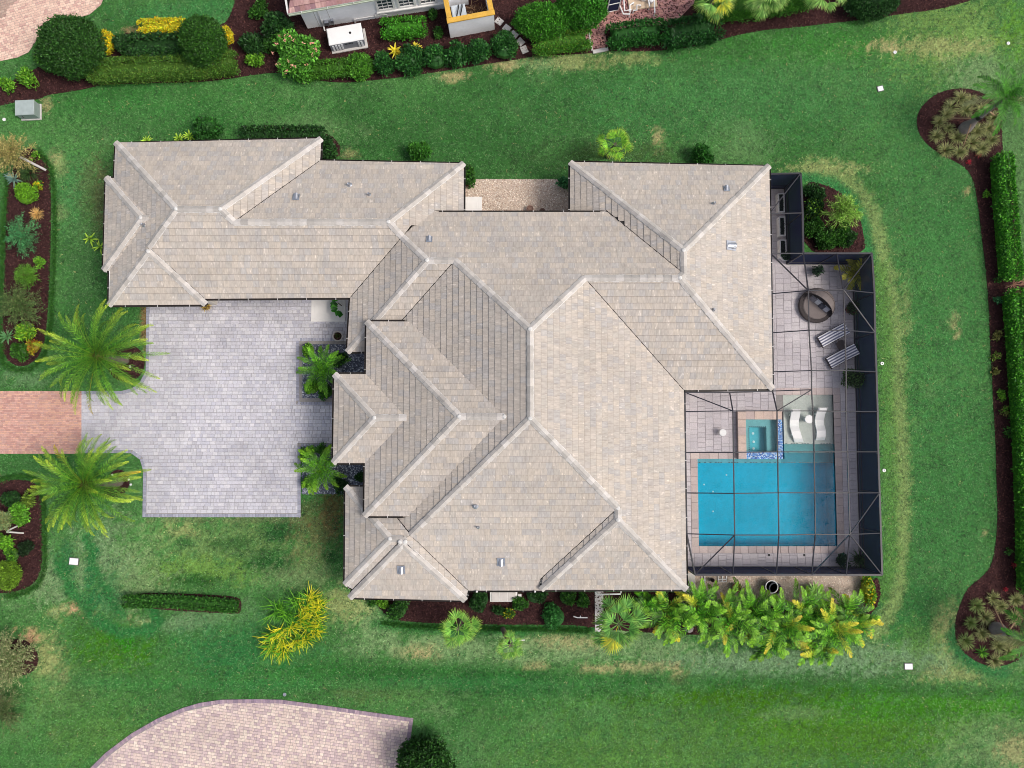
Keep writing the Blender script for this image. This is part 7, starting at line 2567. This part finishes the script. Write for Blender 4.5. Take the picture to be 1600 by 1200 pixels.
    for i, (u, v, r, kind) in enumerate(heads):
        mb = MB()
        b = G(u, v, .5)
        b[2] = 0
        R = r / 27.0
        tube(mb, [b, b + [0, 0, .6]], [.05, .04], 6, lin(110, 96, 70))
        lean = math.atan2(-(v - 975), u - 440)
        for k in range(58):
            gr = kind == 0 or rs.rand() < .5
            col = [lin(72, 136, 36), lin(100, 160, 46), lin(48, 100, 30)][rs.randint(3)] if gr else [lin(200, 194, 40), lin(164, 178, 48), lin(214, 204, 56), lin(186, 190, 50)][rs.randint(4)]
            az = k * 2.4 if kind == 0 else lean + rs.normal(0, 1.0)
            strap(mb, b + [rs.normal(0, .12), rs.normal(0, .12), .3 + .4 * rs.rand()], az, rs.uniform(0, 1.15), R * rs.uniform(.6, 1.35), .042, rs, col, rs.uniform(.2, .9), np.array(col) * 1.1)
        mb.build('leaf_rosette', M['leaf'], root, loc=b)
    # entry beds
    EC = [lin(62, 120, 32), lin(78, 138, 38), lin(52, 100, 30), lin(98, 156, 46)]
    clump_palm('clump_palm', 502, 576, 46, 'lush feather palm in the upper entry bed', 140, 22, 1.7, EC, lin(110, 166, 44), 'palm', 'entry palms on slate gravel', .045, .27, 3, .2, 1.2, -.05, .0, 22, 1.4, .0)
    clump_palm('clump_palm', 499, 733, 46, 'lush feather palm in the lower entry bed', 141, 22, 1.7, EC, lin(130, 176, 40), 'palm', 'entry palms on slate gravel', .045, .27, 3, .2, 1.2, -.05, .0, 22, 1.4, .06)
    small = [(483, 548, 10, 'small lime bush in the corner of the upper entry bed', LGREEN), (488, 605, 13, 'lime bush low in the upper entry bed', LGREEN), (510, 612, 12, 'green bush beside the walk in the upper entry bed', GREEN), (530, 560, 13, 'dark bush by the eave in the upper entry bed', DGREEN),
             (480, 708, 12, 'lime bush at the top corner of the lower entry bed', LGREEN), (502, 703, 10, 'round dark bush by the walk in the lower entry bed', GREEN), (530, 758, 14, 'dark bush by the eave in the lower entry bed', DGREEN), (480, 754, 11, 'lime bush at the lower corner of the entry bed', LGREEN), (564, 748, 8, 'dark plant in the slate corner under the porch eave', DGREEN)]
    for i, (u, v, r, lab, cc) in enumerate(small):
        shrub('shrub', u, v, r, lab, 'shrub', cc, .7, .11, None, 150 + i, lumps=6)
    fig = thing('fig_plant', 'broad-leaved green plant hanging over the square slab', 'plant', (*G2(534, 478), 0))
    rs = np.random.RandomState(2)
    mb = MB()
    b = G(534, 478)
    tube(mb, [b, b + [0, 0, 1.0]], [.03, .02], 6, lin(90, 76, 54))
    mb.build('stem', M['bark'], fig)
    for i in range(20):
        a = rs.uniform(1.6, 5.2)
        q = b + [math.cos(a) * .2 + .1, math.sin(a) * .42, .55 + .65 * rs.rand()]
        mb = MB()
        D = unit(np.array([[math.cos(a), math.sin(a) * .6, .15]]))
        leaves(mb, q[None], D, np.array([[0, 0, 1.0]]), [.42], [.36], np.array([[lin(48, 120, 36), lin(70, 146, 44), lin(36, 96, 34)][i % 3]]), .2)
        mb.build('leaf', M['leaf'], fig, loc=q)
    # sprigs by the west garage wall
    for i, (u, v) in enumerate(((138, 372), (154, 385))):
        rosette('fern', u, v, 12, ['lime sprig standing in the lawn beside the garage roof', 'lime sprig under the edge of the garage roof'][i], 'fern', LGREEN, lin(180, 210, 80), 9, .10, .8, (.2, 1.0), .9, 160 + i)
    # south bed
    sb = [(622, 953, 17, .9, 'loose dark green bush in the south bed, nearest the southwest corner', DGREEN + GREEN), (598, 941, 11, .5, 'lime plant under the southwest eave', LGREEN), (582, 938, 9, .5, 'small green plant at the tip of the south bed', GREEN), (750, 937, 17, .9, 'dark bush beside the pale hatch', DGREEN),
          (779, 955, 8, .5, 'small dark bush below the pale hatch', DGREEN), (795, 957, 8, .5, 'small bush with yellow leaves below the pale hatch', GREEN + YELLOW[:1]), (813, 943, 12, .6, 'fern-like green plant right of the pale hatch', GREEN), (868, 965, 19, .9, 'rounded bright green shrub alone in the south bed', [lin(58, 122, 66), lin(70, 138, 78), lin(46, 102, 54)]),
          (885, 933, 14, .8, 'green bush under the south eave', GREEN), (912, 937, 11, .7, 'small green bush beside the concrete path', GREEN), (836, 929, 18, .7, 'dark low bush under the south eave beside the hatch', DGREEN)]
    for i, (u, v, r, h, lab, cc) in enumerate(sb):
        shrub('shrub', u, v, r, lab, 'shrub', cc, h, .11, None, 170 + i, lumps=7)
    FC = [lin(92, 146, 62), lin(108, 162, 74), lin(74, 126, 52), lin(132, 180, 92)]
    fan_palm(716, 982, 2.6, 38, 'pale green fan palm on the lawn edge of the south bed', 190, (722, 962), 22, FC, lin(176, 200, 90), .0, None)
    fan_palm(798, 1008, 2.2, 27, 'small fan palm leaning onto the south lawn', 191, (785, 982), 18, FC, lin(170, 186, 80), .12, None)
    fan_palm(966, 975, 3.2, 50, 'large fan palm beside the concrete path', 192, (955, 955), 28, [lin(70, 122, 58), lin(84, 138, 66), lin(60, 106, 52), lin(104, 154, 86)], lin(150, 180, 80), .08, None)
    mb = MB()
    tube(mb, [G(801, 1001.5, .5), G(820, 1000, .5)], .03, 6)
    o = mb.build('dead_stalk', M['trim'], None, G(801, 1001))
    tag(o, 'pale straight stalk sticking out of the small south fan palm', 'stalk')
    AC = [lin(50, 108, 28), lin(72, 136, 34), lin(36, 80, 24), lin(100, 162, 44)]
    spots = [(1010, 940, 26, 'areca palm nearest the big fan palm, under the eave'), (1046, 962, 38, 'yellow-tipped areca palm below the roof corner'), (1098, 955, 36, 'areca palm beside the roof corner slab'), (1140, 970, 42, 'areca palm below the rusty disc'), (1180, 962, 38, 'areca palm below the round black tub, on the house side'),
             (1222, 980, 42, 'areca palm in the middle of the row, below the round black tub'), (1262, 965, 38, 'areca palm beside the agave on the gravel'), (1300, 985, 42, 'yellow-tipped areca palm near the east end of the row'), (1338, 968, 34, 'areca palm at the east end of the row'), (1200, 1008, 26, 'small areca on the lawn side of the row'), (1275, 1012, 26, 'small yellowing areca on the lawn side of the row')]
    for i, (u, v, r, lab) in enumerate(spots):
        clump_palm('areca_palm', u, v, r * 1.32, lab, 200 + i, 30 if r > 30 else 16, 2.2 if r > 30 else 1.6, AC, lin(126, 176, 48), 'palm', 'areca palms along the south gravel', .050, .30, 5, .40, 1.3, .05, .0, 24, 1.45, .24 if i in (1, 7, 8, 10) else .08)
    shrub('croton', 1358, 922, 14, 'yellow-green croton at the lower corner of the cage', 'shrub', YELLOW[:2] + LGREEN, 1.0, .14, None, 220, lumps=7, ry=26)
    # north-east corner bed
    ring = [(1274, 302, 15), (1271, 328, 17), (1271, 354, 17), (1292, 372, 19), (1312, 365, 17), (1326, 372, 12)]
    for i, (u, v, r) in enumerate(ring):
        shrub('shrub', u, v, r, ['dark shrub at the top of the cage corner bed', 'dark spotted shrub along the side bay screen', 'green shrub along the side bay screen', 'green shrub in the angle of the corner bed', 'green shrub below the wispy corner tree', 'small shrub at the outer tip of the corner bed'][i], 'shrub', [DGREEN, DGREEN + LGREEN[3:], GREEN, GREEN, GREEN, DGREEN][i], .8, .12, None, 230 + i, lumps=12, ry=r * 1.1, dens=.8, core=False)
    feathery('wispy_tree', 1322, 328, 32, 'light green wispy young tree in the cage corner bed', 'tree', [lin(110, 150, 66), lin(128, 168, 80), lin(92, 132, 56), lin(150, 180, 110)], 2.6, 60, 240, base=(1300, 345), needle=.24)
    # east bed
    hedge('hedge', [(1566, 250), (1569, 300), (1574, 360), (1580, 430)], .95, 1.2, 'clipped bright green hedge along the upper half of the east bed', 'hedge', [lin(54, 118, 36), lin(70, 140, 44), lin(40, 92, 32), lin(100, 170, 62)], .11, 250)
    hedge('hedge', [(1585, 462), (1592, 540), (1597, 620), (1602, 700), (1606, 800), (1609, 918)], 1.0, 1.2, 'clipped bright green hedge along the lower half of the east bed', 'hedge', [lin(54, 118, 36), lin(70, 140, 44), lin(40, 92, 32), lin(100, 170, 62)], .11, 251)
    twiggy(1571, 448, 22, 'reddish bare young tree in the gap of the east hedge', 252, (.6, 0), tuple(lin(172, 132, 112)), 1.6, 34)
    twiggy(1588, 719, 18, 'grey bare young tree leaning into the east hedge', 253, (.5, 0), tuple(lin(190, 176, 166)), 1.5, 22)
    sm = [(1542, 304, 6, 'small lime plant in the east bed near its upper end', LGREEN), (1559, 437, 7, 'small green plant just above the reddish bare tree', GREEN), (1557, 470, 8, 'small blue-green plant just below the reddish bare tree', BLUEG), (1560, 525, 9, 'sparse yellow-green seedling in the east bed', OLIVE), (1557, 556, 8, 'sparse seedling below the yellow-green one', OLIVE + LGREEN), (1556, 581, 7, 'thin pale seedling in the middle of the east bed', OLIVE),
          (1566, 618, 10, 'leafy seedling clump in the middle of the east bed', LGREEN), (1570, 640, 9, 'leafy seedling just below the middle of the east bed', OLIVE + LGREEN), (1577, 677, 9, 'green seedling against the lower hedge', GREEN), (1576, 861, 5, 'tiny green plant near the lower end of the east bed', GREEN)]
    for i, (u, v, r, lab, cc) in enumerate(sm):
        shrub('seedling', u, v, r, lab, 'plant', cc, .35, .10, None, 260 + i, lumps=5, dens=.45, core=False)
    RED = [lin(150, 28, 60), lin(168, 40, 70), lin(120, 24, 48)]
    for i, (u, v, r, lab) in enumerate(((1529, 242, 6, 'red bromeliad nearest the upper end of the east hedge'), (1514, 253, 5, 'red bromeliad on the lawn side of the upper island'), (1585, 883, 5, 'red bromeliad near the foot of the east hedge'), (1572, 921, 4, 'faint red bromeliad above the lower island'))):
        rosette('bromeliad', u, v, r, lab, 'bromeliad', RED, lin(176, 50, 76), 14, .05, .25, (.3, 1.2), .6, 280 + i)
    GR = [lin(108, 116, 82), lin(132, 134, 100), lin(88, 102, 66), lin(146, 146, 112)]
    isl = [(1502, 152, 12), (1487, 167, 13), (1510, 172, 13), (1535, 170, 12), (1468, 190, 11), (1483, 200, 9), (1464, 212, 12), (1497, 214, 13), (1478, 234, 13), (1500, 237, 12), (1520, 222, 14), (1527, 205, 13), (1545, 200, 13), (1550, 218, 12), (1535, 232, 12), (1553, 183, 11), (1480, 178, 11), (1518, 156, 10)]
    def clock(pts, cu, cv, isle):
        hours = ['twelve', 'one', 'two', 'three', 'four', 'five', 'six', 'seven', 'eight', 'nine', 'ten', 'eleven']
        key = {}
        for i, (u, v, r) in enumerate(pts):
            h = int(round((math.atan2(u - cu, cv - v) % (2 * math.pi)) / (math.pi / 6))) % 12
            key.setdefault(h, []).append((math.hypot(u - cu, v - cv), i))
        out = {}
        for h, L in key.items():
            L.sort()
            for j, (d_, i) in enumerate(L):
                far = '' if len(L) == 1 else (', nearest the trunk', ', beyond that one', ', outermost')[j if j < len(L) - 1 else (1 if len(L) == 2 else 2)]
                out[i] = "olive grass clump at %s o'clock from the palm on the %s island%s" % (hours[h], isle, far)
        return out
    lab = clock(isl, 1503, 204, 'upper')
    for i, (u, v, r) in enumerate(isl):
        tuft('grass_clump', u, v, r + 1, lab[i], 'grass clump', GR, .45, 150, 300 + i, 'grass clumps on the upper island')
    isl = [(1527, 947, 11), (1552, 935, 10), (1565, 948, 10), (1588, 938, 11), (1517, 973, 10), (1540, 965, 13), (1585, 965, 12), (1535, 990, 11), (1510, 1002, 13), (1560, 1010, 12), (1578, 1020, 11), (1555, 1033, 12), (1590, 1000, 12), (1574, 1000, 10)]
    lab = clock(isl, 1553, 981, 'lower')
    for i, (u, v, r) in enumerate(isl):
        tuft('grass_clump', u, v, r + 1, lab[i], 'grass clump', GR if i % 4 else [lin(120, 132, 88), lin(96, 120, 70)], .45, 150, 330 + i, 'grass clumps on the lower island')
    rosette('agave', 1535, 1019, 11, 'green leafy rosette near the rim of the lower island', 'plant', GREEN + LGREEN, None, 30, .06, .35, (.1, 1.3), .8, 350)
    for j, (base, top, z, rb, props, lab) in enumerate((((1503, 204), (1572, 152), 4.2, .36, [((1517, 185), (1478, 184.5)), ((1517, 194), (1505, 229)), ((1541, 170), (1556, 182))], 'tall braced palm with a swollen grey trunk on the upper island'),
                                                       ((1553, 981), (1618, 1004), 4.0, .40, [((1568, 980), (1552, 946)), ((1566, 990), (1536, 997)), ((1578, 984), (1592, 962))], 'braced palm with a swollen grey trunk on the lower island'))):
        b, t = G(*base), G(*top, z)
        root = thing('braced_palm', lab, 'palm tree', b, 'braced palms on the islands')
        mb = MB()
        k = np.linspace(0, 1, 16)
        P = b[None] * (1 - k)[:, None] + t[None] * k[:, None]
        P[:, 2] -= .05 * (1 - k)
        rad = np.interp(k, [0, .05, .14, .26, .34, .5, 1], [rb * .8, rb, rb * 1.02, rb * .66, rb * .42, .13, .10])
        tube(mb, P, rad, 14, (1, 1, 1))
        mb.build('trunk', surf('grey_palm_trunk', (.22, .19, .18), .95, 0, .15, ((3, .8, 1.2), (24, .85, 1.15)), .4, 30), root)
        mb = MB()
        tube(mb, [P[6], P[7]], rad[6] * 1.25, 14)
        mb.build('strap', M['dark'], root)
        for a, c in props:
            mb = MB()
            tube(mb, [G(*a, 1.2), G(*c, .02)], .035, 6, lin(170, 140, 110))
            mb.build('prop', surf('timber_prop', tuple(lin(158, 130, 104)), .9), root)
        rs = np.random.RandomState(400 + j)
        for i in range(20):
            q = (i + .5) / 20
            az = i * 2.39996
            mb = MB()
            dead = i in (13, 17)
            cc = [lin(150, 148, 124), lin(130, 132, 108)] if dead else [lin(58, 118, 36), lin(72, 134, 42), lin(50, 100, 34)]
            pinnate(mb, t, az, 1.15 - 1.5 * q, 1.9 * (.9 + .3 * q), rs, cc, cc[0] * 1.2, 1.3, 30, .36, .04, .3, .016)
            mb.build('frond', M['leaf'], root, loc=t)
    # big dark tree at the bottom edge
    shrub('tree', 664, 1200, 46, 'dark round-crowned tree at the lower edge beside the cobbled driveway', 'tree', [lin(34, 72, 32), lin(44, 86, 38), lin(28, 58, 28), lin(54, 98, 44)], 3.0, .15, None, 360, lumps=22, ry=40)


def build_small():
    # utility box, lids, pots, bits and pieces
    p = G(50, 176)
    root = thing('transformer', 'green-grey metal utility box on the lawn beside the bark bed', 'utility box', p)
    mb = MB()
    box(mb, (p[0], p[1], .04), (1.2, .98, .10), .05, (1, 1, 1), 0, .01)
    mb.build('pad', M['concrete'], root)
    mb = MB()
    tc = lin(138, 152, 150)
    box(mb, (p[0], p[1], .40), (1.08, .86, .64), .05, tc)
    mb.build('cabinet', M['plain'], root)
    mb = MB()
    box(mb, (p[0], p[1], .755), (1.14, .92, .07), .05, lin(156, 168, 168), 0, .025)
    mb.build('lid', M['plain'], root)
    mb = MB()
    box(mb, (p[0] - .25, p[1] - .45, .45), (.05, .04, .16), .05, (.1, .1, .1))
    mb.build('handle', M['plain'], root)
    for i, (u, v, w, h, a, lab) in enumerate(((116, 877, .50, .37, -.08, 'white rectangular cover on the lawn below the lower drive palm'), (1375, 139, .33, .29, .25, 'white square cover on the upper lawn'), (1419, 1041, .44, .32, 0, 'white square cover on the lawn near the lower island'))):
        q = G(u, v)
        root = thing('valve_box', lab, 'valve box', q, 'white covers in the lawn')
        mb = MB()
        box(mb, (q[0], q[1], .02), (w + .06, h + .06, .07), a, (.1, .1, .1))
        mb.build('box', M['plain'], root)
        mb = MB()
        box(mb, (q[0], q[1], .065), (w, h, .03), a, (1, 1, 1), 0, .012)
        mb.build('lid', M['white'], root)
    for i, (u, v, lab) in enumerate(((1378, 568, 'small white sprinkler head beside the cage, level with the loungers'), (1381, 735, 'small white sprinkler head beside the cage, level with the pool'), (1398, 82, 'small white sprinkler head in the upper lawn'), (1575, 68, 'small white sprinkler head near the upper corner of the lawn'), (445, 1085, 'small dark sprinkler head above the cobbled driveway'), (7, 187, 'pale round cap in the lawn beside the utility box'))):
        q = G(u, v)
        mb = MB()
        lathe(mb, q, [(.10, 0), (.10, .05), (.055, .055), (.05, .02), (.01, .02)], 14)
        o = mb.build('sprinkler_head', M['white'] if i != 4 else M['metal'], None, q)
        tag(o, lab, 'sprinkler', 'sprinkler heads')
    planter('plant_pot', 530.5, 527, .55, .28, 'round pale-rimmed pot beside the upper entry bed', lin(176, 170, 164), 0, lambda mb, c: bush_in(mb, c, .18, .12, [lin(56, 70, 40), lin(72, 84, 48)], .07, 160, 1), z=.055)
    planter('plant_pot', 1206, 917, .60, .33, 'large black tub with a white rim on the south gravel', lin(36, 44, 54), 0, lambda mb, c: None, z=.03, cat='pot')
    q = G(1206, 917, .63)
    mb = MB()
    lathe(mb, (q[0], q[1], .60), [(.36, 0), (.37, .04), (.33, .05), (.315, .0)], 26)
    o = mb.build('rim', M['white'], bpy.data.objects.get('plant_pot.001'), loc=q)
    for i, (u, v, r, h, nm, lab, cat) in enumerate(((1149, 917, .25, .30, 'rusty_urn', 'rusty brown round lid on the south gravel', 'urn'), (1112, 905.5, .11, .25, 'small_pot', 'small black pot on the gravel beside the white pipes', 'pot'),
                                               (828, 328, .20, .30, 'clay_pot', 'brown clay pot against the court eave, larger one', 'pot'), (847, 332, .18, .30, 'clay_pot', 'brown clay pot against the court eave, half hidden', 'pot'), (731, 288, .22, .35, 'clay_pot', 'dark pot at the gravel court corner', 'pot'))):
        q = G(u, v, .03)
        root = thing(nm, lab, cat, q)
        col = [lin(120, 84, 48), lin(34, 26, 28), lin(150, 120, 108), lin(120, 92, 82), lin(70, 40, 34)][i]
        mb = MB()
        lathe(mb, q, [(r * .7, 0), (r * .95, h * .5), (r, h * .9), (r * 1.04, h), (r * .86, h), (r * .8, h * .8), (.01, h * .78)], 18, col)
        mb.build('pot', M['plain'], root)
        mb = MB()
        lathe(mb, q + [0, 0, h * .78], [(r * .8, 0), (r * .7, .05 if i else .14), (r * .1, .06 if i else .2)], 16, np.array(col) * .8)
        mb.build('soil', M['mulch'], root)
    planter('potted_agave', 1268, 920, .40, .26, 'grey-green strappy plant in a dark pot on the south gravel', lin(40, 34, 34), 0, lambda mb, c: [strap(mb, c, i * 2.4, 1.1 - i * .03, .62, .10, np.random.RandomState(i), [lin(150, 184, 130), lin(120, 166, 104), lin(178, 206, 160)][i % 3], .9) for i in range(26)], z=.03)
    planter('potted_plant', 325, 480, .35, .2, 'dry straw-coloured potted plant by the garage corner', lin(110, 84, 60), 0, lambda mb, c: [strap(mb, c, i * 2.4, 1.2 - i * .03, .42, .03, np.random.RandomState(i), [lin(196, 170, 80), lin(150, 120, 70), lin(170, 150, 96)][i % 3], 1.4) for i in range(36)], z=.055)
    q = G(331, 470, .3)
    mb = MB()
    box(mb, (q[0], q[1], .42), (.36, .26, .74), 0, lin(170, 180, 196), 0, .03)
    o = mb.build('wall_cabinet', M['plain'], None, (q[0], q[1], .05))
    tag(o, 'pale blue-grey cabinet tucked beside the garage corner', 'cabinet')
    # white pipework by the gravel and a pale hatch under the south eave
    q = G(1127, 906, .06)
    root = thing('pool_ladder', 'white tubular frame lying on the gravel against the cage', 'frame', q)
    mb = MB()
    for L_ in ([(1122, 900), (1122, 909), (1135, 909), (1135, 900)], [(1128.5, 900), (1128.5, 909)], [(1122, 905), (1135, 905)]):
        tube(mb, [G(u, v, .09) for u, v in L_], .03, 7)
    mb.build('rail', M['white'], root)
    q = G(1099, 907, .06)
    mb = MB()
    tube(mb, [G(1101, 900, .1), G(1101, 912, .1)], .035, 7)
    tube(mb, [G(1096, 902, .1), G(1097, 902, .1)], .04, 7)
    lathe(mb, G(1100, 906.5, .02), [(.09, 0), (.09, .1), (.02, .12)], 10)
    o = mb.build('pipe_stub', M['white'], None, q)
    tag(o, 'short white pipe stub at the cage corner beside the slab', 'pipe')
    q = G(787, 930)
    root = thing('bulkhead_hatch', 'pale panelled hatch lying under the south eave', 'hatch', q)
    mb = MB()
    box(mb, (q[0], q[1], .16), (1.58, .62, .34), 0, (1, 1, 1), 0, .02)
    mb.build('frame', M['trim'], root)
    for k in range(3):
        mb = MB()
        box(mb, (q[0] - .47 + k * .47, q[1] - .02, .345), (.44, .5, .035), 0, lin(196, 190, 188), 0, .012)
        mb.build('panel', M['plain'], root)
    q = G(812, 930)
    mb = MB()
    box(mb, (q[0], q[1], .12), (.2, .2, .26), 0, (1, 1, 1), 0, .02)
    o = mb.build('junction_box', M['trim'], None, q)
    tag(o, 'tiny white box beside the pale hatch', 'junction box')
    q = G(907, 964)
    mb = MB()
    tube(mb, [G(896, 963, .08), G(902, 965, .09), G(918, 965, .08)], .035, 7)
    tube(mb, [G(907, 962, .1), G(907, 965, .1)], .03, 6)
    o = mb.build('white_pipe', M['white'], None, q)
    tag(o, 'short white pipe lying on the south bark bed', 'pipe')
    q = G(950, 927)
    mb = MB()
    pts = [G(930, 925, 1.2), G(934, 929, 1.2), G(970, 928, 1.2), G(970, 924, 1.2)]
    tube(mb, pts, .045, 7)
    tube(mb, [pts[1], [pts[1][0], pts[1][1], .06]], .045, 7)
    o = mb.build('white_pipe', M['white'], None, q)
    tag(o, 'white pipework on the south wall at the concrete path', 'pipe')
    for i, (u, v, lab) in enumerate(((1067, 932, 'grey round boulder under the roof corner'), (1076, 981, 'pale flat rock between the areca palms'))):
        q = G(u, v)
        mb = MB()
        rs = np.random.RandomState(i + 5)
        lathe(mb, q, [(.20, 0), (.26, .10), (.22, .22), (.08, .28)], 9, lin(150, 134, 126) if i == 0 else lin(190, 176, 172))
        mb.v[-1] = mb.v[-1] + rs.normal(0, .015, mb.v[-1].shape)
        o = mb.build('rock', M['paver'], None, q)
        tag(o, lab, 'rock')


build_lawn()
build_beds()
build_paving()
build_house()
build_terrace()
build_cage()
build_neighbour()
build_grass()
build_terrace_things()
build_plants()
build_small()
